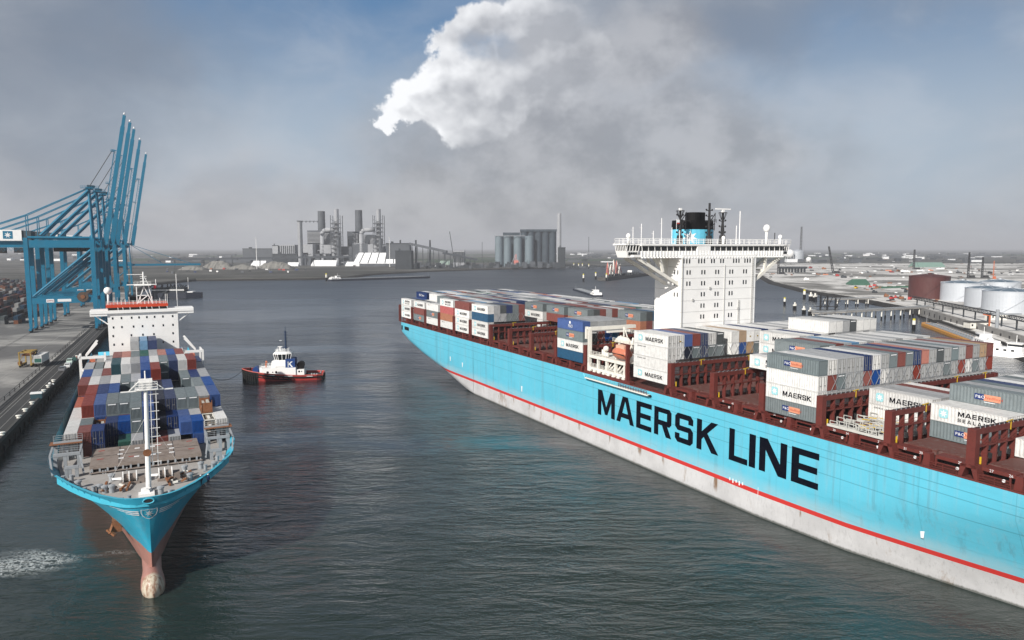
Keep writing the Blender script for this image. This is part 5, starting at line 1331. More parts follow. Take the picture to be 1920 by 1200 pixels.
# ================================================================ QUAY VEHICLES AND SMALL STUFF
def straddle():
    p = G(54, 686, 4.02); c = thing('straddle_carrier', 'small yellow straddle carrier parked on the open quay', 'straddle carrier', p, QRZ+pi/2-.1)
    mb = MB()
    for y in (-2.2, 2.2):
        mb.box(-4.6, 4.6, y-.35, y+.35, .9, 1.5)
        for x in (-4.2, 4.2): mb.box(x-.25, x+.25, y-.25, y+.25, 1.5, 6.8)
        mb.box(-4.6, 4.6, y-.3, y+.3, 6.6, 7.2); mb.bar((-4.2, y, 3), (4.2, y, 6.5), .18)
    for x in (-4.2, 0, 4.2): mb.box(x-.3, x+.3, -2.2, 2.2, 6.7, 7.2)
    mb.build('frame', mat('dull_yellow', (.30, .20, .05), .6, dirt=.5), c); mb = MB(); mb.box(-3, 2.4, -1.6, 1.6, 5.2, 5.9, 0); mb.box(3.0, 4.6, -2.6, -1.0, 4.6, 6.5, 1); mb.box(-4.4, -1.6, 1.9, 2.9, 1.4, 2.7, 0); mb.build('cab', ['rust', 'glass_dark'], c)
    for y in (-2.2, 2.2):
        for x in (-3.7, -1.3, 1.3, 3.7): MB().tube((x, y-.3, .65), (x, y+.3, .65), .65, 12).build('wheel', 'rubber', c)
    c.scale = (1.0, .95, .9)
straddle()
p = G(79, 684, 4.02); c = thing('container_trailer', 'white container on a dark trailer beside the yellow straddle carrier', 'trailer', p, QRZ+pi/2-.08)
mb = MB(); mb.box(-6.3, 6.3, -1.2, 1.2, 1.1, 1.5); mb.box(-6.2, 6.2, -1.15, -1.05, .5, 1.1)
mb.build('chassis', 'dark_metal', c); mb = MB()
for x in (-5.2, -4, 3.6, 5): 
    for y in (-1, 1): MB().tube((x, y-.2, .5), (x, y+.2, .5), .5, 10).build('wheel', 'rubber', c)
o = link('container_box', cont_mesh('W', 12.19, T29), c, (0, 0, 1.5)); MB().box(-6.14, -6.11, -1.1, 1.1, .2, 1.7).build('end_board', mat('board_green', (.02, .10, .08), .6), o)
c.scale = (1, 1.15, 1.1)
def car(px, py, col, lab, rz, van=False, flat=False):
    p = G(px, py, 4.02); c = thing('parked_car' if not flat else 'pickup_truck', lab, 'car' if not flat else 'truck', p, rz, 'cars parked on the dark quay road')
    mb = MB(); L = 2.25; hh = 1.95 if van else 1.5
    side = [(-L, .35), (L, .35), (L, .85), (L*.62, 1.0), (L*.32, hh), (-L*.72, hh), (-L*.98, 1.0)]
    if flat: side = [(-L-.6, .45), (L, .45), (L, 1.0), (L*.66, 1.15), (L*.4, 1.75), (-.1, 1.75), (-.3, 1.0), (-L-.6, 1.0)]
    n = len(side); vs = [(x, -.86+(.12 if z > 1.2 else 0), z) for x, z in side]+[(x, .86-(.12 if z > 1.2 else 0), z) for x, z in side]
    mb.add(vs, [tuple(range(n)), tuple(range(2*n-1, n-1, -1))]+[(i, n+i, n+(i+1) % n, (i+1) % n) for i in range(n)])
    mb.build('body', mat('car_'+col[0], col[1], .3, dirt=.1), c)
    mb = MB(); mb.bar((L*.56, 0, 1.08), (L*.36, 0, hh-.1), 1.4, .06); mb.box(-L*.66, L*.30, -.80, .80, 1.06, hh-.12); mb.build('window', 'glass_dark', c)
    for x in (-1.35, 1.4):
        for s in (-.8, .8): MB().tube((x, s-.1, .33), (x, s+.1, .33), .33, 12).build('wheel', 'rubber', c)
    c.scale = (1.25, 1.25, 1.25)
ca = atan2(QD.y, QD.x)
car(117, 696, ('grey', (.16, .16, .17)), 'dark grey car with pale bonnet, nearest of the parked row', ca+pi)
car(127, 689, ('white', (.7, .7, .7)), 'white car in the middle of the parked row', ca+pi)
car(131, 683, ('pale_green', (.45, .55, .50)), 'pale green white van behind the white parked car', ca+pi, True)
car(139, 679, ('dark_green', (.03, .08, .07)), 'dark pickup truck at the far end of the parked row', ca+pi, False, True)
pp = G(148, 676, 4.02); mb = MB()
mb.sphere((0, 0, 1.7), .2, n=8); 
o = None
for dx, lab in ((-.8, 'left one of two dock workers in orange jackets by the pickup'), (.9, 'right one of two dock workers in orange jackets by the pickup')):
    mb = MB(); mb.lathe(0, 0, [(.12, 0), (.13, .8), (.21, .95), (.23, 1.35), (.12, 1.5), (.07, 1.55), (.11, 1.62), (.12, 1.75), (.01, 1.86)], 10)
    o = mb.build('person', 'orange', None, True); o.location = pp+Vector((dx, dx*.4, 0)); o.scale = (1.2, 1.2, 1.15); tag(o, lab, 'person', 'dock workers by the pickup')
    MB().tube((-.09, 0, 0), (-.09, 0, .85), .10, 8).build('trousers', 'cloth_dark', o)
p = G(69, 747, 4.02); c = thing('utility_cabinet', 'dark green utility cabinet with white top on the quay road', 'cabinet', p, ca)
MB().box(-1, 1, -1.6, 1.6, 0, 1.7).build('body', 'container_dark_teal', c); MB().box(-1.1, 1.1, -1.7, 1.7, 1.7, 2.1).build('top', 'white_paint', c)
for i, (a, b) in enumerate(((93, 719), (99, 721))):
    p = G(a, b, 4.02); o = MB().prism([(-.7, -.4), (.7, -.4), (.7, .4), (-.7, .4)], 0, .35, 0, [(-.55, -.3), (.55, -.3), (.55, .3), (-.55, .3)]).build('cable_cover', 'white_paint'); o.location = p; o.rotation_euler = (0, 0, ca)
    tag(o, ('left' if i == 0 else 'right')+' one of two low white cable covers on the road', 'cable cover')

# container yard behind the cranes
ry = random.Random(21); mb = MB(); keys = ['BR', 'SL', 'BR', 'K', 'LG', 'DG', 'OR', 'NB', 'G', 'W', 'BR', 'PB']
for row in range(46):
    n0 = 52+row*7.5+(row//4)*9
    tt = 60 if row < 5 else 20
    while tt < 760:
        q = Q(tt, n0)
        if q.x > -1900:
            st = ry.choice([1, 2, 2, 3, 3]) if row < 8 else ry.choice([1, 1, 2, 2, 3])
            for k in range(st):
                kk = ry.choice(keys if k < 2 or row < 5 else keys+['LG', 'LG', 'W', 'G'])
                a, b, cc_, d_ = Q(tt, n0), Q(tt+12.1, n0), Q(tt+12.1, n0+2.5), Q(tt, n0+2.5)
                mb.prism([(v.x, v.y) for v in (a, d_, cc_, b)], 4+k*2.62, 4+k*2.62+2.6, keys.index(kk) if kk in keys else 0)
        tt += 12.7 if ry.random() < .9 else 40
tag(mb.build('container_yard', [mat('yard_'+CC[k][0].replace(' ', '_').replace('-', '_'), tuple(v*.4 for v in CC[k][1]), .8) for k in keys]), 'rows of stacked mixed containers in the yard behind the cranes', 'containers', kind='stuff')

# ================================================================ TUG
tv = (G(606, 708)-G(456, 712)); trz = atan2(-tv.y, -tv.x); tc_ = (G(606, 708)+G(456, 712))/2
tug = thing('tugboat', 'red and black tugboat with white wheelhouse and blue mast', 'tugboat', (tc_.x, tc_.y, 0), trz)
# local +x = bow. hull length 32, beam 11
def tprof(x):
    w = interp([(-16, 4.2), (-14, 5.3), (-8, 5.7), (6, 5.7), (11, 4.8), (14, 3.0), (15.5, 1.4), (16.2, .2)], x)
    d = interp([(-16, 2.1), (-6, 2.1), (4, 2.9), (10, 3.7), (16.2, 4.6)], x); return w, d
mb = MB(); xs = [-16.2, -16, -14, -11, -8, -4, 0, 4, 6, 9, 11, 13, 14, 15, 15.5, 16, 16.25]; rows = []
for x in xs:
    w, d = tprof(x); wl = w*interp([(-16, .92), (8, .92), (16.2, .55)], x); rows.append([(x, -wl, -.6), (x, -w*.98, .9), (x, -w, d), (x, -w+.3, d), (x, -w+.35, d-1.0), (x, w-.35, d-1.0), (x, w-.3, d), (x, w, d), (x, w*.98, .9), (x, wl, -.6)])
vs = [v for r in rows for v in r]; n = 10; fs = []; mi = []
for i in range(len(xs)-1):
    for k in range(n-1): fs.append(((i+1)*n+k, i*n+k, i*n+k+1, (i+1)*n+k+1)); mi.append(2 if k == 4 else 1 if (xs[i] > 8.5 and k in (0, 1, 7, 8)) else 0)
mb.v = vs; mb.f = fs; mb.mi = mi; mb.f.append(tuple(range(n-1, -1, -1))); mb.mi.append(0)
th = mb.build('hull', ['tug_red', 'rubber', mat('tug_deck', (.05, .03, .03), .8)], tug, False)
mb = MB()
for i in range(len(xs)-1):
    a, b = xs[i], xs[i+1]; wa, da = tprof(a); wb, db = tprof(b)
    for s in (-1, 1):
        mb.tube((a, s*(wa+.1), da-.75), (b, s*(wb+.1), db-.75), .30, 6); 
        if a > -7: mb.tube((a, s*(wa+.05), da-1.8), (b, s*(wb+.05), db-1.8), .2, 6)
for k in range(8):
    x = -5+k*2.0; w, d = tprof(x)
    for s in (-1, 1): mb.bar((x+.5, s*(w+.1), d-.9), (x-.3, s*(w+.05), d-1.9), .3, .25)
for k in range(-4, 5): 
    a = k*.32; mb.tube((-16.2+.2*abs(k)*.3, k*1.0, 1.5), (-16.3+.2*abs(k)*.3, k*1.0, .2), .55, 8)
for k in range(7):
    x = 10.5+k*.85; w, d = tprof(x)
    for s in (-1, 1): mb.tube((x, s*(w+.15), d-.3), (x-.2, s*(w-.1), .0), .42, 6)
mb.build('fender', 'rubber', tug)
mb = MB()
for i in range(len(xs)-1):
    a, b = xs[i], xs[i+1]; wa, da = tprof(a); wb, db = tprof(b)
    for s in (-1, 1): mb.tube((a, s*(wa-.1), da+.05), (b, s*(wb-.1), db+.05), .22, 6)
mb.tube((-16.2, -4.2, 2.1), (-16.2, 4.2, 2.1), .28, 6); mb.build('cap_rail', mat('tug_rail', (.45, .09, .07), .5), tug)
mb = MB(); mb.prism([(-5.5, -3.7), (7.8, -3.7), (9.0, -2.4), (9.0, 2.4), (7.8, 3.7), (-5.5, 3.7)], 1.6, 5.1, 0); mb.prism([(-4, -3), (2.5, -3), (4.2, -2), (4.2, 2), (2.5, 3), (-4, 3)], 5.1, 7.6, 0)
mb.rail([(-1, -3.6, 5.1), (7.7, -3.6, 5.1), (8.9, -2.4, 5.1)], 1.0, 1.2, .07); mb.rail([(-1, 3.6, 5.1), (7.7, 3.6, 5.1), (8.9, 2.4, 5.1)], 1.0, 1.2, .07)
mb.box(-8.8, -5.5, -3.2, 3.2, 1.6, 4.2); ds = mb.build('deckhouse', 'white_paint', tug)
for s in (-1, 1):
    for x, r_ in ((5.6, .5), (3.6, .25), (2.2, .5), (1.2, .25), (-6.8, .4), (-7.8, .25)):
        y = s*(3.7 if x > -5 else 3.2); MB().tube((x, y, 3.4), (x, y+s*.05, 3.4), r_, 12).build('porthole', 'glass_dark', ds)
oct_ = [(-3.6, -1.7), (-1.8, -2.9), (1.6, -2.9), (3.4, -1.6), (3.4, 1.6), (1.6, 2.9), (-1.8, 2.9), (-3.6, 1.7)]
sc = lambda p, k: [(a*k, b*k) for a, b in p]
mb = MB(); mb.prism(sc(oct_, .82), 7.6, 8.2, 0, sc(oct_, .85)); mb.prism(sc(oct_, 1.06), 10.6, 11.0, 0, sc(oct_, 1.0)); mb.prism(sc(oct_, 1.0), 11.0, 11.5, 0, sc(oct_, .8))
for i in range(8):
    a, b = oct_[i], oct_[(i+1) % 8]; mb.bar((a[0]*.86, a[1]*.86, 8.2), (a[0]*1.03, a[1]*1.03, 10.6), .25)
    m_ = ((a[0]+b[0])/2, (a[1]+b[1])/2); mb.bar((m_[0]*.86, m_[1]*.86, 8.2), (m_[0]*1.03, m_[1]*1.03, 10.6), .2)
wh = mb.build('wheelhouse', 'white_paint', tug); MB().prism(sc(oct_, .83), 8.2, 10.6, 0, sc(oct_, 1.0)).build('window_band', 'glass_dark', wh)
mb = MB(); mb.rail([(2.6, -2.2, 11.5), (-2.6, -2.2, 11.5)], 1.1, .9, .07); mb.rail([(2.6, 2.2, 11.5), (-2.6, 2.2, 11.5)], 1.1, .9, .07); mb.tube((1.0, 0, 11.5), (1.0, 0, 13.3), .25, 8); mb.box(.1, 1.9, -.15, .15, 13.3, 13.55); mb.sphere((2, 1, 12), .4, n=8); mb.tube((-2.5, .8, 11.5), (-2.5, .8, 13.2), .06, 5); mb.bar((.2, 0, 16), (1.2, 0, 16), .15); mb.build('roof_gear', 'white_paint', wh)
mb = MB(); mb.bar((-1.4, -.7, 7.6), (-1.3, -.2, 20), .45, .5); mb.bar((-1.4, .7, 7.6), (-1.3, .2, 20), .45, .5); mb.box(-2.4, .2, -1, 1, 13.0, 13.2)
for z in (14, 15.5, 17, 18.3, 19.3): mb.bar((-1.3, -1.0, z), (-1.3, 1.0, z), .16); mb.bar((-2.3, 0, z), (-.4, 0, z), .16)
mb.tube((-1.3, 0, 19.8), (-1.3, 0, 21.4), .08, 6); mb.sphere((-1.3, 0, 21.4), .25, n=6); mb.build('mast', mat('mast_blue', (.01, .03, .075), .5), tug)
for s in (-1, 1):
    mb = MB(); mb.box(-5.2, -1.4, s*2.2-.9, s*2.2+.9, 4.2, 8.6, 0)
    fu = mb.build('funnel', 'tug_blue', tug); mb = MB(); y = s*2.2+s*.93
    sgn = -1 if s > 0 else 1
    for p_ in GL['K'][1]: mb.add([(-3.3+sgn*(u_-.45)*2.3, y, 5.3+v_*2.3) for u_, v_ in p_], [tuple(range(len(p_)))]); mb.build('lettering', 'white_lettering', fu)
mb = MB(); mb.tube((10.6, -2, 4.2), (10.6, 2, 4.2), 1.25, 14); mb.box(9.6, 11.6, -2.3, 2.3, 2.8, 3.8); mb.build('winch', 'tug_blue', tug)
mb = MB(); mb.tube((-7.2, -1.5, 5.8), (-7.2, 1.5, 5.8), 1.45, 14); mb.box(-8.3, -6.1, -1.8, 1.8, 4.2, 5.2); mb.tube((6.6, 1.2, 5.1), (6.6, 1.2, 6.8), .3, 8, m=1); mb.tube((6.6, 1.2, 7.2), (6.1, 1.2, 7.5), .5, 8, m=1); mb.tube((13, 0, 3.6), (13, 0, 5.0), .25, 8); mb.build('deck_machinery', ['black', 'orange'], tug)
mb = MB(); mb.box(-15, -9.6, -3.6, 3.6, 1.25, 1.6, 0); mb.tube((-15.2, -2, 2.6), (-15.2, 2, 2.6), .25, 8, m=1)
for k in range(9): mb.tube((-14.6+k*.55, 2-.3*k, 1.7), (-14.2+k*.55, 2.6-.3*k, 1.9), .35, 8, m=k % 2)
mb.build('tow_gear', ['dark_metal', 'grey_steel'], tug)
mb = MB()
for s in (-1, 1):
    y = s*5.78; vs, fc = text_polys('RT CLAIRE'); k = .75/.7; sgn = -1 if s > 0 else 1
mb.box(2.6, 6.8, 5.76, 5.79, 2.35, 2.6); mb.box(-4.5, -1.2, 5.76, 5.79, 1.9, 2.15); mb.box(-12.4, -10, 5.5, 5.53, 1.6, 1.8)
mb.build('name_plate', 'white_lettering', th)
# tow line to the small ship's quarter
a = wpos(tug, 0, 0, 0); bowp = Vector((tug.location.x+cos(trz)*15.5, tug.location.y+sin(trz)*15.5, 4.6)); st_ = wpos(small, -150, 15.8, 14)
mb = MB(); pts = [bowp.lerp(st_, k/14)-Vector((0, 0, 5*4*(k/14)*(1-k/14))) for k in range(15)]
for a, b in zip(pts[:-1], pts[1:]): mb.tube(a, b, .09, 5)
tag(mb.build('tow_line', 'dark_metal'), 'thin dark tow line running from the tug to the small ship', 'rope')

# ================================================================ OTHER VESSELS
def barge(name, lab, a, b, wd, col, house_end=1, depth=1.6, cream=True):
    """a = bow, b = stern (world), low inland tanker with its house at the stern"""
    v = a-b; L = v.length; rz = atan2(v.y, v.x); c = thing(name, lab, 'barge' if L > 60 else 'boat', ((a.x+b.x)/2, (a.y+b.y)/2, 0), rz)
    h = L/2; w = wd/2; d = depth
    pl = [(-h, -w*.7), (-h+2, -w), (h-10, -w), (h-3, -w*.6), (h, -w*.1), (h, w*.1), (h-3, w*.6), (h-10, w), (-h+2, w), (-h, w*.7)]
    MB().prism(pl, -1, d, 0).build('hull', col, c)
    mb = MB(); mb.box(-h+24, h-10, -w*.55, w*.55, d, d+.5); n = int((L-38)/5)
    for k in range(n):
        x = -h+26+k*5; mb.bar((x, -w*.7, d+.7), (x+3.4, -w*.7, d+.7), .3); mb.tube((x, 0, d+.5), (x, 0, d+1.3), .4, 8); mb.box(x+1, x+2, -w*.4, -w*.1, d+.5, d+1.1)
    mb.tube((-h+22, 0, d+1.1), (h-12, 0, d+1.1), .22, 6); mb.bar((h-3, 0, d), (h-3, 0, d+5), .25); mb.rail([(-h+22, -w*.95, d), (h-10, -w*.95, d)], 1, 3, .1)
    mb.build('deck_pipework', ['grey_steel'], c)
    mb = MB(); mb.box(-h+2, -h+19, -w*.8, w*.8, d, d+2.6); mb.box(-h+12, -h+18.5, -w*.6, w*.6, d+2.6, d+5.0); mb.box(-h+11.5, -h+19, -w*.65, w*.65, d+5.0, d+5.25); mb.prism([(-h, -w*.7), (-h+2, -w*.98), (-h+20, -w*.98), (-h+20, w*.98), (-h+2, w*.98), (-h, w*.7)], d, d+.8)
    mb.tube((-h+15, 0, d+5), (-h+15, 0, d+9), .15, 6); mb.box(-h+4, -h+8, -1, 1, d+2.6, d+4); hs = mb.build('deckhouse', 'white_paint', c)
    mb = MB(); mb.box(-h+12.2, -h+18.6, -w*.61, w*.61, d+3.6, d+4.6)
    for k in range(4): mb.box(-h+4+k*3.4, -h+5.4+k*3.4, -w*.81, w*.81, d+1.0, d+1.9)
    mb.build('window', 'glass_dark', hs); return c
barge('tank_barge', 'long dark inland tank barge moored off the beach, white house at left', G(806, 521), G(617, 527), 11, 'hull_dark', depth=3.0)
barge('tank_barge', 'small dark tank barge with white stern steaming behind the container stacks', G(1079, 543), G(1122, 556), 11, 'hull_dark')
barge('tank_barge', 'orange sided tank barge moored below the pale quay wall', G(1735, 608), G(1862, 655), 10, 'barge_orange')
barge('motor_barge', 'white boat with low wheelhouse at the right edge behind the big ship', G(1960, 676), G(1858, 664)+Vector((-3, 2, 0)), 9, 'white_paint', depth=2)
for (a, b, lab) in (((978, 499.5), (1008, 501), 'left small white workboat near the silo jetty'), ((1040, 500), (1064, 501), 'right small white workboat near the silo jetty')):
    A_, B_ = G(*a), G(*b); v = B_-A_; c = thing('workboat', lab, 'boat', (A_+B_)/2, atan2(v.y, v.x)); L = min(v.length, 60)/2
    MB().prism([(-L, -4), (L*.6, -4), (L, 0), (L*.6, 4), (-L, 4)], -1, 3).build('hull', 'white_paint', c); mb = MB(); mb.box(-L*.2, L*.4, -3, 3, 3, 8); mb.bar((-.2*L, 0, 8), (-.2*L, 0, 22), .8); mb.build('wheelhouse', 'white_paint', c)
# dark ship moored at the far quay
a, b = G(352, 556), G(300, 560)
c = thing('dark_workship', 'low black ship with white trim moored beyond the small ship\'s bridge', 'ship', (-372, 790, 0), atan2(.1, 1))
MB().prism([(-24, -9), (16, -9), (30, -3), (30, 3), (16, 9), (-24, 9)], -1, 5.5).build('hull', 'hull_dark', c)
MB().box(-20, 14, -7.5, 7.5, 5.5, 11).build('deckhouse', 'plant_dark', c)
mb = MB(); mb.box(-20, 14, -7.7, -7.4, 8.0, 9.0); mb.box(12, 22, -5, 5, 5.6, 6.6); mb.bar((16, 0, 6), (16, 0, 22), .4); mb.bar((-18, 0, 11), (-18, 0, 20), .5); mb.build('trim', 'white_paint', c)
r7 = random.Random(4); mb = MB()
for k in range(16): mb.bar((-18+k*2, r7.uniform(-6, 6), 11), (-17+k*2, r7.uniform(-6, 6), 13+r7.random()*2), .8)
mb.build('deck_gear', 'dark_metal', c)

# ================================================================ DOLPHINS, JETTIES
def dolphin_mesh(kind):
    mb = MB()
    if kind == 0:
        mb.tube((0, 0, -2), (0, 0, 4.5), 1.5, 10, m=0); mb.tube((0, 0, 4.5), (0, 0, 8.2), 1.35, 10, m=1); mb.tube((0, 0, 8.2), (0, 0, 9.8), 1.2, 10, 1.2, m=2); return mb.mesh('dolphin', ['black', 'cream_paint', 'bank_yellow'])
    for k in range(5): a = 2*pi*k/5; mb.tube((1.7*cos(a), 1.7*sin(a), -2), (1.3*cos(a), 1.3*sin(a), 4.2), .75, 8, m=0)
    mb.lathe(0, 0, [(2.2, 4.2), (2.2, 5.6)], 12, 1); mb.tube((0, 0, 5.6), (0, 0, 8.4), .9, 8, m=1); mb.rail([(-1.5, -1.5, 5.6), (1.5, -1.5, 5.6)], 1.1, 1, .1, 1); return mb.mesh('dolphin', ['black', 'cream_paint'])
dm = [dolphin_mesh(0), dolphin_mesh(1)]
DS = [(1471, 572, 0, 'leftmost tall cream mooring post behind the white tower'), (1508, 560, 0, 'yellow topped mooring post left of the unloading jetty'), (1520, 563, 1, 'left one of two cluster piles by the jetty corner'), (1528, 565, 1, 'right one of two cluster piles by the jetty corner'),
      (1490, 580, 1, 'second cream cluster pile in the row before the jetty'), (1507, 588, 1, 'third cream cluster pile in the row before the jetty'), (1519, 591, 1, 'fourth cream cluster pile in the row before the jetty'), (1545, 598, 1, 'cluster pile in front of the jetty head'),
      (1562, 605, 1, 'cluster pile under the right side of the jetty head'), (1584, 622, 1, 'dark cluster pile nearest the container stacks'), (1613, 627, 0, 'yellow topped post nearest the container stacks'), (1713, 618, 0, 'slim yellow topped post by the orange barge bow'),
      (1137, 527, 0, 'dark yellow topped mooring pile left of the loading jetty'), (1094, 528, 0, 'dark yellow topped mooring pile standing alone in the channel'), (1117, 524, 0, 'short yellow topped mooring pile at the jetty tip'),
      (1076, 502, 0, 'first small pile in the far row by the silos'), (1085, 503, 0, 'second small pile in the far row by the silos'), (1092, 503, 0, 'third small pile in the far row by the silos'), (1104, 504, 0, 'last small pile in the far row by the silos'), (612, 527, 0, 'mooring pile beside the moored tank barge')]
for px, py, k, lab in DS:
    p = G(px, py); o = link('mooring_dolphin', dm[k], None, (p.x, p.y, 0), random.random()*3); sc_ = .75 if p.y < 700 else 1.0
    o.scale = (sc_, sc_, sc_*(1.0 if p.y < 1000 else 1.3)); tag(o, lab, 'mooring pile', 'mooring piles standing in the water')
def jetty(lab, a, b, wd, z, step, arms=()):
    a = Vector(a[:2]); b = Vector(b[:2]); d = (b-a); L = d.length; c = thing('jetty', lab, 'jetty', (a.x, a.y, 0), atan2(d.y, d.x))
    MB().box(0, L, -wd/2, wd/2, z-.8, z).build('deck', 'concrete', c)
    mb = MB(); mb.tube((0, 0, 2.2), (0, 0, z-.8), .5, 8, m=0); mb.tube((0, 0, -2), (0, 0, 2.2), .55, 8, m=1); pm = mb.mesh('pile', ['cream_paint', 'black']); k = 2
    while k < L:
        for s in (-1, 1): link('pile', pm, c, (k, s*wd*.36, 0))
        k += step
    mb = MB(); mb.rail([(0, -wd/2, z), (L, -wd/2, z)], 1.1, 3, .1); mb.tube((0, wd*.3, z+.5), (L, wd*.3, z+.5), .3, 6); mb.tube((0, wd*.1, z+.5), (L, wd*.1, z+.5), .25, 6); mb.build('pipes', 'grey_steel', c); return c
jetty('long white piled jetty reaching from the jetty head to the sandy shore', G(1528, 606), G(1745, 592), 7, 7.5, 11)
c = jetty('wide concrete jetty head on raking white piles', G(1524, 603), G(1577, 603), 14, 7.8, 5)
mb = MB()
for x in (4, 9, 15): mb.box(x, x+1, -2, -1, 7.8, 22-x*.3); mb.box(x, x+4, -2.3, -.8, 15, 15.3); mb.bar((x, -1.5, 8), (x+4, -1.5, 18), .4)
mb.box(1, 18, -2.5, 2, 11, 11.3); mb.box(1, 14, -2.5, 2, 18, 18.3); mb.build('loading_tower', 'dark_metal', c)
jetty('shorter walkway jetty behind the long white piled jetty', G(1545, 575), G(1640, 573), 4, 7, 11)
# loading jetty left of the tower with red and white arms
a, b = Vector((150, 1195)), Vector((262, 1420))
c = thing('loading_jetty', 'dark tanker jetty with red and white loading arms left of the bridge', 'jetty', (a.x, a.y, 0), atan2((b-a).y, (b-a).x)); L = (b-a).length
MB().box(0, L, -9, 9, -2, 5.5).build('deck', 'concrete_dark', c)
for i, (px, h) in enumerate(((1141, 30), (1152, 26), (1157, 34), (1161, 32), (1168, 22))):
    X = 26+i*16; mb = MB(); m_ = 0 if i in (0, 3) else 1
    for s in (-2, 2): mb.bar((X+s, -2, 5.5), (X+s*.6, 0, h), .9, m=m_); mb.bar((X+s, 2, 5.5), (X+s*.6, 0, h), .9, m=m_)
    for k in range(4): mb.bar((X-2, -1, 9+k*5), (X+2, -1, 11+k*5), .6, m=m_)
    mb.bar((X, 0, h), (X-3, -5, h*.5), .7, m=1-m_); mb.build('loading_arm', ['red_white', 'cream_paint'], c)
mb = MB()
for k in range(16): x = 4+k*13; mb.box(x, x+6, -6, 5, 5.5, 7.2+(k % 3)*1.2)
mb.box(150, 160, -4, 4, 5.5, 13, 1); mb.build('pipe_rack', ['plant_dark', 'white_paint'], c)

# ================================================================ POWER STATION AND SILOS
def prect(mb, px0, px1, pyt, D, depth, m=0, zb=4.0, pyb=None):
    """box seen between pixel columns, standing at forward distance D"""
    a = P(px0, 480, D); b = P(px1, 480, D); t_ = P(px0, pyt, D).z; z0 = zb if pyb is None else P(px0, pyb, D).z
    mb.box(a.x, b.x, D, D+depth, z0, t_, m); return a.x, b.x, t_
D = 2150
plant = thing('power_station', 'hazy power station of boiler blocks, ducts and lattice towers', 'power station', (0, 0, 0))
mb = MB(); x0, x1, zt = prect(mb, 577, 612, 432, D, 60, 0); prect(mb, 614, 632, 436, D+40, 60, 0); prect(mb, 652, 672, 434, D+20, 60, 0); prect(mb, 674, 700, 440, D+20, 60, 0)
for k in range(9):
    for (a, b, t0, t1) in ((576, 602, 434, 455), (608, 632, 436, 458), (655, 671, 436, 458), (680, 702, 440, 458)):
        z = P(a, t1+(t0-t1)*k/9, D-2).z; A_, B_ = P(a, 460, D-4), P(b, 460, D-4); mb.box(A_.x, B_.x, D-5, D+2, z, z+1.6, 1)
mb.build('boiler_block', ['plant_grey', 'plant_light'], plant)
mb = MB()
for (a, b, t_) in ((568, 592, 458), (600, 632, 459), (633, 660, 462), (661, 690, 456), (690, 722, 458), (722, 740, 462), (560, 578, 474)): prect(mb, a, b, t_, D-30, 40, 0 if a % 2 else 1)
mb.build('turbine_hall', ['plant_grey', 'plant_light'], plant)
for px, top, w in ((632.5, 388, 12), (711, 388, 12)):
    mb = MB(); a, b = P(px-9, 480, D-40), P(px+9, 480, D-40); zt = P(px, top+16, D-40).z; w_ = (b.x-a.x)/2; cx_ = (a.x+b.x)/2
    for s in (-1, 1):
        for q in (-1, 1): mb.bar((cx_+s*w_, D-40+q*w_, 4), (cx_+s*w_, D-40+q*w_, zt), 1.6)
    k = 0; z = 4
    while z < zt-12:
        mb.box(cx_-w_, cx_+w_, D-40-w_-.6, D-40-w_+.6, z, z+1.2); mb.bar((cx_-w_, D-40-w_, z), (cx_+w_, D-40-w_, z+12), 1.1); mb.bar((cx_+w_, D-40-w_, z), (cx_-w_, D-40-w_, z+12), 1.1)
        mb.box(cx_-w_, cx_+w_, D-40-w_, D-40+w_, z, z+.6); z += 12
    mb.tube((cx_, D-40, 4), (cx_, D-40, zt+18), 7.5, 14, 6.5, 1); mb.tube((cx_+w_*.5, D-52, 10), (cx_+w_*.5, D-52, zt*.55), 6, 10, m=0)
    mb.build('flue_tower', ['plant_grey', 'plant_light'], plant)
for px0, px1 in ((602, 630), (675, 702)):
    mb = MB(); r_ = 6.5; p0 = P(px0+3, 478, D-25); top = P(px0+3, 435, D-25).z; e = P(px1, 432, D-25)
    pts = [Vector((p0.x, D-25, 10)), Vector((p0.x, D-25, top-6)), Vector((p0.x+3, D-25, top+1)), Vector((p0.x+10, D-25, top+6)), Vector((e.x, D-25, top+7))]
    for a, b in zip(pts[:-1], pts[1:]): mb.tube(a, b, r_, 12)
    for k in range(9): mb.lathe(p0.x, D-25, [(r_+1, 16+k*6), (r_+1, 17.2+k*6)], 12)
    mb.build('flue_duct', 'plant_light', plant, True)
for px, top in ((604.5, 380), (674, 378)):
    p = P(px, 480, D+120); zt = P(px, top+16, D+120).z; mb = MB(); mb.tube((p.x, D+120, 4), (p.x, D+120, zt), 12.5, 18, 11, 0); mb.build('chimney', 'plant_grey', plant)
mb = MB(); p = P(563, 480, D-80); zt = P(563, 415, D-80).z; mb.box(p.x-6, p.x+6, D-80, D-72, 4, zt, 1); mb.box(p.x+1, p.x+6, D-81, D-80, 4, zt, 0); mb.box(p.x-7, p.x+7, D-82, D-70, zt, zt+2, 0)
for k in range(5): mb.bar((p.x+k*11, D-78, zt), (p.x+(k+1)*11, D-78, zt+1), 1.4); mb.box(p.x+6+k*11, p.x+9+k*11, D-80, D-76, zt-3, zt+1)
mb.build('lift_tower', ['plant_grey', 'plant_light'], plant)
mb = MB(); rr = random.Random(9)
for k in range(46):
    px = rr.uniform(562, 745); a = P(px, 480, D-60); w = rr.uniform(5, 13); h = rr.uniform(8, 34); mb.box(a.x, a.x+w, D-60-rr.uniform(0, 20), D-40, 4, 4+h, k % 3)
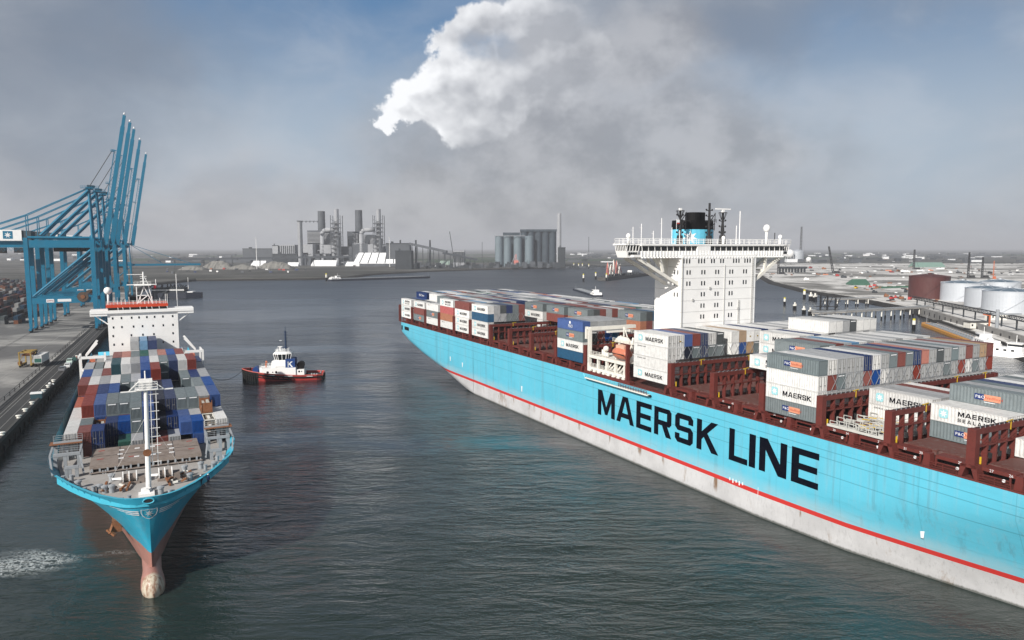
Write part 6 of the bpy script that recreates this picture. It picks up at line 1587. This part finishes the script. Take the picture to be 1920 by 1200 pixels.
for k in range(26):
    px = rr.uniform(565, 735); a = P(px, 480, D-62); b = P(px+rr.uniform(4, 16), 480, D-62); z = rr.uniform(12, 66); mb.bar((a.x, D-70, z), (b.x, D-70, z+rr.uniform(-6, 6)), 1.8, m=k % 2)
mb.build('pipework', ['plant_grey', 'plant_light', 'plant_dark'], plant)
def far_box(name, lab, cat, px0, px1, pyt, D, depth, mt, group=None, extra=None):
    c = thing(name, lab, cat, (0, 0, 0), 0, group); mb = MB(); x0, x1, zt = prect(mb, px0, px1, pyt, D, depth, 0); mb.build('wall', mt, c)
    if extra: extra(c, x0, x1, zt, D)
    return c
def ribs(c, x0, x1, zt, D):
    mb = MB(); n = 8
    for k in range(n): x = x0+(x1-x0)*(k+.5)/n; mb.box(x-1.2, x+1.2, D-1, D, zt*.35, zt-3)
    mb.build('cladding_rib', 'plant_dark', c)
def roofgear(c, x0, x1, zt, D):
    mb = MB(); mb.box(x0-.5, x1+.5, D-.5, D+3, zt-1.5, zt+.5); mb.box(x0+(x1-x0)*.2, x0+(x1-x0)*.3, D+4, D+9, zt, zt+5); mb.build('roof_edge', 'plant_dark', c)
far_box('industrial_hall', 'pale ribbed industrial hall left of the power station', 'building', 522, 553, 459, 2200, 60, 'plant_light', None, ribs)
far_box('industrial_hall', 'plain pale block on the left end of the ribbed hall', 'building', 511, 521.6, 460, 2195, 60, 'plant_light', None, roofgear)
far_box('low_building', 'low dark building at the foot of the ribbed hall', 'building', 511, 557, 476, 2150, 30, 'plant_dark', None, roofgear)
far_box('coal_bunker', 'dark square building right of the white striped tent hall', 'building', 741, 771, 470, 1700, 40, 'plant_dark', None, roofgear)
far_box('transfer_house', 'grey transfer building above the dark square building', 'building', 724, 768, 456, 2000, 40, 'plant_grey', None, roofgear)
far_box('switch_house', 'light box building on columns beside the conveyor yard', 'building', 850, 871, 470, 1900, 30, 'plant_light', None, ribs)
far_box('gantry_hall', 'faint open steel frame left of the halls', 'building', 455, 510, 466, 2500, 4, 'plant_grey', None, roofgear)
# yard of conveyors
def conveyor(lab, p0, p1, D0, D1, w=3.5):
    a, b = P(*p0, D0), P(*p1, D1); c = thing('conveyor', lab, 'conveyor', (0, 0, 0)); MB().bar(a, b, w, w).build('gallery', 'plant_grey', c); mb = MB()
    for k in range(7): q = a.lerp(b, (k+.5)/7); mb.bar((q.x-2, q.y, 4), (q.x, q.y, q.z), .9); mb.bar((q.x+2, q.y, 4), (q.x, q.y, q.z), .9)
    mb.build('trestle', 'plant_dark', c)
conveyor('sloping grey conveyor gallery running down right of the power station', (768, 457), (838, 472), 1950, 1900, 6)
conveyor('long level conveyor gallery crossing in front of the power station', (300, 487), (660, 481), 1750, 1900, 5)
conveyor('second sloping conveyor beside the dark bunkers', (830, 474), (895, 487), 1850, 1880, 5)
# far chimneys
for i, (px, top, D_) in enumerate(((780, 450, 2050), (806.5, 450, 2100), (751, 450, 2200))):
    p = P(px, 480, D_); o = MB().tube((p.x, D_, 4), (p.x, D_, P(px, top, D_).z), 3, 10, 2.4).build('thin_chimney', 'plant_dark'); tag(o, ['middle', 'right', 'left'][i]+' one of three thin chimneys right of the power station', 'chimney', 'thin chimneys')
p = P(1048, 480, 2600); o = MB().tube((p.x, 2600, 4), (p.x, 2600, P(1048, 400, 2600).z), 9, 16, 7).build('tall_chimney', 'plant_light'); tag(o, 'tall pale chimney vanishing into cloud right of the silos', 'chimney')
# silos
D = 1960; silo = thing('silo_block', 'tall dark grey silo building with a row of round bins on its left', 'silo', (0, 0, 0))
a, b = P(976, 480, D+30), P(1043, 480, D+30); zt = P(1000, 430, D+30).z; mb = MB(); n = 5; w = (b.x-a.x)/n
for k in range(n): mb.tube((a.x+w*(k+.5), D+30+w/2, 4), (a.x+w*(k+.5), D+30+w/2, zt-6), w*.52, 18)
mb.box(a.x, b.x, D+30+w*.4, D+80, 4, zt-6); mb.box(a.x-1, b.x+1, D+28, D+82, zt-6, zt); mb.build('bin_block', 'silo_dark', silo)
mb = MB(); a, b = P(943, 480, D+40), P(975, 480, D+40); mb.box(a.x, b.x, D+40, D+70, P(950, 444, D+40).z, P(950, 436, D+40).z); mb.box(a.x, b.x, D+50, D+70, 4, P(950, 444, D+40).z); mb.build('head_house', 'silo_dark', silo)
for px0, px1, top, dd in ((928, 943, 443, 0), (944, 959, 443, 4), (963, 979, 443, 4), (984, 1001, 443, 6)):
    a, b = P(px0, 480, D+dd), P(px1, 480, D+dd); r_ = (b.x-a.x)/2; mb = MB(); zt = P(px0, top, D+dd).z
    mb.lathe((a.x+b.x)/2, D+dd+r_, [(r_, 4), (r_, zt), (r_*.3, zt+2), (.01, zt+2.2)], 20); mb.build('round_bin', 'silo_grey', silo)
MB().rail([(P(927, 480, D).x, D, P(927, 443, D).z), (P(985, 480, D).x, D, P(985, 443, D).z)], 2, 5, .4).build('top_rail', 'plant_light', silo)
far_box('dark_tower', 'small dark square tower at the right foot of the silos', 'building', 1047, 1060, 464, 1900, 20, 'plant_dark', None, roofgear)
o = thing('ship_unloader', 'small red and white unloader in front of the silos', 'crane', (0, 0, 0)); mb = MB(); p = P(967, 492, 1880)
for s in (-3, 3): mb.bar((p.x+s, 1880, 4), (p.x+s*.4, 1880, 38), 1.4, m=0)
mb.bar((p.x-2, 1880, 36), (p.x-12, 1880, 10), 1.2, m=1); mb.box(p.x-5, p.x+7, 1878, 1884, 14, 22, 0); mb.bar((p.x, 1880, 30), (p.x+12, 1880, 14), 1.4, m=1); mb.build('frame', ['red_white', 'plant_light'], o)
# bunkers and jetty strip in front
mb = MB(); rr = random.Random(31)
for k in range(120):
    px = rr.uniform(745, 1130); D_ = rr.uniform(1800, 1950) if px > 900 else rr.uniform(1750, 1950); p = P(px, 480, D_); h = rr.uniform(3, 15) if px < 1060 else rr.uniform(2, 7); w = rr.uniform(3, 14); mb.box(p.x, p.x+w, D_, D_+8, 3.5, 4+h, k % 3)
for k in range(70):
    px = rr.uniform(760, 1040); p = P(px, 480, 1850); mb.bar((p.x, 1850, 4), (p.x, 1850, rr.uniform(10, 24)), .9, m=k % 2)
tag(mb.build('jetty_machinery', ['plant_dark', 'plant_grey', 'plant_dark']), 'tangle of dark bunkers and pipes along the far silo jetty', 'machinery', kind='stuff')
p = P(866, 470, 1900)
for i, (px0, py0, px1, py1, D_) in enumerate(((853, 468, 843, 434, 1900), (1104, 470, 1104, 444, 2600), (904, 485, 904, 454, 2500))):
    a, b = P(px0, py0, D_), P(px1, py1, D_); a.z = 4; o = MB().bar(a, b, 1.6).build('crane_jib' if i == 0 else 'radio_mast', 'plant_dark'); tag(o, ['thin leaning crane jib left of the silos', 'faint thin mast right of the pale chimney', 'faint thin mast left of the silos'][i], 'crane' if i == 0 else 'mast')
# tents
def gable(name, lab, px0, px1, pyt, pyb, D, depth, mt, stripes=0, lean=0):
    a, b = P(px0, pyb, D), P(px1, pyb, D); zt = P(px0, pyt, D).z; c = thing(name, lab, 'hall', (0, 0, 0)); h = zt-4; e = 4+h*.22
    mb = MB(); x0, x1 = a.x, b.x; l = (x1-x0)*lean
    vs = [(x0, D, 4), (x1, D, 4), (x1, D, e), (x0, D, e), (x0+l, D+depth/2, zt), (x1-l*.3, D+depth/2, zt), (x0, D+depth, e), (x1, D+depth, e), (x0, D+depth, 4), (x1, D+depth, 4)]
    mb.add(vs, [(0, 1, 2, 3), (3, 2, 5, 4), (4, 5, 7, 6), (0, 3, 4, 6, 8), (1, 9, 7, 5, 2), (6, 7, 9, 8)]); mb.build('roof', mt, c)
    if stripes:
        mb = MB()
        for k in range(stripes):
            u = (k+.75)/(stripes+.4); xa = x0+(x1-x0)*u; xb = x0+l+(x1-l*.3-x0-l)*u
            mb.add([(xa-1.2, D-.25, e+.3), (xa+1.2, D-.25, e+.3), (xb+1.2, D+depth/2-.2, zt+.25), (xb-1.2, D+depth/2-.2, zt+.25)], [(0, 1, 2, 3)])
        mb.box(x0+(x1-x0)*.14, x1-2, D-.4, D-.1, 4, e-1, 1); mb.build('roof_strip', ['plant_dark', 'plant_grey'], c)
gable('tent_hall', 'large white tent hall with dark stripes across its roof', 662, 748, 474, 499, 1990, 51, 'tent_white', 5, .09)
gable('tent_hall', 'long low white tent left of the striped tent hall', 583, 630, 488, 499, 1990, 33, 'tent_white', 0, .05)
gable('tent_hall', 'small rounded white tent touching the striped tent hall', 647, 667, 491, 499, 1990, 24, 'tent_white', 0, .1)
gable('tent_hall', 'low white tent behind the grey heaps at left', 470, 497, 489, 499, 1985, 28, 'tent_white', 0, .1)
gable('tent_hall', 'white site building between the heaps and the long tent', 538, 559, 492, 499, 1990, 18, 'tent_white', 0, .02)
gable('green_shed', 'small pale green shed on the beach before the conveyors', 823, 843, 489, 496, 2150, 30, mat('shed_green', (.25, .33, .28), .6), 0, .1)
for i, (px0, px1, lab) in enumerate(((767, 775, 'left'), (800, 808, 'second from left'), (813, 824, 'third from left'), (828, 835, 'rightmost'))):
    a, b = P(px0, 498, 1950), P(px1, 498, 1950); c = thing('site_cabin', lab+' one of four white cabins above the beach', 'cabin', (a.x, 1950, 4), 0, 'white cabins above the beach'); MB().box(0, b.x-a.x, 0, 5, 0, 3.6).build('wall', 'tent_white', c); MB().box(-.2, b.x-a.x+.2, -.2, 5.2, 3.6, 3.9).build('roof', 'grey_steel', c)
for i, (px, pt, D_) in enumerate(((481, 447, 1700), (730.5, 446, 1900))):
    p = P(px, 480, D_); z = P(px, pt, D_).z; mb = MB(); mb.tube((p.x, D_, 4), (p.x, D_, z), .9, 8, .5); mb.lathe(p.x, D_, [(1.8, z), (2.4, z+.6), (2.4, z+1.2)], 10)
    tag(mb.build('light_mast', 'white_paint'), ('tall white light mast left, standing before the grey heaps', 'tall white light mast standing before the striped tent hall')[i], 'light mast')
# heaps
for i, (px0, px1, pt, D_) in enumerate(((372, 432, 489, 1700), (478, 545, 490, 1750), (420, 480, 496, 1690), (330, 380, 498, 1640))):
    a, b = P(px0, 480, D_), P(px1, 480, D_); mb = MB(); n = 16; rows = []; rr = random.Random(i); h = P(px0, pt, D_).z-4
    for j in range(6):
        for k in range(n+1):
            u = k/n; v = j/5; hh = h*max(0, sin(pi*u))**.6*max(0, sin(pi*v))**.7*(1 if 0 < j < 5 else 0)*rr.uniform(.75, 1.1); mb.v.append((a.x+(b.x-a.x)*u, D_+v*40+rr.uniform(-2, 2), 3.9+hh))
    for j in range(5):
        for k in range(n): mb.f.append((j*(n+1)+k, j*(n+1)+k+1, (j+1)*(n+1)+k+1, (j+1)*(n+1)+k)); mb.mi.append(0)
    tag(mb.build('rubble_heap', mat('stock', (.19, .185, .17), .9)), ['left grey heap behind the quay basin', 'large pale grey heap in front of the low white tents', 'low grey heap between the two larger heaps', 'leftmost low heap by the far quay crane'][i], 'heap', 'heaps of rubble on the far shore')
# scatter on the north shore: lorries, boxes and huts, each its own
rr = random.Random(77); kinds = [('container_orange-brown'.replace('-', '_'), 'orange'), ('white_paint', 'white'), ('container_navy', 'navy'), ('plant_grey', 'grey'), ('tug_red', 'red'), ('plant_dark', 'dark')]
sp = [(396, 505, 0), (404, 503, 4), (411, 502, 0), (420, 505, 4), (428, 504, 0), (395, 509, 1), (408, 510, 1), (366, 511, 2), (314, 510, 2), (314.5, 506, 3), (324, 513, 3), (345, 504, 1), (505, 508, 3), (524, 506, 4), (532, 507, 4), (508, 511, 2), (556, 507, 2), (573, 507, 5), (443, 506, 5), (455, 511, 3), (468, 509, 5), (540, 511, 1), (500, 506, 1), (352, 509, 5)]
for i, (px, py, k) in enumerate(sp):
    p = G(px, py, 4); s_ = p.y/1350*1.0; c = thing('site_box', '%s site container on the far shore, %s along from the left' % (kinds[k][1], ordn(i+1)), 'container', p, rr.uniform(-.3, .3), 'site containers along the far shore')
    mb = MB(); w = rr.uniform(2.5, 6)*s_; mb.box(-w/2, w/2, -1.4, 1.4, 0, rr.uniform(2.4, 3.6)); mb.build('wall', kinds[k][0], c)
    MB().box(-w/2-.1, w/2+.1, -1.5, 1.5, 3.6, 3.75).build('roof', 'grey_steel', c)
order = sorted(range(len(sp)), key=lambda j: sp[j][0]); cabs = [o for o in COL.objects if o.name.startswith('site_box')]
for rank, j in enumerate(order): cabs[j]['label'] = '%s site box on the far shore, %s of the row from the left' % (kinds[sp[j][2]][1], ordn(rank+1))

# ================================================================ EAST SHORE
def tank(lab, px0, px1, pyt, pyb, mt, roof, D=None, dome=.06):
    base = G((px0+px1)/2, pyb, 4); D_ = base.y; a, b = P(px0, pyb, D_), P(px1, pyb, D_); r_ = (b.x-a.x)/2; D_ += r_*.0; zt = P(px0, pyt, D_+r_).z
    c = thing('storage_tank', lab, 'tank', ((a.x+b.x)/2, D_+r_, 0), 0, 'round storage tanks'); zw = zt
    mb = MB(); mb.lathe(0, 0, [(r_, 3.8), (r_, zw)], 48); mb.lathe(0, 0, [(r_+.25, zw-.5), (r_+.25, zw+.1)], 48)
    for q in (.3, .55, .8): mb.lathe(0, 0, [(r_+.08, 4+(zw-4)*q), (r_+.08, 4+(zw-4)*q+.2)], 48)
    mb.build('shell', mt, c); rr_ = MB(); rr_.lathe(0, 0, [(r_, zw+.1), (r_*.6, zw+r_*dome*1.3), (r_*.2, zw+r_*dome*2), (.01, zw+r_*dome*2.1)], 48)
    for k in range(10): a_ = 2*pi*k/10; rr_.bar((r_*cos(a_), r_*sin(a_), zw+.3), (.2*r_*cos(a_), .2*r_*sin(a_), zw+r_*dome*2.1), .3, m=1)
    rr_.lathe(0, 0, [(1.6, zw+r_*dome*2), (1.6, zw+r_*dome*2+1.2)], 10, 1)
    rr_.build('roof', [roof, mt], c); mb = MB()
    for k in range(18): a_ = -pi/2-.9+k*.07; mb.bar(((r_+.6)*cos(a_), (r_+.6)*sin(a_), 4+(zw-4)*k/18), ((r_+.6)*cos(a_+.07), (r_+.6)*sin(a_+.07), 4+(zw-4)*(k+1)/18), .25, .2)
    mb.build('stair', mt, c); return c
tank('dark red cylindrical storage tank, leftmost of the tank group', 1726, 1796, 518, 561, 'tank_red', 'tank_red')
tank('shining white storage tank just right of the red tank', 1789, 1862, 530, 566, 'tank_white', 'tank_roof')
tank('nearest white storage tank of the group at the right', 1837, 1912, 540, 578, 'tank_white', 'tank_roof')
tank('large white storage tank cut by the right edge of the picture', 1876, 1965, 545, 590, 'tank_white', 'tank_roof')
tank('partly hidden white storage tank behind the white group', 1862, 1930, 528, 560, 'tank_white', 'tank_roof')
tank('pale storage tank behind the tower wing in the distance', 1487, 1511, 471, 486, 'tank_white', 'tank_white', dome=.12)
for i, (px, py, r_) in enumerate(((1480, 478, 9), (1516, 484, 5))):
    base = G(px, py+8, 4); c = thing('gas_sphere', ('larger', 'smaller')[i]+' white gas sphere beside the distant pale tank', 'tank', base); R = r_/1350*base.y*.95
    MB().sphere((0, 0, R*1.15), R, n=20).build('sphere_shell', 'white_paint', c, True); mb = MB()
    for k in range(8): a_ = pi*k/4; mb.tube((R*.9*cos(a_), R*.9*sin(a_), 0), (R*.9*cos(a_), R*.9*sin(a_), R*1.1), .6, 6)
    mb.build('leg', 'white_paint', c)
c = thing('trestle', 'dark long trestle below the white gas spheres', 'trestle', (0, 0, 0)); a, b = P(1462, 488, 1480), P(1514, 488, 1480); mb = MB(); mb.box(a.x, b.x, 1480, 1490, 12, 16)
mb.build('deck', 'plant_dark', c); mb = MB()
for k in range(9): x = a.x+(b.x-a.x)*(k+.5)/9; mb.box(x-1, x+1, 1482, 1488, 0, 12)
mb.build('pier', 'plant_dark', c)
# drilling masts and crawler cranes
def rig(lab, px, pt, pb, jib=None, wide=5, col='dark_metal'):
    base = G(px, pb, 4); D_ = base.y; zt = P(px, pt, D_).z; c = thing('piling_rig', lab, 'rig', base, 0, 'dark rigs on the building ground'); k = D_/700
    mb = MB(); w = .8*k
    dx = 0 if jib is None else (jib-px)/1350*D_
    for s in (-w, w): mb.bar((s, 0, 1), (s*.6+dx, 0, zt-4), .6*k)
    n = 9
    for q in range(n): u = q/n; v = (q+1)/n; mb.bar((-w*(1-.4*u)+dx*u, 0, 1+(zt-5)*u), (w*(1-.4*v)+dx*v, 0, 1+(zt-5)*v), .35*k)
    mb.build('mast', col, c); mb = MB(); mb.box(1*k, 6*k, -2, 2, 1.2, 4.2); mb.box(-1, 7*k, -2.4, -1.2, 0, 1.2); mb.box(-1, 7*k, 1.2, 2.4, 0, 1.2); mb.bar((5*k, 0, 4), (dx*.8, 0, zt*.7), .25); mb.build('machine', [col], c)
rig('piling rig beside the white tower wing with a dark vertical mast', 1459, 473, 514); rig('crawler crane with leaning dark jib on the sand', 1562, 462, 512, 1552)
rig('thin dark mast standing on the open sand', 1713, 468, 505); rig('tall dark drilling mast left of the white tanks', 1815, 473, 521); rig('shorter dark drilling mast second from the tanks', 1841, 482, 521)
rig('slim orange mast right of the dark drilling masts', 1862, 489, 523, None, 3, 'orange'); COL.objects[-1].parent.scale = (.4, .5, 1); rig('faint far mast above the tower wing', 1501, 425, 480)
# red and white spherical structure, green sheds, vehicles: each its own thing
gable('green_shed', 'green arched shed on the sandy building ground', 1600, 1632, 524, 535, G(1600, 535, 4).y, 22, 'green', 0, .12)
gable('green_shed', 'long pale green distant hall beyond the thin mast', 1715, 1772, 492, 501, G(1715, 501, 4).y, 30, mat('pale_green_hall', (.16, .26, .22), .8), 0, .02)
for i in range(9):
    px = 1650+i*8.6; base = G(px, 541-i*.3, 4); c = thing('green_skip', 'green skip, %s from the left in the row by the red tank' % ordn(i+1), 'skip', base, .1, 'green skips by the red tank'); w = 7.2/1350*base.y
    MB().prism([(-w/2, -1.5), (w/2, -1.5), (w/2, 1.5), (-w/2, 1.5)], 0, 2.6, 0, [(-w/2-.3, -1.8), (w/2+.3, -1.8), (w/2+.3, 1.8), (-w/2-.3, 1.8)]).build('body', 'green', c)
    MB().box(-w/2+.4, w/2-.4, -1.3, 1.3, 2.4, 2.9).build('load', 'white_paint' if i % 2 else 'rust', c)
rr = random.Random(5); cols = ['tug_red', 'white_paint', 'rust', 'grey_steel', 'yellow', 'white_paint', 'plant_dark', 'logo_orange', 'dark_metal']; nmz = ['red', 'white', 'rusty', 'grey', 'yellow', 'white', 'dark grey', 'orange', 'black']
spots = [(1512, 526, 1), (1520, 503, 0), (1545, 505, 2), (1548, 516, 7), (1570, 518, 0), (1582, 521, 6), (1618, 513, 1), (1626, 511, 3), (1605, 540, 2), (1632, 539, 0), (1640, 537, 0), (1646, 541, 2), (1666, 508, 7), (1672, 511, 0), (1684, 509, 2), (1694, 510, 1), (1703, 511, 1), (1698, 548, 6), (1722, 509, 1), (1728, 508, 1), (1765, 505, 1), (1782, 512, 1), (1796, 510, 3), (1798, 512, 8), (1856, 513, 8), (1908, 508, 1), (1640, 549, 6), (1662, 557, 2), (1672, 561, 0), (1680, 559, 0), (1690, 561, 2), (1706, 562, 0), (1611, 483, 1), (1624, 480, 1), (1596, 479, 3), (1684, 474, 1), (1575, 507, 6), (1605, 541, 4), (1745, 508, 7), (1835, 491, 7)]
spots.sort()
for i, (px, py, k) in enumerate(spots):
    base = G(px, py, 4); s_ = max(1, base.y/800); c = thing('site_machine', '%s machine on the sandy ground, %s counted from the left' % (nmz[k], ordn(i+1)), 'machine', base, rr.uniform(-.8, .8), 'machines and huts scattered on the sand')
    w = rr.uniform(3, 6.5)*s_; h = rr.uniform(1.6, 3.0)*min(s_, 1.4)
    MB().prism([(-w/2, -1.3), (w/2, -1.3), (w/2, 1.3), (-w/2, 1.3)], .3, h, 0, [(-w/2+.3, -1.1), (w/2-.6, -1.1), (w/2-.6, 1.1), (-w/2+.3, 1.1)]).build('body', cols[k], c)
    MB().box(-w*.35, -w*.05, -1, 1, h, h+1.1).build('cab', 'glass_dark' if i % 2 else cols[k], c); MB().box(-w/2+.2, w/2-.2, -1.4, 1.4, 0, .5).build('tracks', 'rubber', c)
mb = MB(); rr = random.Random(12)
for k in range(330):
    px, py = rr.uniform(1440, 1915), rr.choice([rr.uniform(500, 548), rr.uniform(485, 520), rr.uniform(540, 566)]); p = G(px, py, 4)
    if py > 520 and px < 1600 or py > 545 and px < 1660: continue
    s_ = p.y/900; w = rr.uniform(.8, 5)*s_; mb.box(p.x, p.x+w, p.y, p.y+rr.uniform(1, 5), 3.9, 4+rr.uniform(.4, 2.0), rr.choice([0, 0, 1, 2, 3]))
tag(mb.build('site_debris', ['plant_dark', 'tent_white', 'rust', 'stock']), 'small materials and debris littering the sandy building ground', 'debris', kind='stuff')
# pale wall and pillbox buildings on the right quay
c = thing('quay_wall', 'long pale concrete wall with dark openings above the orange barge', 'wall', (0, 0, 0)); mb = MB(); A_, B_ = G(1726, 586, 4), G(1945, 650, 4)
A_ += Vector((6, 12, 0)); n = 17; v = (B_-A_)/n; nn = Vector((-v.y, v.x, 0)).normalized(); nn = nn if nn.x > 0 else -nn
mb.bar(A_+Vector((0, 0, .2)), B_+Vector((0, 0, .2)), 1.6, 6.5); mb.build('wall', 'concrete', c); mb = MB()
for k in range(n): q = A_+v*(k+.3)-nn*.85; mb.bar(q+Vector((0, 0, .2)), q+v.normalized()*1.8+Vector((0, 0, .2)), .3, 2.6)
mb.build('opening', 'dark_metal', c)
def hut(lab, px0, px1, pyt, pyb, mt='cream_paint'):
    base = G((px0+px1)/2, pyb, 4); D_ = base.y; a, b = P(px0, pyb, D_), P(px1, pyb, D_); h = P(px0, pyt, D_).z-4; c = thing('hut', lab, 'building', base); w = (b.x-a.x)/2
    MB().box(-w, w, 0, 7, 0, h).build('wall', mt, c); MB().box(-w-.4, w+.4, -.4, 7.4, h, h+.4).build('roof', 'concrete_dark', c); mb = MB()
    for k in range(4): mb.box(-w+.8+k*w*.48, -w+1.8+k*w*.48, -.05, .1, h*.4, h*.75)
    mb.build('window', 'glass_dark', c)
hut('flat roofed grey hut above the pale quay wall', 1819, 1858, 605, 616); hut('white hut under the pipe bridge near the right edge', 1858, 1888, 590, 600)
c = thing('pipe_bridge', 'long dark lattice pipe bridge below the white tanks', 'pipe bridge', (0, 0, 0)); a, b = G(1712, 571, 4)+Vector((0, 0, 5)), G(1990, 640, 4)+Vector((0, 0, 6.5)); a.x += 0
for s in (0, 3):
    mb = MB(); o_ = Vector((0, s, 0)); n = 36
    for z in (0, 2.4): mb.bar(a+o_+Vector((0, 0, z)), b+o_+Vector((0, 0, z)), .5)
    for k in range(n): p, q = a.lerp(b, k/n)+o_, a.lerp(b, (k+1)/n)+o_; mb.bar(p, q+Vector((0, 0, 2.4)), .22); mb.bar(q, q+Vector((0, 0, 2.4)), .22)
    mb.build('truss', 'plant_dark', c)
for k in range(12): p = a.lerp(b, (k+.5)/12); MB().bar((p.x, p.y, 4), (p.x, p.y, p.z), .7).build('support', 'plant_dark', c)
p = G(1868, 625, 4); mb = MB(); mb.tube((0, 0, 0), (0, 0, 14), 1.0, 10); mb.box(-3, 14, -.6, .6, 11, 11.8); mb.lathe(0, 0, [(2.4, 0), (2.4, 1)], 12); o = mb.build('pipe_riser', 'grey_steel'); o.location = p; tag(o, 'grey vertical pipe with side arm above the quay wall', 'pipe')
p = G(1854, 622, 4); mb = MB(); mb.bar((0, 0, 0), (0, 0, 10), .7); mb.bar((0, 0, 9.6), (-4, 0, 10.5), .6); o = mb.build('davit_post', 'orange'); o.location = p; tag(o, 'small orange davit post standing beside the grey pipe', 'davit')
# distant low clutter all along the horizon, too many and small to count
mb = MB(); rr = random.Random(8)
for k in range(520):
    D_ = rr.uniform(2400, 7000); px = rr.choice([rr.uniform(0, 560), rr.uniform(1040, 1920), rr.uniform(1040, 1920)]); 
    if px < 560 and px > 300: D_ = rr.uniform(2400, 5000)
    p = P(px, 480, D_); w = rr.uniform(8, 60); mb.box(p.x, p.x+w, D_, D_+rr.uniform(10, 30), 4, 4+rr.uniform(3, 12), rr.choice([0, 0, 1, 2, 2]))
tag(mb.build('distant_town', ['plant_grey', 'tent_white', 'plant_dark']), 'low distant buildings spread along the hazy horizon', 'buildings', kind='stuff')
mb = MB()
for k in range(40):
    D_ = rr.uniform(2500, 6000); p = P(rr.uniform(0, 1920), 480, D_); w = rr.uniform(100, 500); mb.prism([(p.x, D_), (p.x+w, D_), (p.x+w, D_+60), (p.x, D_+60)], 4, 4+rr.uniform(3, 9), 0, [(p.x+w*.1, D_+10), (p.x+w*.9, D_+10), (p.x+w*.9, D_+50), (p.x+w*.1, D_+50)])
tag(mb.build('tree_belt', mat('far_green', (.035, .05, .035), .95)), 'dark belts of distant trees and dykes', 'trees', kind='stuff')

# ================================================================ HAZE
def vol(name, x0, x1, y0, y1, z0, z1, dens, col, aniso=.05):
    m = bpy.data.materials.new(name+'_air'); m.use_nodes = True; t = NT(m.node_tree)
    v = t.n('ShaderNodeVolumePrincipled'); v.inputs['Color'].default_value = (*col, 1); v.inputs['Density'].default_value = dens; v.inputs['Anisotropy'].default_value = aniso
    t.nt.links.new(v.outputs[0], t.n('ShaderNodeOutputMaterial').inputs['Volume'])
    o = MB().box(x0, x1, y0, y1, z0, z1).build(name, m); tag(o, kind='stuff'); return o
vol('haze', -32000, 32000, -2100, 41000, -3, 215, .000115, (.82, .84, .90))
bpy.context.view_layer.update()
